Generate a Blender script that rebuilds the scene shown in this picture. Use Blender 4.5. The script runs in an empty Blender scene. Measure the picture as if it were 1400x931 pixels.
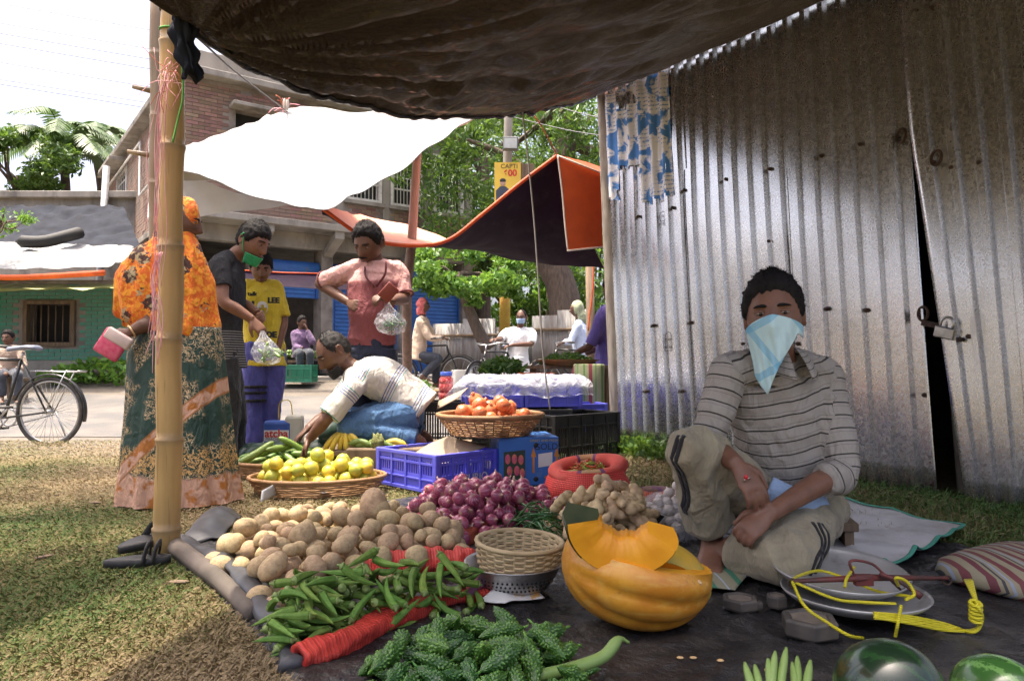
import bpy, math, random
import numpy as np
from mathutils import Vector, Matrix, Euler
random.seed(7); RNG = np.random.default_rng(7)
SC = bpy.context.scene
COL = SC.collection
# ---------------------------------------------------------------- camera
F, CX, CY, CAMH, TILT = 1000.0, 700.0, 465.5, 0.70, 0.0305
cam = bpy.data.cameras.new('camera'); cam.lens = 36 * F / 1400; cam.sensor_width = 36; cam.clip_end = 600; cam.clip_start = 0.05
camo = bpy.data.objects.new('camera', cam); COL.objects.link(camo)
camo.location = (0, 0, CAMH); camo.rotation_euler = (math.pi / 2 + TILT, 0, 0); SC.camera = camo
# ---------------------------------------------------------------- sky, sun, exposure
SUN = Vector((-0.24, 0.03, 1.0)).normalized()          # towards the sun: high, a little behind and to the left
elev = math.asin(SUN.z); azim = math.atan2(SUN.x, SUN.y)
W = bpy.data.worlds.new('World'); SC.world = W; W.use_nodes = True
wn = W.node_tree.nodes; bg = wn['Background']
sky = wn.new('ShaderNodeTexSky'); sky.sky_type = 'NISHITA'; sky.sun_disc = False
sky.sun_elevation = elev; sky.sun_rotation = azim; sky.dust_density = 8.0; sky.air_density = 0.45; sky.ozone_density = 0.0
W.node_tree.links.new(sky.outputs[0], bg.inputs[0]); bg.inputs[1].default_value = 0.15
sl = bpy.data.lights.new('sun', 'SUN'); sl.energy = 2.05; sl.angle = math.radians(0.6); sl.color = (1, 0.90, 0.75)
so = bpy.data.objects.new('sun', sl); COL.objects.link(so); so.rotation_euler = (-SUN).to_track_quat('-Z', 'Y').to_euler()
SC.view_settings.view_transform = 'Standard'; SC.view_settings.look = 'None'; SC.view_settings.exposure = 2.05; SC.view_settings.gamma = 1.0
SC.render.film_transparent = False
try:
    SC.cycles.max_bounces = 7; SC.cycles.diffuse_bounces = 3; SC.cycles.glossy_bounces = 3; SC.cycles.transmission_bounces = 6; SC.cycles.transparent_max_bounces = 12
except Exception: pass

# ---------------------------------------------------------------- helpers
def ray(px, py):
    u = (px - CX) / F; w = (CY - py) / F; c, s = math.cos(TILT), math.sin(TILT)
    return np.array([u, c - w * s, s + w * c])
def at(px, py, Y):
    "point of the place at depth Y that was read off the photograph at (px, py)"
    d = ray(px, py); return np.array([0, 0, CAMH]) + d * (Y / d[1])
def gr(px, py, z=0.0):
    d = ray(px, py); return np.array([0, 0, CAMH]) + d * ((z - CAMH) / d[2])
def nrm(v):
    v = np.asarray(v, float); return v / (np.linalg.norm(v) + 1e-9)
def V(*a): return np.array(a, float)
def rotz(a):
    c, s = math.cos(a), math.sin(a); return np.array([[c, -s, 0], [s, c, 0], [0, 0, 1.0]])
_nz = {}
def noise(P, freq, seed=0, octv=2):
    "smooth pseudo noise, about -1..1, made of sines"
    P = np.asarray(P, float); out = np.zeros(P.shape[:-1]); amp = 1; tot = 0
    for o in range(octv):
        k = (seed, o)
        if k not in _nz:
            r = np.random.default_rng(seed * 31 + o); d = r.normal(size=(7, 3)); d /= np.linalg.norm(d, axis=1)[:, None]
            _nz[k] = (d * r.uniform(.6, 1.5, (7, 1)), r.uniform(0, 6.28, 7))
        d, ph = _nz[k]
        out += amp * np.sin(P @ (d.T * freq * 2 ** o) + ph).sum(-1) / 3.2; tot += amp; amp *= .5
    return out / tot
def folds(P, freq, seed):
    "sharp cloth creases 0..1"
    q = P + 0.35 / freq * np.stack([noise(P, freq * .7, seed + 1), noise(P, freq * .7, seed + 2), noise(P, freq * .7, seed + 3)], -1)
    return 1 - np.abs(noise(q, freq, seed, 1))
def GZ(Y):
    return float(np.interp(Y, [-20, 6, 7.2, 8.2, 11, 13.3, 14.2, 40], [0, 0, -.10, -.13, -.05, .15, .33, .40]))

class MB:
    def __init__(s): s.v = []; s.f = []; s.m = []; s.n = 0
    def add(s, v, f, mi=0):
        v = np.asarray(v, float).reshape(-1, 3); s.v.append(v)
        s.f += [tuple(i + s.n for i in q) for q in f]; s.m += [mi] * len(f); s.n += len(v)
    def box(s, c, size, R=None, mi=0):
        h = np.array(size) / 2.0
        p = np.array([[x, y, z] for x in (-1, 1) for y in (-1, 1) for z in (-1, 1)]) * h
        if R is not None: p = p @ np.asarray(R).T
        s.add(p + np.asarray(c), [(0, 1, 3, 2), (4, 6, 7, 5), (0, 4, 5, 1), (2, 3, 7, 6), (0, 2, 6, 4), (1, 5, 7, 3)], mi)
    def loft(s, rings, cap=True, mi=0, closed=True):
        rings = np.asarray(rings, float); k, n = rings.shape[:2]; f = []
        for i in range(k - 1):
            for j in range(n if closed else n - 1):
                a, b = i * n + j, i * n + (j + 1) % n; f.append((a, b, b + n, a + n))
        if cap: f.append(tuple(range(n))[::-1]); f.append(tuple((k - 1) * n + j for j in range(n)))
        s.add(rings, f, mi)
    def tube(s, pts, rad, n=8, cap=True, mi=0, flat=1.0, up=None):
        pts = np.asarray(pts, float); k = len(pts); rad = np.broadcast_to(np.asarray(rad, float), (k,))
        t = np.gradient(pts, axis=0); t /= np.linalg.norm(t, axis=1)[:, None] + 1e-9
        u = np.asarray(up if up is not None else ((0, 0, 1) if abs(t[0][2]) < .9 else (1, 0, 0)), float)
        rings = []; a = np.linspace(0, 2 * math.pi, n, endpoint=False)
        for i in range(k):
            b = np.cross(t[i], u); b /= np.linalg.norm(b) + 1e-9; u = np.cross(b, t[i])
            rings.append(pts[i] + rad[i] * (np.outer(np.cos(a), b) + flat * np.outer(np.sin(a), u)))
        s.loft(rings, cap, mi)
    def lathe(s, prof, n=24, c=(0, 0, 0), R=None, mi=0, wob=None, cap=False):
        a = np.linspace(0, 2 * math.pi, n, endpoint=False); rings = []
        for r, z in prof:
            rr = r * (1 + (wob(a, z) if wob else 0)); p = np.stack([rr * np.cos(a), rr * np.sin(a), np.full(n, z)], -1)
            if R is not None: p = p @ np.asarray(R).T
            rings.append(p + np.asarray(c))
        s.loft(rings, cap, mi)
    def grid(s, P, mi=0, flip=False):
        P = np.asarray(P, float); a, b = P.shape[:2]
        f = [(i * b + j, i * b + j + 1, (i + 1) * b + j + 1, (i + 1) * b + j) for i in range(a - 1) for j in range(b - 1)]
        if flip: f = [q[::-1] for q in f]
        s.add(P, f, mi)
    def ball(s, c, r, n=12, m=8, mi=0, R=None):
        r = np.broadcast_to(np.asarray(r, float), (3,)); th = np.linspace(.001, math.pi - .001, m + 1)[::-1]; a = np.linspace(0, 2 * math.pi, n, endpoint=False)
        p = np.array([[[math.sin(t) * math.cos(x), math.sin(t) * math.sin(x), math.cos(t)] for x in a] for t in th]) * r
        if R is not None: p = p @ np.asarray(R).T
        s.loft(p + np.asarray(c), True, mi)
    def arr(s): return np.concatenate(s.v) if s.v else np.zeros((0, 3))
    def mesh(s, name, mats, smooth=True, org=(0, 0, 0)):
        me = bpy.data.meshes.new(name); me.from_pydata((s.arr() - np.asarray(org)).tolist(), [], s.f)
        for m in (mats if isinstance(mats, (list, tuple)) else [mats]): me.materials.append(m)
        me.polygons.foreach_set('material_index', s.m)
        if smooth: me.polygons.foreach_set('use_smooth', [True] * len(s.f))
        me.update(); return me
    def build(s, name, mats, parent=None, smooth=True, org=None, bevel=0, weld=False, solid=0, sub=0):
        if org is None:
            a = s.arr(); org = (0, 0, 0) if parent is not None else ((a[:, 0].min() + a[:, 0].max()) / 2, (a[:, 1].min() + a[:, 1].max()) / 2, a[:, 2].min())
        if parent is not None: org = np.asarray(ORG.get(parent.name, (0, 0, 0)), float)
        me = s.mesh(name, mats, smooth, org); o = link(name, me, parent)
        if parent is None: o.location = org; ORG[o.name] = np.asarray(org, float)
        else: ORG[o.name] = org
        if bevel:
            b = o.modifiers.new('bevel', 'BEVEL'); b.width = bevel; b.segments = 2; b.limit_method = 'ANGLE'; b.angle_limit = .6
        if solid:
            q = o.modifiers.new('solid', 'SOLIDIFY'); q.thickness = solid; q.offset = 0
        if sub:
            q = o.modifiers.new('sub', 'SUBSURF'); q.levels = sub; q.render_levels = sub
        return o
ORG = {}
def link(name, data, parent=None):
    o = bpy.data.objects.new(name, data); COL.objects.link(o)
    if parent is not None: o.parent = parent
    return o
def tag(o, label=None, cat=None, group=None, kind=None):
    if label: o['label'] = label
    if cat: o['category'] = cat
    if group: o['group'] = group
    if kind: o['kind'] = kind
    return o
def thing(name, label, cat, loc, group=None):
    o = link(name, None); o.location = tuple(float(x) for x in loc); o.empty_display_size = .1; ORG[o.name] = np.asarray(loc, float)
    return tag(o, label, cat, group)
def copy_tree(o, parent=None):
    c = o.copy(); COL.objects.link(c)
    if parent is not None: c.parent = parent
    for ch in list(o.children): copy_tree(ch, c)
    return c
def fix_normals(me):
    import bmesh
    b = bmesh.new(); b.from_mesh(me); bmesh.ops.recalc_face_normals(b, faces=b.faces); b.to_mesh(me); b.free()
def spline(pts, n=24):
    "Catmull-Rom through pts"
    p = np.asarray(pts, float); p = np.vstack([2 * p[0] - p[1], p, 2 * p[-1] - p[-2]]); out = []; k = len(p) - 3
    for x in np.linspace(0, k - 1e-6, n):
        i = int(x); t = x - i; a, b, c, d = p[i:i + 4]
        out.append(.5 * (2 * b + (c - a) * t + (2 * a - 5 * b + 4 * c - d) * t * t + (3 * b - a - 3 * c + d) * t ** 3))
    return np.array(out)

# ---------------------------------------------------------------- materials
class NT:
    def __init__(s, name):
        s.mat = bpy.data.materials.new(name); s.mat.use_nodes = True; s.t = s.mat.node_tree; s.n = s.t.nodes
        s.b = s.n['Principled BSDF']; s._tc = None
    def new(s, k, **kw):
        x = s.n.new(k)
        for a, b in kw.items(): setattr(x, a, b)
        return x
    def L(s, a, b): s.t.links.new(a, b)
    def tc(s, which='Object', scale=(1, 1, 1), rot=(0, 0, 0), loc=(0, 0, 0)):
        if s._tc is None: s._tc = s.new('ShaderNodeTexCoord')
        m = s.new('ShaderNodeMapping'); m.inputs['Scale'].default_value = scale; m.inputs['Rotation'].default_value = rot; m.inputs['Location'].default_value = loc
        s.L(s._tc.outputs[which], m.inputs[0]); return m.outputs[0]
    def noise(s, vec, scale, detail=4, rough=.55, dist=0):
        x = s.new('ShaderNodeTexNoise'); x.inputs['Scale'].default_value = scale; x.inputs['Detail'].default_value = detail; x.inputs['Roughness'].default_value = rough; x.inputs['Distortion'].default_value = dist
        if vec is not None: s.L(vec, x.inputs['Vector'])
        return x.outputs[0]
    def voro(s, vec, scale, feature='F1', out='Distance', rand=1.0):
        x = s.new('ShaderNodeTexVoronoi', feature=feature); x.inputs['Scale'].default_value = scale; x.inputs['Randomness'].default_value = rand
        s.L(vec, x.inputs['Vector']); return x.outputs[out]
    def ramp(s, fac, stops, interp='LINEAR'):
        x = s.new('ShaderNodeValToRGB'); e = x.color_ramp; e.interpolation = interp
        while len(e.elements) < len(stops): e.elements.new(.5)
        for q, (p, c) in zip(e.elements, stops):
            q.position = p; q.color = (c, c, c, 1) if isinstance(c, (int, float)) else (*c, 1)
        s.L(fac, x.inputs[0]); return x.outputs[0]
    def mix(s, fac, a, b, mode='MIX'):
        x = s.new('ShaderNodeMix', data_type='RGBA', blend_type=mode)
        for sock, v in ((x.inputs[0], fac), (x.inputs[6], a), (x.inputs[7], b)):
            if isinstance(v, bpy.types.NodeSocket): s.L(v, sock)
            elif isinstance(v, (int, float)) and sock == x.inputs[0]: sock.default_value = v
            else: sock.default_value = (*v, 1) if not isinstance(v, (int, float)) else (v, v, v, 1)
        return x.outputs[2]
    def math(s, op, a, b=0.0, c=0.0):
        x = s.new('ShaderNodeMath', operation=op)
        for i, v in enumerate((a, b, c)):
            if isinstance(v, bpy.types.NodeSocket): s.L(v, x.inputs[i])
            else: x.inputs[i].default_value = v
        return x.outputs[0]
    def attr(s, name): return s.new('ShaderNodeAttribute', attribute_name=name).outputs['Fac']
    def sep(s, vec):
        x = s.new('ShaderNodeSeparateXYZ'); s.L(vec, x.inputs[0]); return x.outputs
    def rnd(s): return s.new('ShaderNodeObjectInfo').outputs['Random']
    def bump(s, h, strength=.3, dist=.01):
        x = s.new('ShaderNodeBump'); x.inputs['Strength'].default_value = strength; x.inputs['Distance'].default_value = dist
        s.L(h, x.inputs['Height']); s.L(x.outputs[0], s.b.inputs['Normal'])
    def set(s, **kw):
        for k, v in kw.items():
            k = {'col': 'Base Color', 'rough': 'Roughness', 'metal': 'Metallic', 'spec': 'Specular IOR Level', 'trans': 'Transmission Weight', 'alpha': 'Alpha',
                 'coat': 'Coat Weight', 'sss': 'Subsurface Weight', 'ior': 'IOR', 'sheen': 'Sheen Weight'}[k]
            i = s.b.inputs[k]
            if isinstance(v, bpy.types.NodeSocket): s.L(v, i)
            elif k == 'Base Color': i.default_value = (*v, 1)
            else: i.default_value = v
        return s
def M(name, col, col2=None, rough=.6, scale=6, detail=5, lo=.35, hi=.65, bump=0, bscale=60, bdist=.004, metal=0, spec=.5, stretch=(1, 1, 1), objvar=0, dirt=None, dscale=3, dlo=.5, dhi=.75, coat=0, sss=0, translucent=0, alpha=1.0, sheen=0):
    n = NT(name); v = n.tc('Object', stretch)
    c = n.mix(n.ramp(n.noise(v, scale, detail), [(lo, 0.0), (hi, 1.0)]), col, col2 if col2 is not None else tuple(x * .75 for x in col))
    if dirt is not None: c = n.mix(n.ramp(n.noise(v, dscale, 6, .65), [(dlo, 0.0), (dhi, 1.0)]), c, dirt)
    if objvar:
        h = n.new('ShaderNodeHueSaturation'); r = n.rnd(); n.L(c, h.inputs['Color'])
        n.L(n.math('MULTIPLY_ADD', r, objvar, 1 - objvar / 2), h.inputs['Value'])
        n.L(n.math('MULTIPLY_ADD', n.math('FRACT', n.math('MULTIPLY', r, 7.3)), objvar * .12, .5 - objvar * .06), h.inputs['Hue']); c = h.outputs[0]
    n.set(col=c, rough=rough, metal=metal, spec=spec, coat=coat, alpha=alpha, sheen=sheen)
    if sss: n.set(sss=sss); n.b.inputs['Subsurface Radius'].default_value = (.012, .006, .003)
    if bump: n.bump(n.noise(v, bscale, 4, .6), bump, bdist)
    if translucent:
        t = n.new('ShaderNodeBsdfTranslucent'); n.L(c, t.inputs[0]); x = n.new('ShaderNodeMixShader'); x.inputs[0].default_value = translucent
        n.L(n.b.outputs[0], x.inputs[1]); n.L(t.outputs[0], x.inputs[2]); n.L(x.outputs[0], n.n['Material Output'].inputs[0])
    return n.mat
def flatmat(name, col, rough=.6, **k): return M(name, col, tuple(x * .85 for x in col), rough, **k)
# ================================================================ ground, road
def lawn_mat():
    n = NT('lawn_ground'); v = n.tc('Object'); x, y, z = n.sep(v)[:3]
    big = n.noise(v, .55, 5); mid = n.noise(v, 3.2, 5, .6); fine = n.noise(v, 60, 4, .7)
    c = n.mix(n.ramp(mid, [(.4, 0), (.62, 1)]), (.12, .098, .045), (.06, .08, .022))
    c = n.mix(n.ramp(big, [(.42, 0), (.6, 1)]), c, (.17, .13, .08))
    c = n.mix(n.math('MULTIPLY', n.ramp(fine, [(.4, 0), (.7, 1)]), .5), c, (.2, .165, .10))
    edge = n.math('ADD', y, n.math('MULTIPLY', n.noise(v, 1.4, 5), 1.6))
    c = n.mix(n.ramp(n.math('MULTIPLY_ADD', edge, .25, -1.25), [(.22, 0), (.5, 1)]), c, n.mix(mid, (.17, .15, .125), (.11, .095, .08)))
    n.set(col=c, rough=.95, spec=.1); n.bump(fine, .5, .015); return n.mat
ys = np.concatenate([np.linspace(-30, 0, 6), np.linspace(.5, 15, 146), np.array([17, 20, 25, 32, 45, 70, 120, 250, 400])])
xs = np.concatenate([np.array([-300, -120, -50, -25, -14]), np.linspace(-10, 10, 61), np.array([14, 25, 50, 120, 300])])
P = np.array([[[x, y, GZ(y)] for x in xs] for y in ys]); P[..., 2] += (noise(P, 2.2, 3) * .012 - .008) * ((P[..., 1] > 1) & (P[..., 1] < 7.3))
mb = MB(); mb.grid(P, flip=True); tag(mb.build('ground', lawn_mat(), org=(0, 0, 0)), 'dry trampled lawn and bare earth around the market stalls', 'ground', kind='structure')
def road_mat():
    n = NT('worn_road'); v = n.tc('Object'); a = n.noise(v, 90, 4, .7); b = n.noise(v, 1.1, 6, .6)
    c = n.mix(n.ramp(a, [(.35, 0), (.7, 1)]), (.055, .052, .05), (.12, .115, .11)); c = n.mix(n.ramp(b, [(.45, 0), (.65, .7)]), c, (.15, .13, .11))
    n.set(col=c, rough=.9); n.bump(a, .35, .01); return n.mat
yr = np.linspace(8.35, 13.1, 20); xr = np.linspace(-45, 45, 181)
P = np.array([[[x, y + .25 * math.sin(x * .4) * (1 if j in (0, 19) else 0) + .1 * math.sin(x * 2.3) * (j == 0), 0] for x in xr] for j, y in enumerate(yr)])
for i in range(P.shape[0]):
    for j in range(P.shape[1]): P[i, j, 2] = GZ(P[i, j, 1]) + .007
mb = MB(); mb.grid(P, flip=True); tag(mb.build('road', road_mat(), org=(0, 0, 0)), 'narrow worn asphalt road behind the stalls', 'road', kind='structure')

# ================================================================ brick building
M_mortar = M('mortar', (.30, .265, .23), (.2, .17, .15), .95, 3, bump=.4, bscale=30, dirt=(.06, .052, .045), dscale=1.2)
M_conc = M('weathered_concrete', (.36, .33, .29), (.24, .22, .195), .92, 2.2, bump=.4, bscale=18, dirt=(.07, .062, .055), dscale=1.5, stretch=(1, 1, .4))
M_brick = M('red_brick', (.31, .185, .135), (.23, .14, .105), .92, 5, bump=.4, bscale=25, objvar=.5, dirt=(.2, .165, .14), dscale=2, dlo=.5, dhi=.75)
M_brick2 = M('faded_brick', (.31, .20, .15), (.24, .165, .13), .92, 1.7, bump=.4, bscale=25, dirt=(.17, .145, .12), dscale=.9, dlo=.48, dhi=.68)
M_white = M('white_paint', (.72, .70, .66), (.55, .53, .50), .6, 5, dirt=(.35, .3, .25), dscale=4, dlo=.6)
M_blue = M('blue_shutter_paint', (.035, .15, .46), (.03, .11, .36), .5, 4, dirt=(.10, .14, .2), dscale=5, dlo=.6)
M_dark = M('inside_shade', (.02, .018, .016), None, .9)  # near-black: shade of the rooms put into the colour of flat panels
M_glass = M('dim_window_glass', (.05, .06, .06), None, .15)
C0 = V(-6.85, 15.2, 0); E1 = V(.803, .596, 0); E2 = V(-.596, .803, 0); N1 = V(.596, -.803, 0); N2 = V(-.803, -.596, 0)
LEN1, LEN2, ZS, ZT = 7.2, 10.8, 3.67, 7.0
bld = thing('brick_building', 'two storey unplastered brick building with blue shop shutters across the road', 'building', C0)
def fp(e, t, z, out=0.0):
    nn = N1 if e is E1 else N2
    return C0 + e * t + V(0, 0, z) + nn * out
def slab(e, t0, t1, z0, z1, o0, o1, mb, mi=0):
    p = [fp(e, t, z, o) for t in (t0, t1) for o in (o0, o1) for z in (z0, z1)]
    mb.add(p, [(0, 1, 3, 2), (4, 6, 7, 5), (0, 4, 5, 1), (2, 3, 7, 6), (0, 2, 6, 4), (1, 5, 7, 3)], mi)
W1 = [(3.58, 4.53, 4.6, 6.1), (4.77, 5.66, 4.6, 6.1), (5.98, 6.92, 4.6, 6.1)]; W0 = (1.02, 1.86, 4.7, 6.2); WL = (7.1, 8.8, 5.0, 6.4)
def wall_with_holes(mb, e, L, z0, z1, holes, o0=-.25, o1=0.0):
    ts = sorted({0, L, *[h[0] for h in holes], *[h[1] for h in holes]}); zs = sorted({z0, z1, *[h[2] for h in holes], *[h[3] for h in holes]})
    for a, b in zip(ts, ts[1:]):
        run = None
        for c, d in zip(zs, zs[1:]):
            if any(a >= h[0] - 1e-6 and b <= h[1] + 1e-6 and c >= h[2] - 1e-6 and d <= h[3] + 1e-6 for h in holes): continue
            slab(e, a, b, c, d, o0, o1, mb)
H1 = W1 + [W0]; H2 = [WL]
mb = MB(); wall_with_holes(mb, E1, LEN1, ZS + .15, ZT - .25, H1); mb.build('wall', M_mortar, bld, smooth=False)
mb = MB(); wall_with_holes(mb, E2, LEN2, 0.2, ZT - .25, H2, -.25, 0); mb.build('wall', M_mortar, bld, smooth=False)
mb = MB(); slab(E1, LEN1 - .2, LEN1 - .001, ZS + .15, ZT, -8, -.25, mb); slab(E2, LEN2 - .2, LEN2, .2, ZT, -7, -.25, mb); mb.build('wall', M_conc, bld, smooth=False)
mb = MB(); slab(E1, -.3, LEN1 + .15, ZT - .25, ZT - .1, -8, .3, mb); slab(E1, -.05, LEN1, ZT - .1, ZT + .35, -.25, .02, mb); slab(E2, .0, LEN2 + .1, ZT - .25 - .002, ZT - .1 - .002, -6.9, .3, mb); slab(E2, .05, LEN2, ZT - .1, ZT + .25, -.25, .02, mb)
mb.build('parapet', M_conc, bld, smooth=False, bevel=.02)
mb = MB(); slab(E1, -.2, LEN1 + .1, ZS, ZS + .15, -8, .75, mb); slab(E1, -.1, LEN1, ZS - .35, ZS, -.25, .05, mb); mb.build('floor_slab', M_conc, bld, smooth=False, bevel=.015)
mb = MB(); slab(E1, -1.2, LEN1 + .5, -.1, .42, -8, 1.6, mb); mb.build('plinth', M_conc, bld, smooth=False, bevel=.02)
for t in (1.55, 3.15, 5.2, 7.05):
    mb = MB(); slab(E1, t - .14, t + .14, .42, ZS - .35, -.5, -.02, mb); mb.build('pillar', M_mortar, bld, smooth=False)
    mb = MB(); p = [fp(E1, t + s * .11, z, o) for s in (-1, 1) for (z, o) in ((ZS - .5, .0), (ZS - .35, .0), (ZS - .002, .7), (ZS - .16, .7))]
    mb.add(p, [(0, 1, 2, 3), (7, 6, 5, 4), (0, 4, 5, 1), (1, 5, 6, 2), (2, 6, 7, 3), (3, 7, 4, 0)]); mb.build('bracket', M_conc, bld, smooth=False)
mb = MB(); slab(E1, 0, LEN1, .42, ZS - .35, -3.2, -3.0, mb); mb.build('back_wall', M_mortar, bld, smooth=False)
def shutter(t0, t1, z0, z1, out):
    s = MB(); slab(E1, t0, t1, z0, z1, out - .06, out - .04, s); o = s.build('shutter', M_blue, bld, smooth=False)
    k = 0; z = z0
    while z < z1 - .05:
        q = MB(); slab(E1, t0 + .03, t1 - .03, z + .006, z + .085, out - .045, out - .012, q); q.build('slat', M_blue, o, smooth=False, bevel=.006); z += .095
    for ta, tb in ((t0 - .07, t0 - .001), (t1 + .001, t1 + .07)): q = MB(); slab(E1, ta, tb, z0, z1 + .3, out - .08, out + .02, q); q.build('guide_rail', M_blue, o, smooth=False)
    q = MB(); q.tube([fp(E1, t0 - .03, z1 + .15, out), fp(E1, t1 + .03, z1 + .15, out)], .15, 14); q.build('roller_box', M_blue, o)
shutter(3.4, 5.0, .43, 2.75, -.2); shutter(5.45, 6.9, .43, 2.75, -.2); shutter(1.75, 2.95, 2.2, 2.75, -.2)
def window(e, w, n, arch=False):
    t0, t1, z0, z1 = w
    q = MB(); b = .07
    slab(e, t0, t0 + b, z0, z1, -.12, .03, q); slab(e, t1 - b, t1, z0, z1, -.12, .03, q); slab(e, t0 + b, t1 - b, z0, z0 + b, -.12, .03, q); slab(e, t0 + b, t1 - b, z1 - b, z1, -.12, .03, q)
    if arch:
        tm = (t0 + t1) / 2; r = (t1 - t0) / 2 - b
        for s in (-1, 1):
            pts = [fp(e, tm + s * r * math.sin(a), z1 - .42 + .36 * math.cos(a), o) for o in (-.1, .025) for a in np.linspace(.1, math.pi / 2, 8)]
            pts += [fp(e, tm + s * r, z1 - b, o) for o in (-.1, .025)]
            q.add(pts, [tuple(range(8)) + (16,), tuple(range(15, 7, -1)) + (17,)])
    o = q.build('window', M_white, bld, smooth=False)
    q = MB(); slab(e, t0 - .06, t1 + .06, z0 - .09, z0 - .002, 0, .1, q); q.build('sill', M_conc, o, smooth=False)
    for k in range(n):
        t = t0 + b + (t1 - t0 - 2 * b) * (k + .5) / n; q = MB(); q.tube([fp(e, t, z0 + b, -.04), fp(e, t, z1 - b, -.04)], .013, 6); q.build('bar', M_white, o)
    q = MB()
    for z in (.3, .5, .78): zz = z0 + (z1 - z0) * z; q = MB(); slab(e, t0 + b, t1 - b, zz - .02, zz + .02, -.055, -.03, q); q.build('crossbar', M_white, o, smooth=False)
    q = MB(); slab(e, t0 + b, t1 - b, z0 + b, z1 - b, -.235, -.22, q); q.build('pane', M_glass, o, smooth=False)
for w in W1: window(E1, w, 8, w is W1[2])
window(E2, WL, 5)
q = MB(); slab(E1, W0[0], W0[1], W0[2], W0[3], -.24, -.2, q); q.build('opening_shade_panel', M_dark, bld, smooth=False)
q = MB(); slab(E1, W0[0] - .15, W0[1] + .15, W0[3] + .02, W0[3] + .1, 0, .4, q); q.build('hood', M_conc, bld, smooth=False, bevel=.01); q = MB(); slab(E2, WL[0] - .2, WL[1] + .2, WL[3] + .05, WL[3] + .15, 0, .5, q); q.build('hood', M_conc, bld, smooth=False, bevel=.01)
for t in (3.45, 4.65, 5.82, 7.1):
    q = MB(); slab(E1, t - .09, t + .09, ZS + .15, ZT - .25, .0, .02, q); q.build('concrete_column', M_conc, bld, smooth=False)
def pipe(e, pts, r=.035):
    q = MB(); q.tube([fp(e, t, z, .1) for t, z in pts], r, 8); q.build('pipe', M_white, bld)
pipe(E2, [(3.2, 6.2), (3.2, 4.2), (1.5, 4.6)]); pipe(E2, [(9.9, 6.3), (4.5, 6.4), (4.5, 5.0), (2.2, 5.1)]); pipe(E2, [(1.2, 6.6), (1.2, .5)], .05)
# bricks: every brick is real; those that show largest are parts, the rest one part
def brick_face(parent, place, L, z0, z1, holes, dz=.078, lb=.25, parts=300, want=None, mats=(M_brick, M_brick2), seed=1, Rm=None):
    r = np.random.default_rng(seed); lst = []
    for k in range(int((z1 - z0) / dz)):
        z = z0 + k * dz; t = -(k % 2) * lb / 2
        while t < L:
            a, b = max(t + .006, .0), min(t + lb - .006, L); t += lb
            if b - a < .05 or any(a < h[1] and b > h[0] and z + dz > h[2] and z < h[3] for h in holes): continue
            if r.random() < .012: continue
            lst.append(((a + b) / 2, z + dz / 2, b - a, r.normal(0, .0025), r.random()))
    def pix(q):
        p = place(q[0], q[1], 0); return CX + p[0] / p[1] * F, 496 - (p[2] - CAMH) / p[1] * F
    pick = set()
    if want and parts:
        sc = sorted(((place(q[0], q[1], 0)[1], i) for i, q in enumerate(lst) if want(*pix(q)) and q[2] > lb * .9)); pick = {i for _, i in sc[:parts]}
    proto = MB(); proto.box((0, 0, 0), (lb - .012, .05, dz - .011)); pm = proto.mesh('brick', mats[0], False)
    q = MB(); org = ORG[parent.name]
    for i, (t, z, w, dn, rr) in enumerate(lst):
        c = place(t, z, -.012 + dn)
        if i in pick:
            o = link('brick', pm, parent); o.location = tuple(c - org); o.rotation_euler = (0, 0, math.atan2(Rm[1, 0], Rm[0, 0]))
        else: q.box(c, (w, .05, dz - .011), Rm)
    o = q.build('brickwork', mats[1], parent, smooth=False); o['kind'] = 'stuff'
Rm1 = np.stack([E1, -N1, V(0, 0, 1)], 1); Rm2 = np.stack([E2, -N2, V(0, 0, 1)], 1)
brick_face(bld, lambda t, z, o: fp(E1, t, z, o), LEN1, ZS + .18, ZT - .27, [(w[0] - .03, w[1] + .03, w[2] - .1, w[3] + .12) for w in H1] + [(t - .09, t + .09, 0, 9) for t in (3.45, 4.65, 5.82, 7.1)],
           parts=190, want=lambda x, y: (255 < x < 420 and 85 < y < 200) or (400 < x < 640 and 285 < y < 330), seed=3, Rm=Rm1)
brick_face(bld, lambda t, z, o: fp(E2, t, z, o), LEN2, 2.6, ZT - .27, [(w[0] - .03, w[1] + .03, w[2] - .1, w[3] + .16) for w in H2], parts=100, want=lambda x, y: 140 < x < 210 and 130 < y < 330, seed=4, Rm=Rm2)
# shop awning, under the slab
M_purple = M('dark_purple_tarp', (.016, .005, .020), (.009, .003, .012), .8, 3, spec=.15, bump=.3, bscale=25, dirt=(.03, .018, .03), dscale=6)
M_orange = M('orange_tarp', (.62, .10, .015), (.52, .075, .012), .6, 5, bump=.25, bscale=30, translucent=.28, dirt=(.4, .08, .03), dscale=5, dlo=.6)
def sheet(name, P, top, under, label, cat, gap=.006, amp=.012, seed=5, freq=7, parent=None):
    P = np.asarray(P, float); P = P + np.stack([0 * P[..., 0], 0 * P[..., 0], amp * folds(P, freq * 2.5, seed) - amp * .5], -1)
    du = np.gradient(P, axis=0); dv = np.gradient(P, axis=1); nn = np.cross(du, dv); nn /= np.linalg.norm(nn, axis=-1)[..., None] + 1e-9
    nn *= np.sign(nn[..., 2:3] + 1e-9)
    mb = MB(); mb.grid(P + nn * gap / 2, 0); mb.grid(P - nn * gap / 2, 1, True)
    o = mb.build(name, [top, under], parent)
    if label: tag(o, label, cat)
    return o
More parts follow.
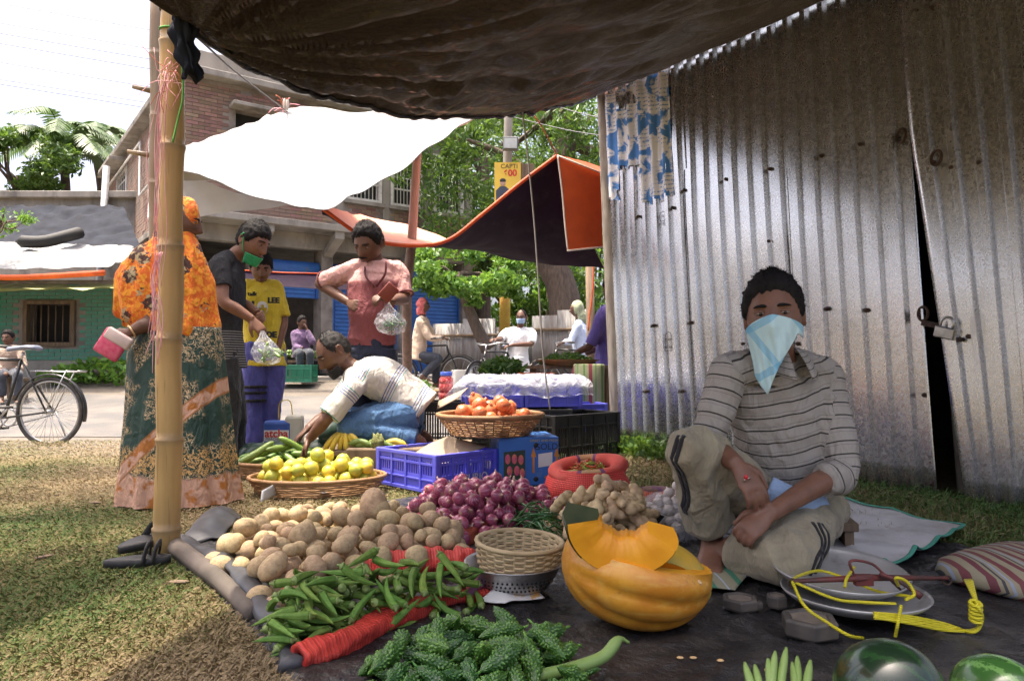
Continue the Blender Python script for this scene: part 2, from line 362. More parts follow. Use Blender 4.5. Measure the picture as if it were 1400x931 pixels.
def quad(a, b, c, d, nu=20, nv=20, sag=0.0):
    a, b, c, d = map(np.asarray, (a, b, c, d)); u = np.linspace(0, 1, nu)[:, None, None]; v = np.linspace(0, 1, nv)[None, :, None]
    P = a * (1 - u) * (1 - v) + b * u * (1 - v) + c * u * v + d * (1 - u) * v
    P[..., 2] -= sag * (16 * u * (1 - u) * v * (1 - v))[..., 0]; return P
sheet('shop_awning', quad(at(300, 388, 13.4), at(484, 397, 13.4), at(484, 376, 13.6), at(300, 369, 13.6), 14, 8, .02), M_purple, M_purple, 'dark purple awning with orange edge over the shop front', 'awning')
q = MB(); q.tube([at(300, 368, 13.58), at(390, 373, 13.58), at(484, 375, 13.58)], .014, 6); tag(q.build('awning_hem', M_orange), 'orange rolled hem along the shop awning', 'hem')

# ================================================================ green house with tarpaulin roof
M_green = M('green_limewash', (.07, .30, .20), (.09, .36, .27), .9, 2.5, bump=.4, bscale=25, dirt=(.14, .15, .11), dscale=1.8, dlo=.45, dhi=.65)
M_blk_tarp = M('dark_blue_plastic', (.018, .022, .034), (.010, .012, .019), .75, 4, spec=.1, bump=.5, bscale=14)
M_whitetarp = M('white_tarp', (.33, .33, .33), (.28, .28, .28), .75, 3, bump=.6, bscale=20, translucent=.12, dirt=(.25, .24, .225), dscale=2.5, dlo=.55)
M_yellow = M('yellow_green_awning', (.45, .46, .14), (.30, .33, .12), .6, 3, bump=.2)
M_wood = M('old_wood', (.20, .14, .085), (.11, .075, .05), .85, 4, stretch=(6, 6, 1), bump=.4, bscale=20)
hx0, hx1, hy = -13.5, -7.2, 15.0
hs = thing('green_house', 'low brick house painted turquoise green under layered tarpaulins', 'house', (hx0, hy, .3))
wdw = (3.55, 4.5, 1.12, 1.9)
def hp(t, z, o=0.0): return V(hx0 + t, hy - o, z)
Lh = hx1 - hx0; q = MB()
for (a, b, c, d) in ((0, wdw[0], .2, 2.4), (wdw[1], Lh, .2, 2.4), (wdw[0], wdw[1], .2, wdw[2]), (wdw[0], wdw[1], wdw[3], 2.4)): q.box(((hx0 + (a + b) / 2), hy + .15, (c + d) / 2), (b - a, .3, d - c))
q.box((hx1 + .15, hy + 1.7, 1.6), (.3, 3.3, 2.8)); q.build('wall', M_mortar, hs, smooth=False)
brick_face(hs, hp, Lh, .75, 2.38, [(wdw[0] - .08, wdw[1] + .08, wdw[2] - .08, wdw[3] + .08)], parts=220, want=lambda x, y: 0 < x < 200 and 390 < y < 500, mats=(M_green, M_green), seed=9, Rm=np.eye(3))
q = MB(); q.box((hx0 + Lh / 2, hy - .04, .5), (Lh + .02, .08, .48)); q.build('base_course', M_conc, hs, smooth=False)
q = MB(); a, b, c, d = wdw
for bx in ((a - .05, a + .03, c, d), (b - .03, b + .05, c, d), (a - .05, b + .05, c - .08, c), (a - .05, b + .05, d, d + .07)): q.box((hx0 + (bx[0] + bx[1]) / 2, hy - .02, (bx[2] + bx[3]) / 2), (bx[1] - bx[0], .12, bx[3] - bx[2]))
wo = q.build('window', M_wood, hs, smooth=False)
for k in range(6):
    q = MB(); x = hx0 + a + .1 + k * .15; q.tube([(x, hy + .05, c), (x, hy + .05, d)], .014, 6); q.build('bar', M_wood, wo)
q = MB(); q.box((hx0 + (a + b) / 2, hy + .33, (c + d) / 2), (1.1, .02, .95)); q.build('room_shade_panel', M_dark, wo, smooth=False)
rz = lambda x: 4.35 - .1 * (x + 10)
sheet('roof_tarp', quad(V(-14, 15.9, 3.3), V(-8.0, 15.7, 3.15), V(-9.3, 17.4, 4.45), V(-14, 17.4, 4.45), 40, 24, .1), M_blk_tarp, M_blk_tarp, 'dark blue wrinkled plastic sheet over the upper roof of the green house', 'tarp', amp=.07, freq=5)
sheet('roof_tarp', quad(V(-14, 14.0, 2.42), V(-7.75, 14.0, 2.52), V(-8.0, 15.8, 3.22), V(-14, 16.0, 3.4), 40, 24, -.05), M_whitetarp, M_whitetarp, 'white tarpaulin along the lower roof of the green house', 'tarp', amp=.06, freq=2.5, seed=8)
q = MB(); q.tube(spline([V(-14, 13.95, 2.33), V(-11, 13.95, 2.36), V(-9.5, 13.95, 2.33), V(-7.8, 13.95, 2.42)], 20), .035, 7, flat=1.6); tag(q.build('orange_tarp_edge', M_orange), 'orange tarp edge showing below the white roof tarpaulin', 'tarp')
sheet('yellow_awning', quad(V(-14, 13.4, 2.0), V(-7.6, 13.4, 2.06), V(-7.5, 14.9, 2.3), V(-14, 14.9, 2.3), 24, 8, .05), M_yellow, M_yellow, 'yellow green striped awning above the barred window', 'awning', amp=.05, freq=3)
q = MB(); q.tube(spline([V(-10.3, 15.1, 3.22), V(-9.8, 15.2, 3.22), V(-9.45, 15.5, 3.40), V(-9.4, 15.9, 3.55)], 14), [.02] + [.13] * 12 + [.02], 9); tag(q.build('tyre_strip', M('black_rubber', (.012, .012, .012), None, .7)), 'curved piece of black tyre weighing down the roof tarpaulin', 'tyre')
q = MB(); q.box((-12.9, 20.0, 2.75), (6.2, .4, 4.9)); q.box((-12.9, 20.0, 5.25), (6.5, .8, .18)); q.box((-9.7, 19.6, 2.6), (.5, .5, 4.6)); tag(q.build('concrete_house', M_conc, smooth=False, bevel=.02), 'plain grey concrete house wall behind the tarpaulin roof', 'house')
q = MB(); q.tube([(-11.2, 19.6, .35), (-10.95, 19.6, 6.0)], .09, 10); tag(q.build('grey_post', M('galvanised', (.4, .41, .42), None, .5, metal=.5)), 'slim grey metal post beside the brick building', 'post')

# ================================================================ tin shed with corrugated sheets
def tin_mat():
    n = NT('galvanised_tin'); v = n.tc('Object'); b = n.noise(v, 1.3, 4); sp = n.voro(n.tc('Object', (1, 1, .8)), 95, out='Color'); spv = n.sep(sp)[0]
    c = n.mix(spv, (.62, .63, .64), (.71, .71, .71)); c = n.mix(n.ramp(b, [(.4, 0), (.65, .35)]), c, (.36, .33, .30))
    dirt = n.ramp(n.noise(n.tc('Object', (3, 3, .6)), 2.4, 6, .65), [(.60, 0), (.85, .5)])
    c = n.mix(dirt, c, (.20, .17, .14)); n.set(col=c, metal=n.math('MULTIPLY_ADD', dirt, -.5, .92), rough=n.math('ADD', n.math('MULTIPLY_ADD', spv, .09, .22), n.math('MULTIPLY', dirt, .3)))
    n.bump(n.math('ADD', n.math('MULTIPLY', spv, .3), n.noise(v, 5, 3)), .06, .01); return n.mat
M_tin = tin_mat(); M_rust = M('rusty_iron', (.07, .035, .02), (.03, .02, .015), .8, 30, bump=.3)
WB = V(.89, 6.1, 0); WD = V(.557, -.831, 0); WN = V(-.831, -.557, 0)     # wall base, direction, outward normal
def wp(t, z, o=0.0, shear=.055): return WB + WD * (t - shear * z) + V(0, 0, z) + WN * o
shed = thing('tin_shed', 'tall shed of galvanised corrugated sheets behind the seated vendor', 'shed', WB)
def rib(t, p=.125):
    x = (t / p) % 1.0; d = abs(x - .5) * p            # trapezoid rib in the middle of each pitch
    return .030 * float(np.clip((.033 - d) / .016, 0, 1)) - .004 * float(np.clip((d - .042) / .006, 0, 1)) * 0
def tin_sheet(t0, t1, z0, z1, out, seed, shear=.055, warp=0.0, gap=0.0):
    ts = []
    k = math.floor(t0 / .125)
    while k * .125 < t1:
        for e in (0, .0295, .0455, .0795, .0955): ts.append(k * .125 + e)
        k += 1
    ts = [t0] + [t for t in ts if t0 < t < t1] + [t1]; zs = np.linspace(z0, z1, 22)
    P = np.array([[wp(t + gap * max(0, 1 - z / 1.9) * max(0, 1 - (t - t0) / .4), z + (.012 * math.sin(t * 9 + seed) if z == z0 else 0), out + rib(t) + warp * ((t - t0) / (t1 - t0)) * 1.0, shear) for t in ts] for z in zs])
    P = P + WN * (.008 * noise(P, 3.5, seed) + .003 * noise(P, 11, seed + 5))[..., None]
    q = MB(); q.grid(P); o = q.build('corrugated_sheet', M_tin, shed, smooth=True)
    m = o.modifiers.new('solid', 'SOLIDIFY'); m.thickness = .002
    e = o.data; e.set_sharp_from_angle(angle=.5) if hasattr(e, 'set_sharp_from_angle') else None
    return o
tin_sheet(0, .90, .02, 3.1, 0, 11); tin_sheet(.86, 1.78, .0, 3.1, .006, 12); tin_sheet(1.74, 2.56, -.02, 3.15, .012, 13)
tin_sheet(2.60, 3.62, -.05, 3.2, .10, 14, .062, 0, .13); tin_sheet(3.58, 4.5, -.05, 3.2, .106, 15, .07); tin_sheet(4.46, 5.6, -.05, 3.2, .112, 16, .06)
M_post = M('weathered_timber', (.34, .30, .25), (.2, .17, .14), .85, 5, stretch=(5, 5, 1), bump=.4, bscale=20)
q = MB(); q.tube([wp(-.03, z, .0, .055) for z in np.linspace(0, 3.1, 12)], .045, 8); q.build('corner_post', M_post, shed)
BK = -WN * 2.6; q = MB(); M_darktin = M('dark_tin', (.10, .09, .08), (.06, .055, .05), .8, 3)  # darker tin for the sheets at the back and sides
for pp in ([wp(-.02, -.3), wp(-.02, 3.1), wp(-.02, 3.1) + BK, wp(-.02, -.3) + BK], [wp(-.02, -.3) + BK, wp(-.02, 3.1) + BK, wp(5.8, 3.1) + BK, wp(5.8, -.3) + BK], [wp(5.6, 0), wp(5.6, 3.2), wp(5.6, 3.2) + BK, wp(5.6, 0) + BK]): q.grid(np.array([[pp[0], pp[1]], [pp[3], pp[2]]]))
q.build('back_sheets', M_darktin, shed, smooth=False, solid=.004)
M_dk2 = M_darktin; q = MB(); q.grid(quad(wp(-.2, 3.1, .2), wp(5.9, 3.1, .2), wp(5.9, 3.14) + BK * 1.05, wp(-.2, 3.14) + BK * 1.05, 2, 2)); q.build('roof', M_tin, shed, smooth=False, solid=.004)
q = MB(); q.tube([wp(2.64, 0, -.12, .06), wp(2.64, 3.1, -.12, .06)], .05, 8); q.build('door_post', M_post, shed)
def on_wall(px, py, out=.03):
    d = ray(px, py); o = V(0, 0, CAMH); tt = ((WB + WN * out - o) @ WN) / (d @ WN); return o + d * tt
for px, py, kk in ((1232, 186, 0), (1280, 216, .1), (1262, 429, 0)):
    c = on_wall(px, py, .045 + kk); q = MB(); a = np.linspace(0, 2 * math.pi, 25)
    q.tube([c + WD * .045 * math.cos(x) * .8 + V(0, 0, .038 * math.sin(x)) + WN * .02 * math.cos(x) for x in a], .008, 8, cap=False); q.build('iron_ring', M_rust, shed)
for px, py in ((992, 245), (1052, 231), (1122, 213), (1175, 197), (935, 260), (872, 296), (919, 284), (893, 445), (944, 441), (1131, 422), (1184, 424), (883, 535), (932, 535), (1192, 648), (1252, 660), (1274, 661), (860, 620), (1263, 540), (1246, 13), (1050, 330), (1015, 470), (1090, 470), (1080, 600), (1160, 560)):
    q = MB(); c = on_wall(px, py, .026); q.lathe([(.001, .012), (.009, .008), (.013, 0), (.013, -.02)], 8, c, np.stack([WD, V(0, 0, 1), WN], 1)); q.build('screw', M_rust, shed)
for px, py in ((1275, 222), (1300, 229), (1338, 222), (1312, 464), (1323, 460), (1337, 695), (1347, 696), (1253, 15), (1275, 11)):
    q = MB(); c = on_wall(px, py, .126); q.lathe([(.001, .006), (.010, .005), (.012, 0), (.012, -.02)], 8, c, np.stack([WD, V(0, 0, 1), WN], 1)); q.build('screw', M_rust, shed)
c = on_wall(1292, 455, .13); pl = thing('padlock', 'steel padlock hanging from the ring between the two tin door leaves', 'padlock', c)
M_steel = M('brushed_steel', (.45, .44, .42), (.3, .29, .27), .35, 20, metal=.9)
Rl = np.stack([nrm(WD + V(0, 0, -.25)), WN, nrm(V(0, 0, 1) + .25 * WD)], 1)
q = MB(); q.box(c, (.10, .035, .06), Rl); q.build('lock_body', M_steel, pl, smooth=False, bevel=.006)
q = MB(); q.tube([c + Rl @ V(x, 0, z) for x, z in [(-.032, .02), (-.032, .05)] + [(-.032 * math.cos(a), .05 + .032 * math.sin(a)) for a in np.linspace(0.2, 2.94, 9)] + [(.032, .05), (.032, .02)]], .007, 8); q.build('shackle', M_steel, pl)
q = MB(); q.box(on_wall(1280, 445, .085), (.16, .004, .03), Rl); q.build('hasp', M_rust, pl, smooth=False)
# torn poster, stuck on the ribs
def poster_mat():
    n = NT('torn_blue_poster'); v = n.tc('Object'); x, y, z = n.sep(v)[:3]
    blob = n.ramp(n.noise(v, 7.5, 3, .5, .6), [(.50, 0), (.56, 1)]); rows = n.ramp(n.math('SINE', n.math('MULTIPLY', z, 190)), [(.45, 0), (.7, 1)])
    txt = n.math('MULTIPLY', n.math('MULTIPLY', rows, n.ramp(n.noise(n.tc('Object', (1, 1, .4)), 90, 2), [(.46, 0), (.52, 1)])), n.ramp(n.noise(v, 4, 2), [(.45, 0), (.55, .9)]))
    c = n.mix(blob, (.80, .80, .82), (.07, .23, .58)); c = n.mix(txt, c, (.10, .25, .55))
    c = n.mix(n.ramp(n.noise(v, 6, 5), [(.62, 0), (.8, .4)]), c, (.5, .48, .46)); n.set(col=c, rough=.8); n.bump(n.noise(v, 25, 4), .3, .01); return n.mat
M_poster = poster_mat(); M_printblue = M('poster_blue_ink', (.06, .20, .52), (.10, .28, .6), .8, 20)
def poster(px0, px1, z0, z1, label, holes=(), seed=3):
    t0, t1 = [(on_wall(p, 250, .02) - WB) @ WD for p in (px0, px1)]; ts = np.arange(t0, t1, .0155); zs = np.linspace(z0, z1, 40); q = MB(); pts = []
    t0 += .055 * 2.2; ts = ts + .055 * 2.2
    Pm = np.array([[wp(t, z, rib(t) + .010 + .003 * math.sin(t * 60 + z * 20)) for t in ts] for z in zs]); keep = []
    nt = len(ts)
    for i in range(len(zs) - 1):
        for j in range(nt - 1):
            u, w = (j + .5) / (nt - 1), (i + .5) / 39; rag = .05 * noise(V(u * 9, w * 9, seed), 3, seed)
            if u < .015 + abs(rag) * .5 or u > .99 - abs(rag) * .3 or w < .03 + abs(rag): continue
            if any(a + rag < u < b + rag and c + rag < w < d + rag for a, b, c, d in holes): continue
            keep.append((i * nt + j, i * nt + j + 1, (i + 1) * nt + j + 1, (i + 1) * nt + j))
    q.add(Pm, keep); return tag(q.build('torn_poster', M_poster), label, 'poster')
poster(822, 921, 1.93, 2.98, 'torn blue and white printed poster pasted over the tin ribs', holes=((.26, .55, -.1, .36), (0, .26, -.1, .12), (.28, .52, .84, .97)))
def text_mesh(txt, size, mat, name, parent, o, ex, ey, ez, thick=.001, bold=0):
    cu = bpy.data.curves.new('t', 'FONT'); cu.body = txt; cu.size = size; cu.extrude = thick; cu.align_x = 'CENTER'; cu.align_y = 'CENTER'; cu.offset = bold
    ob = bpy.data.objects.new('t', cu); COL.objects.link(ob); bpy.context.view_layer.update()
    me = bpy.data.meshes.new_from_object(ob.evaluated_get(bpy.context.evaluated_depsgraph_get())); bpy.data.objects.remove(ob)
    R = np.stack([nrm(ex), nrm(ey), nrm(ez)], 1); co = np.empty(len(me.vertices) * 3); me.vertices.foreach_get('co', co)
    co = co.reshape(-1, 3) @ R.T + np.asarray(o) - (ORG[parent.name] if parent is not None else 0); me.vertices.foreach_set('co', co.ravel())
    me.materials.clear(); me.materials.append(mat); return link(name, me, parent)
M_ink = M('black_ink', (.025, .025, .025), None, .7)
def stencil(px, py, a, b, arch):
    c = on_wall(px, py, .027); q = MB()
    if arch: pts = [(-.035, -.075), (.035, -.075), (.035, .03), (.02, .06), (0, .07), (-.02, .06), (-.035, .03), (-.035, -.075)]
    else: pts = [(.03 * math.copysign(abs(math.cos(x)) ** .5, math.cos(x)), .035 * math.copysign(abs(math.sin(x)) ** .5, math.sin(x)) + .01) for x in np.linspace(0, 2 * math.pi, 25)]
    q.tube([c + WD * x + V(0, 0, z) for x, z in pts], .0022, 5, cap=False); s = q.build('stencil_outline', M_ink, shed)
    text_mesh(a, .028, M_ink, 'stencil_text', shed, c + V(0, 0, .012), -WD if arch else WD, V(0, 0, -1) if arch else V(0, 0, 1), WN, .0005)
    text_mesh(b, .028, M_ink, 'stencil_text', shed, c + V(0, 0, -.045), -WD if arch else WD, V(0, 0, -1) if arch else V(0, 0, 1), WN, .0005)
stencil(914, 466, 'SHREE', 'TATA', True); stencil(906, 298, 'ISI', 'KOEL', False)
# ================================================================ trees
def leaf_mat(name, c1, c2, tr=.35):
    n = NT(name); r = n.attr('rnd'); c = n.mix(r, c1, c2); n.set(col=c, rough=.45, spec=.4)
    t = n.new('ShaderNodeBsdfTranslucent'); n.L(n.mix(.5, c, (.25, .40, .04)), t.inputs[0]); x = n.new('ShaderNodeMixShader'); x.inputs[0].default_value = tr
    n.L(n.b.outputs[0], x.inputs[1]); n.L(t.outputs[0], x.inputs[2]); n.L(x.outputs[0], n.n['Material Output'].inputs[0]); return n.mat
ML_dark = leaf_mat('dark_leaves', (.030, .075, .018), (.07, .15, .03)); ML_light = leaf_mat('fresh_leaves', (.055, .14, .022), (.12, .25, .038), .38); ML_mid = leaf_mat('mid_leaves', (.035, .085, .018), (.08, .16, .03))
M_bark = M('bark', (.13, .095, .07), (.07, .05, .04), .9, 6, stretch=(4, 4, 1), bump=.6, bscale=14)
def leaves_mesh(name, C, size, mat, r, aspect=.35, droop=.3, org=(0, 0, 0)):
    "one diamond leaf (two bent faces) at every centre C"
    n = len(C); d = r.normal(size=(n, 3)); d[:, 2] -= droop; d /= np.linalg.norm(d, axis=1)[:, None]
    s = np.cross(d, r.normal(size=(n, 3))); s /= np.linalg.norm(s, axis=1)[:, None]; up = np.cross(d, s)
    L = (size * r.uniform(.6, 1.3, n))[:, None]; w = L * aspect
    v = np.stack([C - d * L * .5, C - d * L * .05 + s * w * .5, C + d * L * .5 - up * L * .08, C - d * L * .05 - s * w * .5], 1).reshape(-1, 3) - np.asarray(org)
    me = bpy.data.meshes.new(name); i = np.arange(n)[:, None] * 4; f = np.concatenate([i + np.array([[0, 1, 2]]), i + np.array([[0, 2, 3]])], 1).reshape(-1, 3)
    me.vertices.add(n * 4); me.vertices.foreach_set('co', v.ravel()); me.loops.add(len(f) * 3); me.loops.foreach_set('vertex_index', f.ravel().astype(np.int32))
    me.polygons.add(len(f)); me.polygons.foreach_set('loop_start', np.arange(len(f)) * 3); me.update(calc_edges=True)
    a = me.attributes.new('rnd', 'FLOAT', 'POINT'); a.data.foreach_set('value', np.repeat(r.random(n), 4)); me.materials.append(mat); return me
def tree(name, label, base, trunk, crown_c, rad, nclump, nleaf, size, mat, tr=.18, seed=1, group=None, aspect=.35, clump_r=.5, flat=.7, droop=.3):
    r = np.random.default_rng(seed); t = thing(name, label, 'tree', base, group)
    pts = spline([base] + trunk, 14); q = MB(); q.tube(pts, np.linspace(tr, tr * .45, 14) * (1 + .15 * np.exp(-np.arange(14))), 10); cc = np.asarray(crown_c)
    d = r.normal(size=(nclump, 3)); d /= np.linalg.norm(d, axis=1)[:, None]; cl = cc + d * np.asarray(rad) * r.uniform(.35, 1, (nclump, 1)) ** .6
    o = q.build('trunk', M_bark, t)
    for k in range(min(nclump, 9)):
        b = MB(); s0 = pts[r.integers(7, 14)]; mid = (s0 + cl[k]) / 2 + r.normal(size=3) * .15; b.tube(spline([s0, mid, cl[k]], 7), np.linspace(tr * .42, tr * .08, 7), 6); b.build('limb', M_bark, t)
    w = r.uniform(.4, 1.3, nclump); idx = r.choice(nclump, nleaf, p=w / w.sum()); cr = clump_r * r.uniform(.6, 1.3, nclump)
    u = r.normal(size=(nleaf, 3)); u /= np.linalg.norm(u, axis=1)[:, None]; C = cl[idx] + u * (cr[idx] * r.random(nleaf) ** .45)[:, None] * np.array([1, 1, flat])
    link('crown', leaves_mesh('crown', C, size, mat, r, aspect, droop, base), t); return t
def T(px, py, Y): return at(px, py, Y)
tree('mango_tree', 'tall dark mango tree rising behind the orange tarp', V(1.3, 16.5, .35), [T(770, 400, 16.5), T(745, 330, 16.5), T(775, 200, 16.6), T(790, 100, 16.8)], T(715, 195, 17.2), (3.2, 2.2, 2.6), 70, 15000, .20, ML_dark, .42, 21, aspect=.26, clump_r=.62, droop=.7)
tree('mango_tree', 'dark leafy tree beyond the corner of the brick building', V(-.9, 21.5, .35), [T(660, 380, 21.5), T(665, 300, 21.5), T(660, 200, 21.5)], T(655, 215, 21.5), (2.6, 2, 4.2), 55, 9000, .24, ML_dark, .3, 22, aspect=.26, clump_r=.8, droop=.6)
tree('small_tree', 'small fresh green tree with a leaning grey trunk by the fence', T(668, 478, 13), [T(655, 455, 13), T(640, 420, 13), T(632, 396, 13), T(628, 375, 13)], T(635, 378, 13), (1.2, .9, .55), 28, 4200, .13, ML_light, .13, 23, aspect=.45, clump_r=.27)
for k, (px, Y, top, rr, mt, sd) in enumerate([(600, 27, 330, 2.3, ML_light, 31), (690, 26, 345, 2.4, ML_light, 32), (750, 24, 360, 2.0, ML_mid, 33), (815, 25, 350, 2.4, ML_light, 34), (655, 33, 250, 3.4, ML_mid, 35), (760, 34, 150, 4.0, ML_mid, 36), (850, 32, 200, 3.5, ML_mid, 37)]):
    b = at(px, 478, Y); b[2] = .35; c = at(px, top + 40, Y)
    tree('background_tree', ['sunlit bushy tree past the end of the brick building', 'sunlit light green tree behind the tin fence', 'mid green bushy tree behind the tin fence', 'light green tree beside the tin shed corner', 'tall mid green tree far behind the fence', 'tallest mid green tree in the far background', 'tall green tree rising behind the tin shed'][k], b, [b * .6 + c * .4, c], c, (rr, rr * .7, rr * .75), 26, 3600, .26, mt, .16, sd, 'trees behind the fence', .4, rr * .34)
# palms and a bush on the left
def palm(base, top, n, L, seed, label):
    r = np.random.default_rng(seed); t = thing('palm_tree', label, 'palm tree', base, 'palms behind the houses'); q = MB(); q.tube(spline([base, (base + top) / 2 + V(.2, 0, 0), top], 10), np.linspace(.18, .12, 10), 8); q.build('trunk', M_bark, t)
    for k in range(n):
        a = k * 2.4 + r.uniform(-.2, .2); e = r.uniform(-.2, 1.2); h = V(math.cos(a), math.sin(a), 0); p0 = top; ln = L * r.uniform(.8, 1.1)
        pts = spline([p0, p0 + (h * math.cos(e) + V(0, 0, math.sin(e))) * ln * .5, p0 + h * ln * (.55 + .4 * math.cos(e)) + V(0, 0, ln * (.75 * math.sin(e) - .42))], 16)
        q = MB(); q.tube(pts, np.linspace(.022, .006, 16), 5)
        tg = np.gradient(pts, axis=0)
        for i in range(1, 16):
            for s in (-1, 1):
                for kk in (0, .5):
                    c = pts[i] - tg[i] * kk; d = nrm(tg[i]); sd = nrm(np.cross(d, V(0, 0, 1))) * s; ll = .55 * L / 2.2 * math.sin(.35 + 2.5 * i / 16)
                    tip = c + sd * ll * .8 + d * ll * .45 - V(0, 0, ll * (.35 + .2 * r.random())); w = d * .035
                    q.add([c - w, c + w, (c + tip) / 2 + w * 1.2 + V(0, 0, .03), tip, (c + tip) / 2 - w * 1.2 + V(0, 0, .03)], [(0, 1, 2, 4), (4, 2, 3)], 0)
        o = q.build('frond', ML_palm, t, smooth=False)
ML_palm = M('palm_leaf', (.10, .17, .045), (.055, .10, .03), .45, 1.5, translucent=.3)
palm(at(78, 330, 24), at(85, 205, 24), 17, 2.5, 41, 'feathery coconut palm behind the concrete house'); palm(at(135, 330, 26), at(128, 200, 26), 13, 2.2, 42, 'smaller palm next to the brick building')
b = at(20, 330, 23); b[2] = .3
tree('leafy_tree', 'dark leafy tree behind the concrete house', b, [at(22, 300, 23), at(25, 240, 23)], at(30, 222, 23), (2.0, 1.2, .95), 26, 3500, .24, ML_mid, .15, 43, clump_r=.5)
b = at(-25, 420, 15); b[2] = .3
tree('small_tree', 'thin branch tree leaning over the blue roof plastic', b, [at(-10, 340, 14.2), at(8, 300, 14)], at(2, 305, 14), (.5, .5, .35), 12, 420, .14, ML_light, .05, 44, clump_r=.22)
# unseen tree added on the left to shade the lawn
tree('shade_tree', 'tall unseen tree added at the left to shade the lawn', V(-6.5, 3.2, 0), [V(-6.2, 3.2, 2.5), V(-5.4, 3.3, 4.6), V(-4.6, 3.4, 5.8)], V(-3.95, 3.7, 6.3), (1.35, 1.7, .6), 40, 5500, .15, ML_mid, .2, 45, clump_r=.42)
# far tin fence
M_oldtin = M('old_grey_tin', (.24, .235, .23), (.16, .15, .145), .6, 2, metal=.35, dirt=(.13, .10, .08), dscale=2, dlo=.45, stretch=(2, 2, .5))
def far_fence(a, b, h, label):
    t = thing('tin_fence', label, 'fence', a); L = np.linalg.norm(b - a); d = (b - a) / L; nn = V(d[1], -d[0], 0); k = 0; x = 0
    while x < L:
        w = min(.82, L - x); hh = h + .12 * math.sin(k * 2.1); ts = np.linspace(0, w, int(w / .04) + 2)
        P = np.array([[a + d * (x + s) + nn * (.012 * math.sin(s * 83) + .02 * (k % 2)) + V(0, 0, z) for s in ts] for z in (0, hh)]); q = MB(); q.grid(P); q.build('tin_panel', M_oldtin, t, solid=.003); x += .78; k += 1
    q = MB(); q.tube([a + V(0, 0, h * .78) + nn * .06, b + V(0, 0, h * .78) + nn * .06], .035, 7); q.build('rail', M_wood, t)
far_fence(V(-1.9, 17.5, .33), V(.35, 16.8, .33), 1.3, 'rusty corrugated tin fence behind the small leaning tree'); far_fence(V(.45, 16.4, .33), V(3.2, 13.6, .25), 1.42, 'grey corrugated tin fence behind the man in white')

# ================================================================ utility pole with floodlight and sign
up = thing('utility_pole', 'grey concrete utility pole with yellow painted band', 'pole', at(690, 470, 14))
q = MB(); q.tube([at(690, 478, 14), at(692, 300, 14), at(696, 130, 14), at(697, 20, 14)], [.1, .095, .085, .08], 10); q.build('shaft', M_conc, up)
q = MB(); q.tube([at(690, 455, 13.99), at(691, 365, 13.99)], .108, 10); q.build('painted_band', M('yellow_band', (.50, .36, .05), (.42, .25, .05), .8, 9, dirt=(.5, .12, .05), dscale=6, dlo=.55), up)
fl = thing('floodlight', 'grey floodlight fixed to the utility pole', 'floodlight', at(697, 210, 13.75)); Rf = rotz(.1)
q = MB(); q.box(at(698, 197, 13.72), (.29, .12, .26), Rf); q.build('housing', M('lamp_housing', (.16, .16, .16), None, .5), fl, smooth=False, bevel=.02)
q = MB(); q.box(at(698, 196, 13.64), (.24, .02, .19), Rf); q.build('glass', M('lamp_glass', (.5, .52, .5), None, .2), fl, smooth=False)
q = MB(); q.tube([at(686, 197, 13.76), at(710, 197, 13.76)], .05, 8); q.build('bracket', M_rust, fl)
sg = thing('yellow_signboard', 'yellow advertising board with a man in a suit, tied to the utility pole', 'sign', at(698, 280, 13.8)); c = at(694, 251, 13.8)
M_sgy = M('sign_yellow', (.70, .47, .05), (.62, .40, .05), .6, 5)
q = MB(); q.box(c, (.5, .03, .8)); q.build('board', M_sgy, sg, smooth=False)
q = MB(); q.box(c + V(.36, .05, .03), (.3, .03, .72)); q.build('second_board', M_wood, sg, smooth=False)
fc = c + V(-.09, -.018, -.12); M_suit = M('print_suit', (.05, .06, .09), None, .7); M_face = M('print_face', (.45, .28, .2), None, .7)
q = MB(); q.add([fc + V(x, 0, z) for x, z in ((-.13, -.26), (.14, -.26), (.14, -.02), (.05, .06), (-.05, .06), (-.13, -.02))], [(0, 1, 2, 3, 4, 5)]); q.build('printed_suit', M_suit, sg, smooth=False)
q = MB(); q.ball(fc + V(0, .003, .13), (.055, .006, .075), 14, 6); q.build('printed_head', M_face, sg); q = MB(); q.ball(fc + V(0, .002, .17), (.06, .006, .045), 14, 6); q.build('printed_hair', M_ink, sg)
M_red = M('red_ink', (.6, .05, .03), None, .7)
text_mesh('CAPTI', .12, M_ink, 'sign_text', sg, c + V(.03, -.018, .32), V(1, 0, 0), V(0, 0, 1), V(0, -1, 0)); text_mesh('600', .17, M_red, 'sign_text', sg, c + V(.05, -.018, .19), V(1, 0, 0), V(0, 0, 1), V(0, -1, 0), bold=.006); text_mesh('CAP', .09, M_ink, 'sign_text', sg, c + V(.17, -.018, -.2), V(1, 0, 0), V(0, 0, 1), V(0, -1, 0))
M_wire = M('wire', (.10, .10, .11), None, .6)
for k, (y0, y1) in enumerate(((-5, 28), (22, 52), (36, 66), (50, 78), (76, 100), (100, 118), (106, 128))):
    q = MB(); a, b = at(-60, y0, 30), at(700, y1 + 80, 30); m = (a + b) / 2 - V(0, 0, .25); q.tube(spline([a, m, b], 16), .013, 4); tag(q.build('overhead_wire', M_wire), 'thin overhead electric wire crossing the white sky', 'wire', 'overhead wires')
for k, (y0, y1) in enumerate(((125, 170), (160, 190))):
    q = MB(); q.tube(spline([at(700, y0, 13.9), at(780, (y0 + y1) / 2 + 4, 12.5), at(860, y1, 11)], 12), .008, 4); tag(q.build('overhead_wire', M_wire), 'sagging wire from the utility pole to the tin shed', 'wire', 'pole wires')

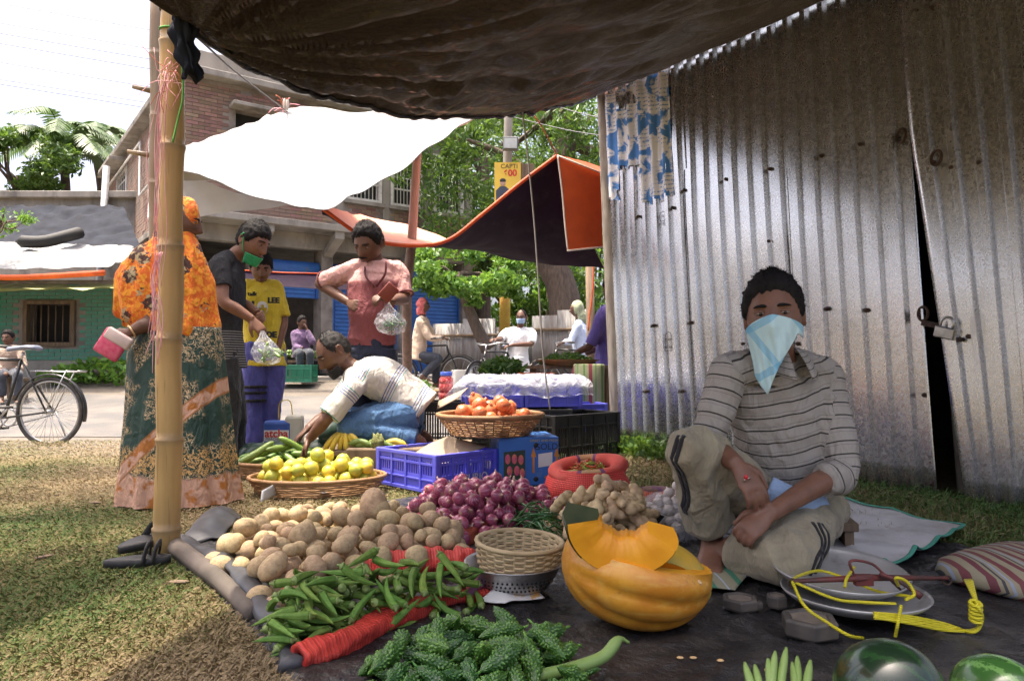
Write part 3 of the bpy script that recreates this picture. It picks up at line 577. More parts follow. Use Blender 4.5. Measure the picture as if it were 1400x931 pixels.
# ================================================================ bamboo poles
def bamboo_mat(name, c1, c2):
    n = NT(name); v = n.tc('Object', (9, 9, .7)); c = n.mix(n.ramp(n.noise(v, 3, 6), [(.35, 0), (.7, 1)]), c1, c2)
    c = n.mix(n.ramp(n.noise(n.tc('Object', (30, 30, 1)), 2.2, 3), [(.62, 0), (.7, .6)]), c, (.16, .10, .05))
    c = n.mix(n.ramp(n.attr('node'), [(.0, 0), (1, .75)]), c, (.24, .17, .09)); n.set(col=c, rough=.45); n.bump(n.noise(v, 9, 4), .15, .004); return n.mat
M_bam = bamboo_mat('bamboo', (.50, .33, .13), (.40, .25, .09)); M_bam2 = bamboo_mat('old_bamboo', (.33, .24, .14), (.22, .16, .10))
def bamboo(p0, p1, r0, r1, nodes, mat, label, bend=0.0):
    zs = []; L = np.linalg.norm(p1 - p0)
    for k, u in enumerate(nodes): zs += [(u - .012 / L * 2.2, 1.0, .3), (u - .006 / L, 1.09, 1), (u + .001, 1.10, 1), (u + .007 / L, .97, .8), (u + .02 / L * 1.5, 1.0, .2)]
    zs += [(u, 1.0, 0) for u in np.linspace(0, 1, 16) if all(abs(u - w) > .03 for w in nodes)]; zs.sort(); pts, rad, att = [], [], []
    side = nrm(np.cross(p1 - p0, V(0, 1, 0)))
    for u, k, a in zs: pts.append(p0 + (p1 - p0) * u + side * bend * math.sin(u * 3.14) + side * .004 * math.sin(u * 23)); rad.append((r0 + (r1 - r0) * u) * k); att.append(a)
    q = MB(); q.tube(pts, rad, 18); o = q.build('bamboo_pole', mat); a = o.data.attributes.new('node', 'FLOAT', 'POINT'); a.data.foreach_set('value', np.repeat(att, 18)); return tag(o, label, 'bamboo pole')
pA = gr(229, 757); pA[2] = -.02; tA = at(237, -20, 2.65)
bamboo(pA, tA, .047, .040, [.055, .21, .385, .545, .72, .90], M_bam, 'thick tawny bamboo pole standing at the corner of the groundsheet')
pB = V(-2.06, 4.25, -.02); bamboo(pB, at(214, -20, 4.25), .046, .034, [.12, .3, .46, .60, .735, .86], M_bam2, 'older greyer bamboo pole behind the woman, with stubs of branches')
for py, s in ((125, -.1), (213, -.13)):
    q = MB(); c = at(208, py, 4.25); q.tube([c, c + V(s, -.03, .015)], [.018, .012], 7); tag(q.build('branch_stub', M_bam2), 'short cut branch stub sticking out of the old bamboo pole', 'branch', 'bamboo branch stubs')
q = MB(); q.tube(spline([gr(548, 600) * 1 + V(-.15, 1.6, -.02), at(556, 420, 7.0), at(563, 330, 7.0), at(566, 280, 7.0), at(571, 205, 7.0)], 16), np.linspace(.05, .04, 16), 10); M_pinkpole = M('reddish_pole', (.36, .24, .20), (.24, .17, .14), .8, 5, stretch=(5, 5, 1), bump=.3)
tag(q.build('wooden_pole', M_pinkpole), 'knotty reddish wooden pole holding the orange tarp behind the man in the two tone shirt', 'pole')
q = MB(); q.tube([V(1.02, 9.3, -.1), at(808, 470, 9.3), at(806, 350, 9.3)], .055, 9); tag(q.build('wooden_pole', M_wood), 'brown pole with a hanging orange cloth strip beside the tin shed', 'pole')
q = MB(); q.tube(spline([at(812, 340, 9.15), at(811, 390, 9.15), at(806, 430, 9.15), at(804, 452, 9.15)], 12), .03, 6, flat=.3); tag(q.build('orange_strip', M_orange), 'narrow orange cloth strip hanging beside the brown pole', 'cloth')
# ================================================================ tarps overhead
def black_tarp_mat():
    n = NT('black_plastic_tarp'); v = n.tc('Object'); st = n.tc('Object', (1.2, 3.5, 6), (0, 0, .5))
    a = n.noise(st, 5, 6, .65, .6); b = n.noise(st, 16, 5, .7, .5); c = n.mix(n.ramp(a, [(.4, 0), (.7, 1)]), (.002, .0018, .0016), (.007, .0055, .004))
    c = n.mix(n.ramp(n.noise(v, 1.6, 4), [(.58, 0), (.72, .6)]), c, (.010, .007, .004)); n.set(col=c, rough=.2, spec=.42); n.bump(n.math('ADD', a, n.math('MULTIPLY', b, .5)), 1.0, .035)
    t = n.new('ShaderNodeBsdfTranslucent'); t.inputs[0].default_value = (.10, .06, .03, 1); x = n.new('ShaderNodeMixShader'); x.inputs[0].default_value = .015
    n.L(n.b.outputs[0], x.inputs[1]); n.L(t.outputs[0], x.inputs[2]); n.L(x.outputs[0], n.n['Material Output'].inputs[0]); return n.mat
M_black = black_tarp_mat()
A, B, Cc, D = at(262, 42, 2.62), wp(-.06, 3.0, .05), wp(5.6, 2.85, .05), V(-1.55, .85, 2.05)
nu, nv = 170, 120; u = np.linspace(0, 1, nu)[:, None]; v = np.linspace(0, 1, nv)[None, :]
P = A * ((1 - u) * (1 - v))[..., None] + B * (u * (1 - v))[..., None] + Cc * (u * v)[..., None] + D * ((1 - u) * v)[..., None]
sag = np.interp(u, [0, .06, .154, .34, .51, .7, .85, 1], [0, .11, .21, .29, .27, .2, .11, 0]) * (1 - v) ** 1.2 + .34 * 4 * u * (1 - u) * np.sin(math.pi * np.clip(v, 0, 1)) * .8
P[..., 2] -= sag
dA = P - A; rA = np.linalg.norm(dA, axis=-1); ang = np.arctan2(dA[..., 1], dA[..., 0] + 1e-9)
P[..., 2] += (.045 * np.sin(ang * 26 + 1.5 * np.sin(ang * 9)) + .02 * np.sin(ang * 55)) * np.clip(rA / .5, 0, 1) * np.exp(-rA / 1.3) + .010 * noise(P * V(1, 1, 0), 6, 51) * np.clip(rA, 0, 1)
P[..., 2] += (.020 * folds(P * V(1.0, 2.2, 0), 11, 55) + .008 * folds(P * V(1.0, 2.0, 0), 28, 56)) * np.clip(rA, 0, 1) * np.clip((1 - u) * 6, 0, 1)
mb = MB(); mb.grid(P); o = mb.build('black_tarp', M_black); tag(o, 'large black plastic tarpaulin stretched overhead from the bamboo pole to the tin shed', 'tarp')
q = MB(); q.tube(P[:, 0] - V(0, 0, .004), .012, 6); q.build('hem', M_black, o)
# tail of the tarp tied round the pole
tl = spline([at(262, 20, 2.58), at(252, 30, 2.56), at(251, 55, 2.56), at(258, 80, 2.56), at(264, 104, 2.56)], 24); rg = []
for i, c in enumerate(tl):
    w = .075 * (1 - .45 * i / 23) + .012 * math.sin(i * .9); a = np.linspace(0, 2 * math.pi, 40, endpoint=False); rr = w * (1 + .22 * np.sin(a * 7 + i * .12) + .1 * np.sin(a * 13 + i * .2))
    rg.append(c + np.stack([rr * np.cos(a) * .62, rr * np.sin(a) * .5, .02 * np.sin(a * 3)], -1))
q = MB(); q.loft(rg); tag(q.build('tarp_tail', M_blk_tarp), 'crumpled dark plastic end of the tarp knotted round the bamboo pole', 'tarp')
q = MB(); q.tube(spline([at(258, 0, 2.55), at(300, 5, 2.7), at(262, 40, 2.6)], 12), np.linspace(.05, .02, 12), 8); tag(q.build('tarp_fold', M_blk_tarp), 'gathered dark plastic fold running up from the pole knot', 'tarp')
# unseen orange awning added on the left for lawn shade and tin reflections
M_oporange = M('thick_orange_canvas', (.62, .12, .02), (.5, .09, .015), .75, 4, bump=.2)
sheet('unseen_awning', quad(V(-2.05, .7, 2.4), V(-1.80, 2.45, 2.4), V(-5.2, 3.5, 3.3), V(-5.2, .5, 3.3), 14, 14, .1), M_oporange, M_oporange, 'unseen orange awning added to shade the lawn', 'awning')
for x, y, h in ((-2.05, .7, 2.42), (-1.84, 2.42, 2.42), (-5.2, .5, 3.32), (-5.2, 3.5, 3.32)):
    q = MB(); q.tube([(x, y, -.02), (x, y, h)], .04, 8); tag(q.build('unseen_awning_pole', M_bam2), 'bamboo pole of the unseen orange awning added on the left', 'pole', 'added awning poles')
# white tarp
def edge_sheet(front, back, nv=24, nu=48): 
    f, b = spline(front, nu), spline(back, nu); v = np.linspace(0, 1, nv)[None, :, None]; return f[:, None] * (1 - v) + b[:, None] * v
f0 = spline([at(212, 220, 4.3), at(300, 254, 4.7), at(380, 280, 5.0), at(440, 286, 5.3), at(520, 248, 5.8), at(580, 208, 6.2), at(657, 152, 7.0)], 64); b0 = spline([at(213, 217, 4.42), at(255, 202, 5.6), at(330, 176, 6.4), at(393, 153, 7.0), at(480, 151, 7.2), at(580, 152, 7.2), at(657, 151, 7.05)], 64)
vv = np.linspace(0, 1, 28)[None, :, None]; wt = f0[:, None] * (1 - vv) + b0[:, None] * vv; wt[..., 2] -= .05 * np.sin(vv[..., 0] * 3.14)
kd = np.linalg.norm(wt - at(393, 153, 7.0), axis=-1); wt[..., 2] += .03 * np.exp(-kd * 4) + .008 * np.sin(np.arctan2(wt[..., 2] - at(393, 153, 7.0)[2], wt[..., 0] - at(393, 153, 7.0)[0]) * 40) * np.exp(-kd * 2) 
sheet('white_tarp', wt, M_whitetarp, M_whitetarp, 'bright white tarpaulin tied up by a knot between the bamboo pole and the brick building', 'tarp', amp=.05, freq=3.0, seed=61)
f0 = spline([at(214, 288, 5.3), at(260, 297, 5.5), at(330, 290, 5.75), at(395, 281, 6.0)], 40); b0 = spline([at(214, 228, 5.0), at(255, 238, 5.2), at(330, 260, 5.6), at(398, 279, 6.02)], 40); wt = f0[:, None] * (1 - vv) + b0[:, None] * vv
M_thin = M('thin_white_plastic', (.72, .73, .74), (.62, .64, .66), .45, 3, bump=.3, bscale=10, translucent=.35)
sheet('thin_white_sheet', wt, M_thin, M_thin, 'thin greyish white plastic sheet hanging below the white tarpaulin', 'tarp', amp=.03, freq=4, seed=62)
# orange and purple tarp
f0 = spline([at(440, 285, 6.0), at(500, 325, 6.0), at(560, 336, 6.05), at(612, 329, 6.1), at(660, 293, 6.2), at(710, 252, 6.3), at(762, 213, 6.4)], 70)
b0 = spline([at(442, 283, 6.2), at(500, 296, 7.5), at(560, 309, 7.7), at(620, 330, 7.9), at(690, 352, 7.9), at(750, 362, 7.8), at(826, 366, 7.6)], 70)
vv = np.linspace(0, 1, 30)[None, :, None]; ot = f0[:, None] * (1 - vv) + b0[:, None] * vv; ot[..., 2] -= .06 * np.sin(vv[..., 0] * 3.14)
M_salmon = M('sunlit_salmon_tarp', (.74, .36, .24), (.68, .29, .18), .7, 3, bump=.2, bscale=30)  # orange top side coloured paler, the sun's glare put into the colour
sheet('orange_tarp', ot, M_salmon, M_purple, 'tarpaulin with orange upper and dark purple under side tied up to a peak', 'tarp', amp=.02, freq=5, seed=71)
q = MB(); q.tube(f0 + V(0, -.01, 0), .018, 6); tag(q.build('tarp_border', M_orange), 'orange border rope along the front of the purple tarp', 'border')
a0 = spline([at(762, 213, 6.38), at(768, 260, 6.36), at(772, 305, 6.34), at(776, 343, 6.32)], 24); a1 = spline([at(820, 236, 6.6), at(822, 280, 6.6), at(823, 315, 6.6), at(824, 338, 6.6)], 24)
vv = np.linspace(0, 1, 14)[None, :, None]; sheet('orange_flap', a0[:, None] * (1 - vv) + a1[:, None] * vv, M_orange, M_orange, 'bright orange square flap hanging from the peak of the purple tarp', 'tarp', amp=.012, seed=72)
q = MB(); q.tube(a0 + V(0, -.012, 0), .008, 5); q.tube([at(762, 213, 6.37), at(820, 236, 6.55)], .008, 5); q.tube([at(776, 343, 6.3), at(824, 338, 6.56)], .008, 5)
M_cord = M('pale_cord', (.6, .5, .42), None, .8); tag(q.build('flap_hem', M_cord), 'pale stitched hem round the orange flap', 'hem')
a0 = [at(764, 213, 6.42), at(800, 222, 6.9), at(826, 231, 7.3)]; a1 = [at(764, 214, 6.4), at(800, 230, 6.6), at(826, 240, 6.7)]
sheet('orange_back_flap', spline(a0, 12)[:, None] * (1 - vv) + spline(a1, 12)[:, None] * vv, M_orange, M_orange, 'orange upper fold of the tarp sloping from the peak to the shed', 'tarp', amp=.005)
def cord(pts, r, mat, label, cat='rope', name='rope', n=20, group=None):
    q = MB(); q.tube(spline(pts, n), r, 6); return tag(q.build(name, mat), label, cat, group)
M_redcord = M('red_orange_string', (.50, .12, .06), None, .8); M_green_c = M('green_string', (.10, .35, .06), None, .7)
cord([at(715, 143, 5.6), at(735, 165, 5.9), at(750, 190, 6.2), at(762, 213, 6.4)], .006, M_redcord, 'orange string pulling up the peak of the purple tarp')
cord([at(713, 143, 4.9), at(721, 210, 4.9), at(730, 300, 4.9), at(737, 400, 4.9), at(742, 480, 4.9), at(752, 560, 4.9)], .006, M('grey_wire', (.42, .40, .37), None, .6), 'loose grey cord hanging from the black tarp to the crates', n=40)
cord([at(268, 50, 2.7), at(330, 105, 4.4), at(393, 153, 6.98)], .005, M('dark_cord', (.10, .09, .08), None, .8), 'thin cord from the bamboo pole to the knot of the white tarp')
M_pink = M('pink_string', (.75, .28, .34), (.78, .45, .46), .7, 20)
kn = thing('string_knot', 'frayed red and white string knot on top of the white tarp', 'knot', at(393, 153, 6.95))
r = np.random.default_rng(5)
for k in range(14):
    c = at(390, 150, 6.95); q = MB(); e = c + V(r.normal(0, .09), -.02, r.uniform(-.16, .14)); q.tube(spline([c, (c + e) / 2 + V(r.normal(0, .02), 0, .03), e], 8), .004, 4); q.build('strand', M_pink if k % 2 else M_redcord, kn)
for k in range(2):
    q = MB(); q.ball(at(389 + 4 * k, 143, 6.94), (.018, .018, .06), 8, 6); q.build('knot', M_cord, kn)
# pink strings hanging on the near bamboo pole
st = thing('pink_strings', 'tangle of pink plastic strings hanging down the bamboo pole', 'string', at(232, 100, 2.58))
for k in range(11):
    xo = r.normal(-4, 3); ln = r.choice([220, 280, 320, 400], p=[.3, .3, .3, .1]) + r.normal(0, 20); pts = [at(230 + xo * .6, 95 + r.uniform(-6, 10), 2.585)]
    for f_ in (.25, .5, .75, 1): pts.append(at(226 - 10 * f_ + xo * (1 + f_ * .6) + r.normal(0, 3.5), 95 + (ln - 40) * f_, 2.57 - .02 * f_))
    q = MB(); q.tube(spline(pts, 26), .0012, 4); q.build('strand', M_pink, st)
for k in range(18):
    c = at(234 + r.normal(0, 6), 98 + r.normal(0, 10), 2.585); e = c + V(r.normal(0, .05), -.02, r.normal(-.03, .05)); q = MB(); q.tube(spline([c, (c + e) / 2 + V(r.normal(0, .02), -.01, r.normal(0, .03)), e], 8), .0012, 4); q.build('strand', M_pink if k % 3 else M_redcord, st)
for k in range(9):
    x0 = 214 + r.normal(0, 4); pts = [at(219 + r.normal(0, 3), 345, 2.56), at(210 + r.normal(0, 6), 385, 2.56), at(212 + r.normal(0, 8), 430, 2.56), at(x0 + r.normal(0, 6), 470 + r.uniform(-20, 40), 2.56)]
    q = MB(); q.tube(spline(pts, 16), .0014, 4); q.build('strand', M_pink, st)
for py, w in ((15, .044), (42, .044)):
    q = MB(); c = tA + (pA - tA) * ((py + 20) / 777.); q.tube([c + V(w * math.cos(a), w * math.sin(a), .004 * math.sin(a)) for a in np.linspace(0, 6.283, 24)], .004, 5, cap=False); q.build('binding', M_green_c if py > 30 else M_wire, st)
cord([at(248, 70, 2.57), at(250, 130, 2.56), at(244, 160, 2.56), at(236, 195, 2.55)], .0035, M_green_c, 'green string tied round the near bamboo pole')
# ================================================================ people
def remesh(mb, voxel, smooth=4, fac=.5):
    me = mb.mesh('tmp', [], False); fix_normals(me); ob = bpy.data.objects.new('tmp', me); COL.objects.link(ob)
    m = ob.modifiers.new('r', 'REMESH'); m.mode = 'VOXEL'; m.voxel_size = voxel; s = ob.modifiers.new('s', 'SMOOTH'); s.factor = fac; s.iterations = smooth
    bpy.context.view_layer.update(); out = bpy.data.meshes.new_from_object(ob.evaluated_get(bpy.context.evaluated_depsgraph_get()))
    bpy.data.objects.remove(ob); bpy.data.meshes.remove(me); return out
def get_co(me):
    a = np.empty(len(me.vertices) * 3); me.vertices.foreach_get('co', a); return a.reshape(-1, 3)
def get_no(me):
    a = np.empty(len(me.vertices) * 3); me.vertices.foreach_get('normal', a); return a.reshape(-1, 3)
def wrinkle(me, amp, freq, seed, weight=None, st=(1, 1, .8)):
    co, no = get_co(me), get_no(me); q_ = co * V(*st); d = amp * .62 * (folds(q_, freq * 3.0, seed) - .5) + amp * .30 * (folds(q_, freq * 6.5, seed + 4) - .5) + amp * .5 * noise(co, freq * 1.2, seed + 9)
    if weight is not None: d = d * weight(co)
    co += no * d[:, None]; me.vertices.foreach_set('co', co.ravel()); me.update()
def seg_attr(me, segs, name='along'):
    "distance along the nearest limb segment, for stripes that run round it"
    co = get_co(me); best = np.full(len(co), 1e9); val = np.zeros(len(co)); sid = np.zeros(len(co))
    for k, (a, b, off, r) in enumerate(segs):
        d = b - a; L = np.linalg.norm(d); t = np.clip((co - a) @ d / (L * L), -.3, 1.3); tc = np.clip(t, 0, 1); q = np.linalg.norm(co - (a + tc[:, None] * d), axis=1) / r
        m = q < best; best[m] = q[m]; val[m] = off + t[m] * L; sid[m] = k
    for nm, arr in ((name, val), ('segment', sid)):
        at_ = me.attributes.new(nm, 'FLOAT', 'POINT'); at_.data.foreach_set('value', arr)
def finish(me, name, mat, parent, org):
    co = get_co(me) - org; me.vertices.foreach_set('co', co.ravel()); me.materials.clear()
    for m in (mat if isinstance(mat, list) else [mat]): me.materials.append(m)
    me.polygons.foreach_set('use_smooth', [True] * len(me.polygons)); me.update(); o = link(name, me, parent); ORG[o.name] = org; return o
def skin_mat(name, c):
    n = NT(name); v = n.tc('Object'); a = n.noise(v, 22, 5); col = n.mix(n.ramp(a, [(.3, 0), (.7, 1)]), c, tuple(x * .72 for x in c))
    n.set(col=col, rough=.5, spec=.4, sss=.12); n.b.inputs['Subsurface Radius'].default_value = (.01, .004, .002); n.b.inputs['Subsurface Scale'].default_value = .6; n.bump(n.noise(v, 180, 3), .15, .002); return n.mat
SK0 = skin_mat('deep_brown_skin', (.20, .098, .062)); SK1 = skin_mat('dark_brown_skin', (.145, .070, .043)); SK2 = skin_mat('brown_skin', (.22, .105, .062)); SK3 = skin_mat('light_brown_skin', (.30, .155, .095))
M_hair = M('black_hair', (.007, .006, .006), (.012, .010, .010), .72, 60, spec=.2, stretch=(1, 1, .3), bump=.7, bscale=160); M_eyew = M('eye_white', (.30, .26, .23), None, .3); M_iris = M('dark_iris', (.02, .01, .006), None, .15)
M_lip = M('lips', (.17, .07, .055), None, .5)
def ell(c, ax, ay, n=20):
    a = np.linspace(0, 2 * math.pi, n, endpoint=False); return np.asarray(c) + np.outer(np.cos(a), ax) + np.outer(np.sin(a), ay)
def head_pts(p):
    x, y, z = p[..., 0].copy(), p[..., 1].copy(), p[..., 2].copy()
    t = np.clip((-z - .015) / .10, 0, 1); fr = y > 0
    x *= 1 - .30 * t ** 1.6; y = np.where(fr, y * (1 - .02 * t), y * (1 - .42 * t))
    top = np.clip(z / .118, 0, 1); y -= .008 * top; f = np.clip(y / .09, 0, 1) ** 2
    rz_ = np.interp(z, [-.047, -.036, -.026, 0, .02, .035], [0, .75, 1, .55, .22, 0]); y = y + f * .024 * np.exp(-(x / .0105) ** 2) * rz_
    y += f * .010 * np.exp(-(x / .019) ** 2 - ((z + .032) / .008) ** 2)
    ax = np.abs(x); y -= f * .011 * np.exp(-((ax - .032) / .015) ** 2 - ((z - .010) / .011) ** 2); y += f * .006 * np.exp(-((ax - .03) / .022) ** 2 - ((z - .031) / .008) ** 2)
    y += f * (.007 * np.exp(-(x / .021) ** 2 - ((z + .056) / .005) ** 2) + .008 * np.exp(-(x / .018) ** 2 - ((z + .069) / .005) ** 2) - .002 * np.exp(-(x / .026) ** 2 - ((z + .0625) / .0025) ** 2))
    y += f * .010 * np.exp(-(x / .02) ** 2 - ((z + .102) / .014) ** 2); x = x + np.sign(x) * .004 * np.exp(-((z + .02) / .02) ** 2) * f
    return np.stack([x, y, z], -1)
def sphere_pts(n=56, m=44):
    th = np.linspace(.02, math.pi - .02, m)[::-1]; a = np.linspace(0, 2 * math.pi, n, endpoint=False)
    return np.array([[[math.sin(t) * math.cos(x), math.sin(t) * math.sin(x), math.cos(t)] for x in a] for t in th])
HS = V(.074, .096, .118)
class Head:
    def __init__(s, c, fwd, up, k=1.0):
        f = nrm(fwd); r = nrm(np.cross(f, up)); u = np.cross(r, f); s.R = np.stack([r, f, u], 1); s.c = np.asarray(c, float); s.k = k
    def w(s, p): return (np.asarray(p, float) * s.k) @ s.R.T + s.c
    def mesh_into(s, mb, mi=0):
        p = head_pts(sphere_pts() * HS); mb.loft(s.w(p), True, mi)
        for sx in (-1, 1):                                        # ears
            a = np.linspace(0, 2 * math.pi, 14, endpoint=False); rings = []
            for d, sc in ((-.004, .8), (.006, 1), (.014, 1.02), (.017, .85), (.012, .55)):
                rings.append(s.w(np.stack([np.full(14, sx * (.068 + d)), -.008 - d * .9 + .017 * sc * np.cos(a) * (1 + .2 * np.sin(a)), -.004 + .031 * sc * np.sin(a)], -1)))
            mb.loft(rings if sx < 0 else rings, True, mi)
    def details(s, parent, org, hair='short', brow=True, stache=False, eyes=True, lips=True, skin=None, hairmat=None, look=(0, 0)):
        hm = hairmat or M_hair
        if eyes:
            for sx in (-1, 1):
                q = MB(); c = s.w((sx * .032, .0785, .0085)); q.ball(c, V(.0140, .010, .0050) * s.k, 14, 10, 0, s.R); e = finish(q.mesh('eye', [M_eyew]), 'eye', M_eyew, parent, org)
                q = MB(); q.ball(s.w((sx * .032 + look[0], .0845, .0085 + look[1])), V(.0060, .0048, .0056) * s.k, 12, 8, 0, s.R); finish(q.mesh('iris', [M_iris]), 'iris', M_iris, e, org)
                q = MB(); pts = [s.w((sx * .032 + x, .0865 - 12 * x * x - abs(x) * .12, .0138 - 14 * x * x)) for x in np.linspace(-.017, .017, 9)]; q.tube(pts, np.array([.001, .0026, .0034, .0036, .0036, .0036, .0034, .0026, .001]) * s.k, 7); finish(q.mesh('eyelid', []), 'eyelid', skin or M_hair, parent, org)
        if brow:
            for sx in (-1, 1):
                q = MB(); pts = [s.w((sx * (.014 + .036 * u), .0935 - .020 * u * u - .003 * u, .027 + .010 * u - .012 * u * u)) for u in np.linspace(0, 1, 9)]; q.tube(pts, np.array([.002, .0042, .0048, .0048, .0044, .004, .0034, .0026, .001]) * s.k, 7, flat=1.0); finish(q.mesh('eyebrow', []), 'eyebrow', hm, parent, org)
        if stache:
            q = MB(); pts = [s.w((x, .1035 - 9 * x * x, -.0455 - 4 * x * x)) for x in np.linspace(-.031, .031, 13)]; q.tube(pts, np.array([.001, .003, .0045, .0055, .006, .006, .0055, .006, .006, .0055, .0045, .003, .001]) * s.k, 7); finish(q.mesh('moustache', []), 'moustache', hm, parent, org)
        if lips:
            q = MB()
            for z, y in ((-.0562, .1005), (-.0685, .0995)): q.tube([s.w((x, y - 11 * x * x, z + (3 * x * x if z < -.06 else -2 * x * x))) for x in np.linspace(-.022, .022, 9)], np.array([.0005, .003, .004, .0046, .0046, .0046, .004, .003, .0005]) * s.k, 7)
            finish(q.mesh('lips', []), 'lips', M_lip, parent, org)
        if hair:
            S = sphere_pts(64, 48); p = head_pts(S * HS); x, y, z = S[..., 0], S[..., 1], S[..., 2]; az = np.arctan2(x, y)
            # hairline height (unit z) by direction: front high, temples dip, ears cut, nape low
            aa = np.abs(az); jag = .05 * noise(S * 1.0, 22, 91) + .03 * noise(S, 50, 92)
            line = np.interp(aa, [0, .55, .95, 1.25, 1.5, 1.75, 2.1, 3.15], {'short': [.58, .56, .40, .02, -.12, .02, -.42, -.52], 'fringe': [.42, .40, .30, -.02, -.15, .0, -.42, -.52], 'bald': [.93, .90, .66, .15, -.08, .02, -.42, -.5]}[hair]) + jag
            th = np.clip((z - line) / .16, 0, 1) ** .6; lift = (.011 if hair != 'bald' else .006) + (.008 * np.clip(z, 0, 1) if hair != 'bald' else 0)
            rad = nrm_rows(S); strand = .0035 * noise(S * V(1, 1, .35), 38, 93) + .003 * noise(S * V(1, .4, 1), 60, 94)
            hp_ = p + rad * ((lift + strand) * th - .004 * (1 - th))[..., None]
            mb = MB(); kk, nn = S.shape[:2]; f = []
            for i in range(kk - 1):
                for j in range(nn):
                    j2 = (j + 1) % nn
                    if max(z[i, j] - line[i, j], z[i + 1, j] - line[i + 1, j], z[i, j2] - line[i, j2], z[i + 1, j2] - line[i + 1, j2]) > -.03: f.append((i * nn + j, i * nn + j2, (i + 1) * nn + j2, (i + 1) * nn + j))
            f.append(tuple((kk - 1) * nn + j for j in range(nn)))
            mb.add(s.w(hp_), f); rs_ = np.random.default_rng(5); ii, jj = np.nonzero(th > .25); pk_ = rs_.integers(0, len(ii), 1500); b_ = hp_[ii[pk_], jj[pk_]] - rad[ii[pk_], jj[pk_]] * .003; dd_ = rad[ii[pk_], jj[pk_]] * .55 + rs_.normal(0, .38, (1500, 3)) + V(0, .25, -.25); dd_ = nrm_rows(dd_) * rs_.uniform(.008, .017, (1500, 1)); sd_ = nrm_rows(np.cross(dd_, rs_.normal(size=(1500, 3)))) * .0011
            mb.add(s.w(np.stack([b_ - sd_, b_ + sd_, b_ + dd_], 1).reshape(-1, 3)), [(3 * q_, 3 * q_ + 1, 3 * q_ + 2) for q_ in range(1500)]); finish(mb.mesh('hair', []), 'hair', hm, parent, org)
def nrm_rows(a): return a / (np.linalg.norm(a, axis=-1)[..., None] + 1e-9)
def limb(mb, pts, rad, n=14):
    pts = np.asarray(pts, float); p = spline(pts, max(12, 7 * len(pts))); x = np.linspace(0, len(pts) - 1, len(p)); mb.tube(p, np.interp(x, np.arange(len(rad)) * (len(pts) - 1) / (len(rad) - 1), rad), n)
def hand(mb, w, d, nrmv, side, k=1.0, curl=.5, spread=.12, curls=None):
    "palm and five fingers: d points to the fingers, nrmv is where the palm faces, side = +1 if the thumb is on d x nrmv"
    d = nrm(d); s = nrm(np.cross(d, nrmv)); n = np.cross(s, d); w = np.asarray(w, float)
    rings = [ell(w + d * a * k, s * b * k, n * c * k, 12) for a, b, c in ((-.02, .024, .019), (.01, .027, .018), (.04, .036, .016), (.07, .041, .014), (.09, .039, .012), (.098, .03, .008))]
    mb.loft(rings)
    for i, (L, o) in enumerate(((.070, .029), (.080, .0095), (.075, -.0105), (.058, -.029))):
        c = (curls[i] if curls else curl) ; b = w + (d * .088 + s * side * o) * k; dd = nrm(d + s * side * (o / .03) * spread); pts = [b - dd * .02 * k, b]; a = 0
        for f_, cv in ((.42, c * .9), (.32, c * 1.15), (.26, c * .7)):
            a += cv; pts.append(pts[-1] + (dd * math.cos(a) + n * math.sin(a)) * L * f_ * k)
        mb.tube(spline(pts, 13), np.linspace(.0098, .0072, 13) * k, 9)
    b = w + (d * .022 + s * side * .026) * k; t1 = nrm(d * .7 + s * side * .65 + n * .35); t2 = nrm(d * .95 + s * side * .15 + n * (.3 + .4 * curl)); pts = [b - t1 * .01 * k, b + t1 * .036 * k, b + t1 * .036 * k + t2 * .03 * k, b + t1 * .036 * k + t2 * .056 * k]
    mb.tube(spline(pts, 12), np.array([.014] * 4 + list(np.linspace(.0125, .0085, 8))) * k, 9)
def foot(mb, ankle, toe_dir, k=1.0, toes=True, z=None):
    d = nrm(toe_dir * V(1, 1, .35)); s = nrm(np.cross(d, V(0, 0, 1))); u = np.cross(s, d); a = np.asarray(ankle, float); h = .075 * k
    rings = []
    for x, w, top, bot in ((-.055, .022, -.3, -.9), (-.045, .032, .1, -1), (0, .036, .65, -1), (.05, .036, .25, -1), (.10, .043, -.35, -1), (.15, .046, -.62, -1), (.175, .040, -.72, -1)):
        rings.append(ell(a + d * x * k + u * h * (top + bot) / 2, s * w * k, u * h * (top - bot) / 2, 14))
    mb.loft(rings)
    for i in range(5):
        b = a + d * (.165 - .012 * abs(i - .6)) * k + s * (-.034 + .017 * i) * k - u * h * .84; mb.tube(spline([b - d * .02 * k, b + d * .018 * k + u * .003, b + d * (.04 - .004 * i) * k - u * .004], 8), np.linspace(.0105 if i else .013, .0085 if i else .011, 8) * k, 8)
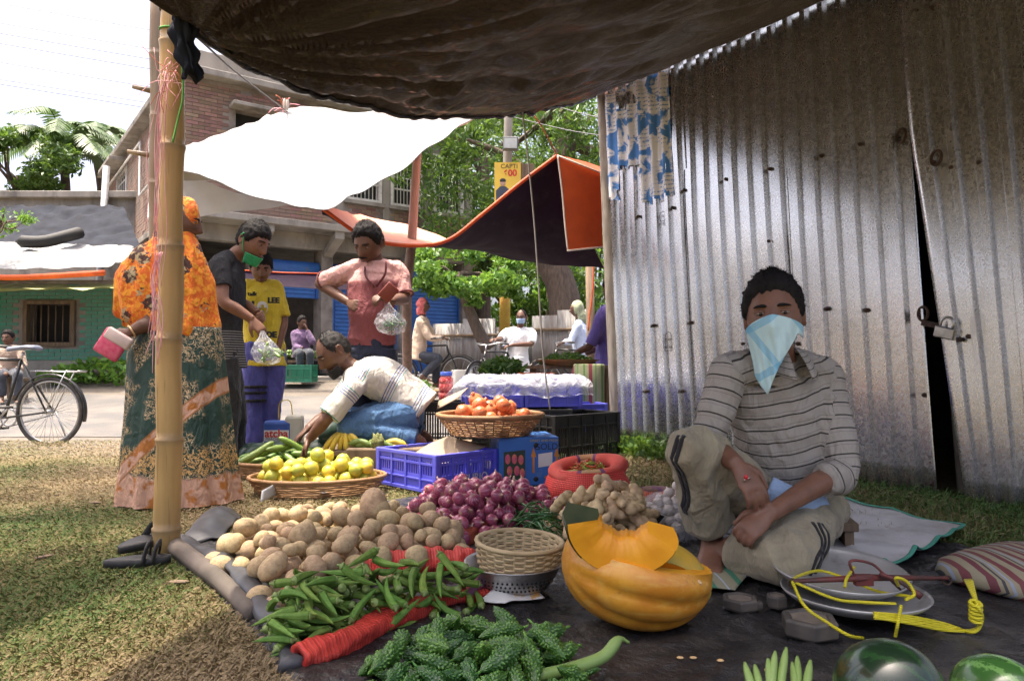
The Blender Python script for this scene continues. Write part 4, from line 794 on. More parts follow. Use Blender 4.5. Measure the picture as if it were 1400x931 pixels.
def person(name, label, J, k=1.0, voxel=.007, head=None, top=None, legs=None, skin=SK2, hands=(), torso=True, hair='short', stache=False, eyes=True, lips=True, girth=1.0, belly=0.0, group=None, look=(0, 0), feet=True, hairmat=None):
    """J: joints (world).  Returns root and pieces so that clothing and props can follow."""
    root_z = min([J[q][2] for q in ('anR', 'anL') if q in J] + [J['pel'][2]]) - .08 * k
    org = V(J['pel'][0], J['pel'][1], root_z); t = thing(name, label, 'person', org, group)
    lat = nrm(J['shL'] - J['shR']); lath = nrm(J['hipL'] - J['hipR']); nb, pl = J['neck'], J['pel']; mid = J.get('mid', pl * .45 + nb * .55); sp = spline([pl, mid, nb], 9)
    tg = nrm_rows(np.gradient(sp, axis=0))
    def torso_rings(e, lo=0, hi=9, hem=0.0):
        W_ = np.array([.158, .155, .146, .146, .155, .165, .170, .150, .075]) * k * girth; D_ = np.array([.112, .115, .112 + belly * .5, .112 + belly, .114 + belly * .7, .114, .104, .084, .062]) * k * girth; rg = []
        for i in range(lo, hi):
            u = i / 8; l = nrm(lath * (1 - u) + lat * u); f = nrm(np.cross(l, tg[i])); l = np.cross(tg[i], f); c = sp[i] + f * (belly * k * .5 * math.exp(-((i - 3) / 1.6) ** 2)); rg.append(ell(c, l * (W_[i] + e), f * (D_[i] + e), 26))
        if hem: l, f = lath, nrm(np.cross(lath, tg[0])); rg = [ell(sp[0] - tg[0] * hem, l * (W_[0] * 1.04 + e), f * (D_[0] * 1.05 + e), 26)] + rg
        return rg
    H = Head(J['head'], head[0], head[1], head[2] if len(head) > 2 else k) if head else None
    b = MB()
    if torso and not top: b.loft(torso_rings(0))
    else: b.loft(torso_rings(-.022))
    if H is not None: b.tube([nb - tg[-1] * .05 * k, nb + (H.w((0, -.02, -.06)) - nb) * .5, H.w((0, -.012, -.05))], np.array([.066, .056, .054]) * k, 14)
    for s in 'RL':
        if 'el' + s in J:
            shp = J['sh' + s]; limb(b, [shp + (nb - shp) * .6, shp, (shp + J['el' + s]) / 2, J['el' + s], J['el' + s] * .6 + J['wr' + s] * .4, J['wr' + s]], np.array([.042, .052, .046, .038, .040, .027]) * k)
        if 'kn' + s in J:
            hp2 = J['hip' + s]; limb(b, [hp2, (hp2 + J['kn' + s]) / 2, J['kn' + s], J['kn' + s] * .65 + J['an' + s] * .35, J['an' + s]], np.array([.083, .074, .056, .056, .038]) * k)
            if feet and 'toe' + s in J: foot(b, J['an' + s], J['toe' + s] - J['an' + s], k)
    for hd in hands: hand(b, *hd[:4], k=k, **(hd[4] if len(hd) > 4 else {}))
    me = remesh(b, voxel, 3)
    if H is not None:                                             # the finely shaped head grows out of the remeshed neck: same mesh
        q = MB(); H.mesh_into(q); hv = q.arr(); bv = get_co(me); fs = [tuple(p.vertices) for p in me.polygons]; n0 = len(bv)
        me2 = bpy.data.meshes.new('body'); me2.from_pydata(np.vstack([bv, hv]).tolist(), [], fs + [tuple(i + n0 for i in f) for f in q.f]); fix_normals(me2); bpy.data.meshes.remove(me); me = me2
    finish(me, 'body', skin, t, org)
    if H is not None: H.details(t, org, hair, True, stache, eyes, lips, skin, hairmat, look)
    if top:
        g = MB(); e = top.get('ease', .016); g.loft(torso_rings(e, 0, 8, top.get('hem', .06)))
        i = 8; l = lat; f = nrm(np.cross(l, tg[8])); g.loft([ell(sp[7], lat * (.150 * k * girth + e), f * (.084 * k + e), 26), ell(sp[7] * .35 + nb * .65, lat * .098 * k, f * .078 * k, 26), ell(nb + tg[8] * .012, lat * (.068 * k + .004), f * (.064 * k + .004), 26)])
        sl = top.get('sleeve', .6); segs = [(sp[0], sp[8], 0.0, .2)]
        for s in 'RL':
            if 'el' + s not in J: continue
            shp, el, wr = J['sh' + s], J['el' + s], J['wr' + s]; st_ = shp + (nb - shp) * .8
            if sl <= 1: pts = [st_, shp + (nb - shp) * .35 + V(0, 0, .008 * k), shp, shp + (el - shp) * sl]; rd = np.array([.048, .053, .060, .056]) * k + e * .5
            else:
                end = el + (wr - el) * (sl - 1); pts = [st_, shp + (nb - shp) * .35 + V(0, 0, .008 * k), shp, (shp + el) / 2, el, end]; rd = np.array([.048, .053, .060, .055, .050, .041]) * k + e * .4
            limb(g, pts, rd + top.get('loose', 0)); L0 = np.linalg.norm(el - shp); segs += [(shp, el, .3, .07)] + ([(el, wr, .3 + L0, .06)] if sl > 1 else [])
        if 'extra' in top: top['extra'](g)
        m = remesh(g, voxel, 3); wrinkle(m, top.get('amp', .007), top.get('freq', 17), 100 + len(label)); seg_attr(m, segs); o = finish(m, top.get('name', 'shirt'), top['mat'], t, org)
    if legs:
        g = MB(); e = legs.get('ease', .014)
        f = nrm(np.cross(lath, tg[0])); g.loft([ell(sp[0] - tg[0] * .07 * k, lath * (.13 * k + e), f * (.10 * k + e), 22), ell(sp[0], lath * (.156 * k * girth + e), f * (.113 * k * girth + e), 22), ell(sp[1] + tg[0] * .02, lath * (.146 * k * girth + e), f * (.108 * k * girth + e), 22)])
        segs = []
        for s in 'RL':
            if 'kn' + s not in J: continue
            hp2, kn, an = J['hip' + s], J['kn' + s], J['an' + s]; end = kn + (an - kn) * legs.get('len', .93)
            limb(g, [hp2, (hp2 + kn) / 2, kn, kn * .6 + end * .4, end], np.array([.092, .084, .068, .064, legs.get('cuff', .056)]) * k + e * .6); segs += [(hp2, kn, 0, .08), (kn, an, .45, .07)]
        m = remesh(g, voxel, 3); wrinkle(m, legs.get('amp', .008), legs.get('freq', 14), 300 + len(label)); seg_attr(m, segs); finish(m, legs.get('name', 'trousers'), legs['mat'], t, org)
    t['H'] = 0; del t['H']
    return t, H, org
def cloth(name, c1, c2=None, rough=.85, extra=None, **k):
    m = M(name, c1, c2 or tuple(x * .8 for x in c1), rough, k.pop('scale', 10), sheen=.15, spec=.25, **k); crease(m); return m
def crease(m):
    "fine creases and weave as relief"
    n = NT.__new__(NT); n.mat = m; n.t = m.node_tree; n.n = n.t.nodes; n.b = n.n['Principled BSDF']; n._tc = None
    v = n.tc('Object', (1, 1, .45)); r1 = n.math('ABSOLUTE', n.math('SUBTRACT', n.noise(v, 11, 3, .5, .8), .5)); r2 = n.math('ABSOLUTE', n.math('SUBTRACT', n.noise(v, 26, 2, .5, 1.0), .5))
    h = n.math('ADD', n.math('MULTIPLY', n.math('ADD', r1, n.math('MULTIPLY', r2, .35)), 1.0), n.math('MULTIPLY', n.noise(v, 350, 2), .02)); n.bump(h, .6, .05)
def stripe_mat(name, base, stripes, freq, width, attr='along', base2=None, extra=None):
    n = NT(name); a = n.attr(attr); v = n.tc('Object'); w = n.math('FRACT', n.math('ADD', n.math('MULTIPLY', a, freq), n.math('MULTIPLY', n.noise(v, 6, 2), .25)))
    c = n.mix(n.noise(v, 9, 4), base, base2 or tuple(x * .8 for x in base)); x0 = .15
    for i, (col, pos, wd) in enumerate(stripes):
        m = n.math('LESS_THAN', n.math('ABSOLUTE', n.math('SUBTRACT', w, pos)), wd); c = n.mix(m, c, col)
    if extra: c = extra(n, c, a, v)
    n.set(col=c, rough=.9, spec=.2); crease(n.mat); return n.mat
# ---------------------------------------------------------------- the vendor, seated on a low stool
J = dict(pel=at(1086, 690, 2.70), mid=at(1066, 590, 2.62), neck=at(1064, 492, 2.54), head=at(1058, 432, 2.44), shR=at(995, 513, 2.50), elR=at(968, 606, 2.46), wrR=at(1008, 635, 2.30), shL=at(1127, 516, 2.58), elL=at(1152, 640, 2.48), wrL=at(1052, 702, 2.26),
         hipR=at(1052, 698, 2.66), knR=at(945, 612, 2.36), anR=at(974, 733, 2.52), toeR=at(966, 775, 2.30), hipL=at(1122, 700, 2.68), knL=at(1072, 762, 2.25), anL=at(998, 752, 2.44), toeL=at(955, 752, 2.50))
def vendor_x(n, c, a, v):
    return n.mix(n.ramp(n.noise(v, 5, 5), [(.5, 0), (.8, .35)]), c, (.16, .145, .125))
M_vshirt = stripe_mat('striped_vendor_shirt', (.36, .335, .30), [((.035, .032, .032), .5, .055), ((.22, .20, .19), .78, .025)], 23, .1, extra=vendor_x)
M_khaki = cloth('khaki_trousers', (.30, .265, .18), (.22, .195, .135), dirt=(.16, .13, .10), dscale=6, dlo=.55)
ven, H, org = person('person', 'seated vendor in striped polo shirt with a pale blue cloth over his face', J, 1.0, .0055, (V(-.40, -1, -.06), V(-.06, 0, 1), 1.17), dict(mat=M_vshirt, sleeve=1.28, hem=.05, ease=.016, amp=.016, freq=10), dict(mat=M_khaki, len=.86, cuff=.066, ease=.018, amp=.020, freq=9), SK0,
    hands=[(J['wrR'], at(1030, 668, 2.25) - J['wrR'], V(.2, .45, -.9), 1, dict(curl=.45)), (J['wrL'], at(1018, 728, 2.24) - J['wrL'], V(-.1, .6, -.8), -1, dict(curl=.75))], belly=.02, lips=False, look=(-.001, -.001))
M_kerch = NT('pale_blue_kerchief')
def kerchief_mat():
    n = M_kerch; v = n.tc('Object', rot=(0, .7, .3)); x, y, z = n.sep(v)[:3]; c = n.mix(n.noise(v, 8, 4), (.42, .62, .64), (.52, .70, .72))
    for s, ph in ((x, .1), (z, .2)):
        w = n.math('FRACT', n.math('MULTIPLY_ADD', s, 7.5, ph)); c = n.mix(n.math('MULTIPLY', n.math('LESS_THAN', w, .16), .55), c, (.10, .38, .60))
    n.set(col=c, rough=.9); n.bump(n.noise(v, 200, 3), .2, .003); return n.mat
kerchief_mat()
# kerchief: from the bridge of the nose down to a point on the chest, wrapped round the cheeks
def kerchief(H, parent, org):
    us = np.linspace(-1, 1, 45); vs = np.linspace(0, 1, 36); P = np.zeros((36, 45, 3))
    for i, v_ in enumerate(vs):
        for j, u_ in enumerate(us):
            zt = .004 - .040 * abs(u_) ** 1.3                     # upper edge falls towards the ears
            zb = min(zt - .03, -.215 + (.14 if u_ < .45 else .10) * abs(u_ - .45) ** 1.05)              # lower edge rises from the point
            z = zt + (zb - zt) * v_; a = u_ * 1.25 * (1 - .45 * np.clip(-z - .08, 0, .2) / .2)
            hz = max(z, -.1); prof = head_pts(np.array([[0, 1e-6, 0]]))[0] * 0
            rx = .080 * (1 - .16 * np.clip((-z - .02) / .1, 0, 1)); ry = .104 + .022 * math.exp(-(a / .22) ** 2) * np.interp(z, [-.16, -.09, -.03, .01], [0.1, .35, 1, .35])
            ry += np.interp(z, [-.24, -.12, -.06], [.012, .006, 0]); fold = (.007 * math.sin(a * 9 + z * 34 + .6) + .004 * math.sin(a * 21 - z * 40)) * min(1, v_ * 1.6) + .003 * math.sin(z * 90 + abs(a) * 10) * math.sin(min(abs(a), 1.57)) ** 2
            P[i, j] = H.w((rx * math.sin(a) * 1.03, (ry + fold) * math.cos(a), z))
    q = MB(); q.grid(P); o = q.build('face_cloth', M_kerch.mat, parent, solid=.003); return o
tag(kerchief(H, ven, org), 'pale blue checked handkerchief tied over nose and mouth')
# collar
M_collar = stripe_mat('ribbed_collar', (.30, .28, .25), [((.03, .03, .03), .5, .25)], 150, .1, attr='segment')
for s, sh in ((-1, J['shR']), (1, J['shL'])):
    lat = nrm(J['shL'] - J['shR']); up = V(0, 0, 1); f = nrm(np.cross(lat, up)); f = f if f[1] < 0 else -f; c = J['neck']; P = np.zeros((8, 16, 3))
    for j, a in enumerate(np.linspace(.25, 2.6, 16)):
        d = lat * s * math.sin(a) + f * math.cos(a)
        for i, w in enumerate(np.linspace(0, 1, 8)): P[i, j] = c + d * (.070 + .052 * w) + up * (.040 - .022 * w - .055 * w * w) + f * (.035 * w * math.exp(-((a - .25) / .5) ** 2)) - up * (.03 * w * math.exp(-((a - .25) / .5) ** 2))
    q = MB(); q.grid(P); o = q.build('collar', M_vshirt, ven, solid=.004); a_ = o.data.attributes.new('along', 'FLOAT', 'POINT'); a_.data.foreach_set('value', np.repeat(np.arange(8), 16) * .035)
# black side stripes of the trousers
M_blackcloth = cloth('black_cloth', (.018, .017, .018))
def strip_on(parent, pts, r, mat, name, n=26, flat=.3, up=None):
    q = MB(); q.tube(spline(pts, n), r, 6, flat=flat, up=up); return q.build(name, mat, parent)
def along_limb(a, b, r, side, n=8, u0=.1, u1=.9): return [a + (b - a) * u + nrm(side) * r for u in np.linspace(u0, u1, n)]
from mathutils.bvhtree import BVHTree
tro = [o for o in ven.children if o.name.startswith('trousers')][0]; BV = BVHTree.FromPolygons(get_co(tro.data).tolist(), [tuple(p.vertices) for p in tro.data.polygons])
def surf_strip(pts, dirv, w, name):
    "a cloth band laid on the trouser surface where a ray along -dirv meets it"
    d = nrm(dirv); P = []
    for p in spline(pts, 30):
        h = BV.ray_cast(Vector(p - org + d * .4), Vector(-d), 1.0)
        if h[0] is not None: P.append(np.array(h[0]) + org + np.array(h[1]) * .001)
    q = MB(); q.tube(np.array(P), w, 6, flat=.35, up=d); q.build(name, M_blackcloth, ven)
for da in (0, .026):
    surf_strip([J['knR'] + V(.0 + da, 0, .04), J['knR'] * .5 + J['anR'] * .5 + V(-.015 + da, 0, 0), J['anR'] + V(-.02 + da, 0, .09)], V(-.75, -.62, .05), .0085, 'side_stripe')
for da in (0, 11, 22):
    surf_strip([at(1100 + da, 716, 2.35), at(1110 + da, 745, 2.30), at(1100 + da, 770, 2.25), at(1090 + da, 790, 2.25)], V(.25, -1, .35), .007, 'side_stripe')
q = MB(); c = at(1020, 652, 2.235); q.ball(c, (.007, .005, .008), 10, 8); q.build('ring_stone', M('red_stone', (.5, .02, .03), None, .15), ven)
q = MB(); c = J['wrR'] * .0 + at(1021, 656, 2.25); dd = nrm(at(1030, 668, 2.25) - J['wrR']); s = nrm(np.cross(dd, V(0, 0, 1))); u = np.cross(s, dd); q.tube([c + (s * math.cos(a) + u * math.sin(a)) * .0115 for a in np.linspace(0, 6.283, 20)], .0022, 6, cap=False); q.build('ring', M('silver', (.7, .7, .68), None, .25, metal=1), ven)
M_lightblue = cloth('light_blue_cloth', (.32, .45, .66))
q = MB(); pts = spline([at(1050, 668, 2.46), at(1085, 684, 2.44), at(1120, 694, 2.52)], 18); q.tube(pts, .035, 9, flat=1.3); q.build('undershirt', M_lightblue, ven)
# ---------------------------------------------------------------- young man in the dark T-shirt
Y0 = 4.86
J = dict(pel=at(306, 486, Y0), mid=at(303, 430, Y0), neck=at(316, 350, Y0), head=at(346, 331, Y0 - .03), shR=at(300, 365, Y0 - .17), shL=at(316, 362, Y0 + .17), elR=at(306, 412, Y0 - .24), wrR=at(345, 437, Y0 - .2), elL=at(328, 412, Y0 + .2), wrL=at(352, 428, Y0 + .02),
         hipR=at(305, 492, Y0 - .09), hipL=at(309, 492, Y0 + .09), knR=at(312, 562, Y0 - .10), knL=at(320, 562, Y0 + .1), anR=at(308, 628, Y0 - .12), anL=at(322, 624, Y0 + .14), toeR=at(345, 636, Y0 - .1), toeL=at(356, 632, Y0 + .14))
def tee_x(n, c, a, v):
    z = n.sep(v)[2]; lines = n.math('LESS_THAN', n.math('FRACT', n.math('MULTIPLY', z, 62)), .35); zone = n.math('LESS_THAN', z, .93)
    return n.mix(n.math('MULTIPLY', n.math('MULTIPLY', lines, zone), .8), c, (.32, .31, .30))
M_tee = stripe_mat('charcoal_tee', (.035, .036, .040), [], 1, .1, extra=tee_x); M_blacktr = cloth('black_trousers', (.020, .020, .022), (.03, .03, .032)); M_shoe = M('dark_sandal', (.03, .022, .018), None, .6)
pdk, H, org = person('person', 'young man in charcoal T-shirt with green mask pulled under his chin', J, 1.0, .007, (V(.86, -.30, -.42), V(.25, 0, 1), 1.12), dict(mat=M_tee, sleeve=.62, hem=.09, amp=.010, freq=11, ease=.018), dict(mat=M_blacktr, len=1.0, cuff=.062, amp=.012, freq=10), SK2,
    hands=[(J['wrR'], at(356, 450, Y0 - .2) - J['wrR'], V(-.3, .6, -.6), -1, dict(curl=.7)), (J['wrL'], at(366, 434, Y0 - .1) - J['wrL'], V(-.2, -.8, -.5), 1, dict(curl=.8))], hair='fringe')
M_mask = cloth('green_mask', (.03, .30, .11)); q = MB(); P = np.zeros((9, 17, 3))
for i, v_ in enumerate(np.linspace(0, 1, 9)):
    for j, u_ in enumerate(np.linspace(-1.25, 1.25, 17)): P[i, j] = H.w((.071 * math.sin(u_) * (1 - .28 * v_), (.098 - .016 * v_) * math.cos(u_) + .006 * math.exp(-u_ * u_ * 8), -.066 - .062 * v_))
q.grid(P); q.build('face_mask', M_mask, pdk, solid=.004)
q = MB(); q.tube(spline([H.w((.072, .02, -.075)), H.w((.079, .0, -.03)), H.w((.083, -.012, .03)), H.w((.086, -.03, .012))], 14), .004, 5); q.build('mask_loop', M_mask, pdk)
# ---------------------------------------------------------------- boy
Y0 = 5.45
J = dict(pel=at(361, 486, Y0), neck=at(357, 388, Y0), head=at(357, 366, Y0 - .05), shR=at(338, 396, Y0 - .03), shL=at(377, 396, Y0 + .05), elR=at(335, 435, Y0), wrR=at(352, 440, Y0 - .2), elL=at(388, 440, Y0 + .03), wrL=at(380, 476, Y0 - .05),
         hipR=at(350, 490, Y0 - .03), hipL=at(373, 490, Y0 + .03), knR=at(346, 552, Y0 - .05), knL=at(372, 548, Y0 + .02), anR=at(346, 606, Y0 - .02), anL=at(368, 602, Y0 + .06), toeR=at(352, 622, Y0 - .2), toeL=at(385, 616, Y0 - .1))
M_ytee = cloth('yellow_tee', (.66, .50, .04), (.55, .40, .035)); M_btr = cloth('blue_violet_trousers', (.11, .11, .36), (.08, .08, .28)); 
pby, H, org = person('person', 'boy in yellow printed T-shirt and blue violet trousers', J, .84, .007, (V(.35, -.85, -.42), V(.0, 0, 1), .98), dict(mat=M_ytee, sleeve=.85, hem=.08, amp=.010, freq=12, ease=.022), dict(mat=M_btr, len=.97, cuff=.062, amp=.014, freq=10, ease=.03), SK2, hands=[(J['wrL'], V(-.1, -.1, -1), V(-1, 0, 0), -1)], hair='fringe')
for u_ in (.62, .75, .92):
    q = MB(); c = J['hipR'] + (J['knR'] - J['hipR']) * u_; q.tube([c + V(.092 * math.cos(a), .092 * math.sin(a), 0) for a in np.linspace(0, 6.283, 22)], .012, 6, cap=False); q.build('knee_strap', M_blackcloth, pby)
fwd = nrm(V(.12, -1, 0)); ex = nrm(V(1, .12, 0))
for tx, px, py, sz, mt, off in (('talk', 345, 402, .045, M_ink, 0), ('1', 346, 418, .085, M_ink, .002), ('9', 359, 424, .15, M_white, .004), ('LEE', 374, 411, .055, M_ink, .002), ('RIDE', 366, 458, .06, M_ink, .003)):
    text_mesh(tx, sz, mt, 'shirt_print', pby, at(px, py, Y0 - .155), ex, V(0, 0, 1), fwd, .014, off)
# ---------------------------------------------------------------- man in the two tone shirt
Y0 = 4.85
J = dict(pel=at(509, 468, Y0), mid=at(508, 418, Y0 - .02), neck=at(513, 362, Y0), head=at(504, 333, Y0 - .06), shR=at(476, 372, Y0), shL=at(545, 374, Y0 + .03), elR=at(438, 387, Y0 + .10), wrR=at(476, 413, Y0 - .06), elL=at(553, 408, Y0 - .02), wrL=at(536, 411, Y0 - .22),
         hipR=at(494, 478, Y0), hipL=at(524, 478, Y0), knR=at(492, 566, Y0 - .03), knL=at(526, 566, Y0 - .02), anR=at(490, 626, Y0), anL=at(530, 626, Y0), toeR=at(484, 645, Y0 - .25), toeL=at(530, 645, Y0 - .25))
def two_tone():
    n = NT('two_tone_shirt'); v = n.tc('Object'); z = n.math('ADD', n.sep(v)[2], n.math('MULTIPLY', n.noise(v, 3.5, 3), .14)); c = n.ramp(z, [(0, (.17, .045, .05)), (.97, (.19, .052, .056)), (1, (.2, .06, .06))])
    m = n.ramp(n.math('MULTIPLY_ADD', z, 5, -6.05), [(.36, (.20, .055, .058)), (.46, (.32, .12, .115)), (.54, (.56, .31, .28))]); m = n.mix(n.math('GREATER_THAN', n.attr('segment'), .5), m, (.56, .31, .28)); n.set(col=m, rough=.9); crease(n.mat); return n.mat
M_two = two_tone(); M_navy = cloth('navy_jeans', (.016, .020, .040), (.024, .03, .055))
ppk, H, org = person('person', 'man with moustache in maroon and peach polo shirt, hand on hip', J, 1.03, .007, (V(-.32, -.80, -.52), V(.03, 0, 1), 1.14), dict(mat=M_two, sleeve=.85, hem=.015, amp=.011, freq=11, ease=.012), dict(mat=M_navy, len=1.0, amp=.010, freq=9), SK1,
    hands=[(J['wrR'], at(487, 418, Y0 - .16) - J['wrR'], V(.3, .9, -.2), 1, dict(curl=.5)), (J['wrL'], at(524, 408, Y0 - .26) - J['wrL'], V(0, .5, -.8), -1, dict(curl=.8))], stache=True, girth=.90, belly=.02)
M_maroon = cloth('maroon_collar', (.13, .025, .03))
for s_ in 'RL':
    a_, b_ = J['sh' + s_], J['el' + s_]; c_ = a_ + (b_ - a_) * .86; d_ = nrm(b_ - a_); e_ = nrm(np.cross(d_, V(0, 1, 0))); f_ = np.cross(d_, e_); q = MB(); q.tube([c_ + (e_ * math.cos(x) + f_ * math.sin(x)) * .067 for x in np.linspace(0, 6.283, 26)], .006, 6, cap=False); q.build('sleeve_hem', M_maroon, ppk)
for s, pts in ((-1, [(499, 366), (500, 378), (512, 392)]), (1, [(528, 358), (526, 376), (514, 392)])):
    q = MB(); q.tube(spline([at(x, y, Y0 - .115 - .02 * i) for i, (x, y) in enumerate(pts)], 10), .017, 7, flat=.35); q.build('collar', M_maroon, ppk)
q = MB(); q.box(at(531, 400, Y0 - .30), (.085, .02, .11), np.array(Euler((.2, .7, .3)).to_matrix())); tag(q.build('wallet', M('red_brown_leather', (.20, .035, .02), None, .5), bevel=.006), 'red brown leather wallet held by the man in the two tone shirt', 'wallet')
# ---------------------------------------------------------------- squatting man
Y0 = 4.62
J = dict(pel=at(566, 551, Y0), mid=at(528, 521, Y0), neck=at(484, 509, Y0 - .02), head=at(457, 482, Y0 - .03), shL=at(484, 530, Y0 - .19), shR=at(482, 524, Y0 + .19), elL=at(447, 572, Y0 - .26), wrL=at(423, 600, Y0 - .22), elR=at(445, 568, Y0 + .2), wrR=at(421, 586, Y0 + .05),
         hipL=at(570, 562, Y0 - .1), hipR=at(574, 560, Y0 + .1), knL=at(472, 580, Y0 - .17), knR=at(474, 574, Y0 + .17), anL=at(572, 602, Y0 - .16), anR=at(580, 596, Y0 + .14), toeL=at(538, 606, Y0 - .2), toeR=at(540, 606, Y0 + .14))
def sq_x(n, c, a, v):
    seg = n.attr('segment'); body = n.math('LESS_THAN', seg, .5); w = n.math('FRACT', n.math('MULTIPLY_ADD', a, 5.2, .32)); q1 = n.math('LESS_THAN', w, .30); fine = n.math('LESS_THAN', n.math('FRACT', n.math('MULTIPLY', a, 62)), .34)
    w2 = n.math('GREATER_THAN', n.math('FRACT', n.math('MULTIPLY', a, 10.4)), .5); c = n.mix(n.math('MULTIPLY', q1, fine), c, n.mix(w2, (.02, .22, .24), (.09, .14, .30))); return c
M_sq = stripe_mat('white_striped_tee', (.56, .54, .49), [], 1, .1, extra=sq_x, base2=(.46, .44, .40)); M_jean = cloth('blue_jeans', (.08, .17, .32), (.045, .10, .21), scale=5)
M_grey_hair = M('thin_black_hair', (.010, .009, .009), (.03, .027, .025), .7, 30, spec=.2)
psq, H, org = person('person', 'balding man in white striped T-shirt and jeans crouching over the fruit', J, 1.0, .007, (V(-.72, -.38, -.58), V(-.45, -.1, 1), 1.12), dict(mat=M_sq, sleeve=.92, hem=.07, amp=.012, freq=9, ease=.024), dict(mat=M_jean, len=.97, cuff=.06, amp=.014, freq=9, ease=.016), SK1,
    hands=[(J['wrL'], V(-.35, -.1, -.9), V(.8, 0, -.2), 1, dict(curl=.4)), (J['wrR'], V(-.6, -.3, -.6), V(0, 0, -1), -1, dict(curl=.5))], hair='bald', hairmat=M_grey_hair)
q = MB(); P = np.zeros((7, 15, 3))
for i, v_ in enumerate(np.linspace(0, 1, 7)):
    for j, u_ in enumerate(np.linspace(-1.2, 1.2, 15)): P[i, j] = H.w((.077 * math.sin(u_) * (1 - .2 * v_), (.104 - .01 * v_) * math.cos(u_), -.068 - .055 * v_))
q.grid(P); q.build('face_mask', M_blackcloth, psq, solid=.004)
pf = thing('plank_platform', 'low rough plank platform under the crouching man', 'platform', V(-.72, 4.65, 0))
for k in range(4):
    q = MB(); q.box((-.72, 4.40 + k * .17, .165), (.9, .155, .03)); q.build('plank', M_wood, pf, smooth=False, bevel=.004)
for x in (-1.1, -.35):
    q = MB(); q.box((x, 4.65, .074), (.07, .62, .148)); q.build('bearer', M_wood, pf, smooth=False)
# ---------------------------------------------------------------- woman in sari and orange shawl
Y0 = 3.72
def sari_mat():
    n = NT('dark_green_sari'); v = n.tc('Object'); x, y, z = n.sep(v)[:3]; g = n.mix(n.noise(v, 6, 4), (.012, .050, .035), (.008, .030, .024))
    fl = n.voro(n.tc('Object', (1, .6, 1)), 7.5); scr = n.math('ABSOLUTE', n.math('SUBTRACT', n.noise(v, 42, 3, .6, 1.2), .5)); patch = n.ramp(n.noise(v, 7, 2), [(.46, 0), (.54, 1)])
    motif = n.math('MULTIPLY', n.ramp(scr, [(.02, 1), (.045, 0)]), patch); c = n.mix(motif, g, n.mix(n.noise(v, 15, 2), (.42, .26, .09), (.62, .50, .34)))
    zz = n.math('ADD', z, n.math('MULTIPLY', n.noise(v, 14, 3), .10)); hemz = n.ramp(n.math('MULTIPLY', zz, 2), [(.42, 1), (.46, 0)])
    hemc = n.mix(n.ramp(n.noise(v, 13, 4), [(.50, 0), (.58, 1)]), (.50, .30, .21), (.36, .13, .02)); c = n.mix(hemz, c, hemc)
    bor = n.ramp(n.math('MULTIPLY', zz, 2), [(.46, 0), (.48, 1), (.66, 1), (.72, 0)]); c = n.mix(n.math('MULTIPLY', bor, n.ramp(scr, [(.03, 1), (.07, 0)])), c, (.55, .33, .12))
    dg = n.math('ABSOLUTE', n.math('SUBTRACT', n.math('SUBTRACT', z, n.math('MULTIPLY', x, .95)), .36)); c = n.mix(n.ramp(dg, [(.035, 1), (.042, 0)]), c, hemc); c = n.mix(n.math('MULTIPLY', n.ramp(n.math('ABSOLUTE', n.math('SUBTRACT', dg, .04)), [(.004, 1), (.008, 0)]), .8), c, (.3, .12, .03))
    n.set(col=c, rough=.7); crease(n.mat); return n.mat
def shawl_mat():
    n = NT('orange_printed_shawl'); v = n.tc('Object'); c = n.mix(n.ramp(n.noise(v, 34, 4, .6, .8), [(.42, 0), (.56, 1)]), (.75, .30, .02), (.62, .12, .01))
    vo = n.tc('Object', (1, .5, 1)); d = n.voro(vo, 8.5, rand=.75); sp = n.noise(v, 60, 3, .6); leaf = n.ramp(n.math('ADD', d, n.math('MULTIPLY', n.math('SUBTRACT', sp, .5), .9)), [(.33, 1), (.37, 0)])
    side = n.sep(n.voro(vo, 8.5, out='Color', rand=.75))[0]; lc = n.mix(n.ramp(n.noise(v, 28, 2), [(.5, 0), (.56, 1)]), (.05, .018, .012), (.36, .29, .16)); c = n.mix(leaf, c, lc)
    n.set(col=c, rough=.8); crease(n.mat); return n.mat
M_sari, M_shawl = sari_mat(), shawl_mat()
J = dict(pel=at(242, 468, Y0), neck=at(238, 336, Y0), head=at(247, 303, Y0), shR=at(205, 358, Y0 - .05), shL=at(268, 358, Y0 + .05), elR=at(206, 440, Y0 - .12), wrR=at(177, 455, Y0 - .17), hipR=at(225, 480, Y0), hipL=at(255, 480, Y0), knR=at(225, 580, Y0), knL=at(262, 580, Y0), anR=at(196, 672, Y0 - .06), anL=at(262, 674, Y0 - .10), toeR=at(170, 686, Y0 - .08), toeL=at(310, 690, Y0 - .16))
pw, H, org = person('person', 'woman in orange leaf print shawl and dark green sari holding a purse', J, .93, .008, (V(.88, .10, -.22), V(0, 0, 1), 1.0), None, None, SK1, hands=[(J['wrR'], at(160, 462, Y0 - .18) - J['wrR'], V(.2, .9, -.3), -1, dict(curl=.6))], hair=None)
def ringlist(rows, dep, n=48, fold=0.0, nf=11, seed=0):
    out = []
    for i, (x0, x1, y, dm) in enumerate(rows):
        a = np.linspace(0, 2 * math.pi, n, endpoint=False); c0, c1 = at(x0, y, Y0), at(x1, y, Y0); c = (c0 + c1) / 2; h = (c1[0] - c0[0]) / 2; fl = 1 + fold * i / len(rows) * (np.sin(a * nf + seed + .15 * i) + .5 * np.sin(a * (nf * 2 - 3) + i * .1))
        out.append(np.stack([c[0] + h * np.cos(a) * fl, c[1] + dep * dm * np.sin(a) * fl, np.full(n, c[2])], -1))
    return np.array(out)
rows = [(185, 300, 448, .75), (178, 305, 480, .85), (177, 309, 520, .95), (176, 313, 560, 1.05), (173, 317, 600, 1.15), (170, 322, 640, 1.25), (167, 325, 665, 1.3), (165, 328, 684, 1.33)]
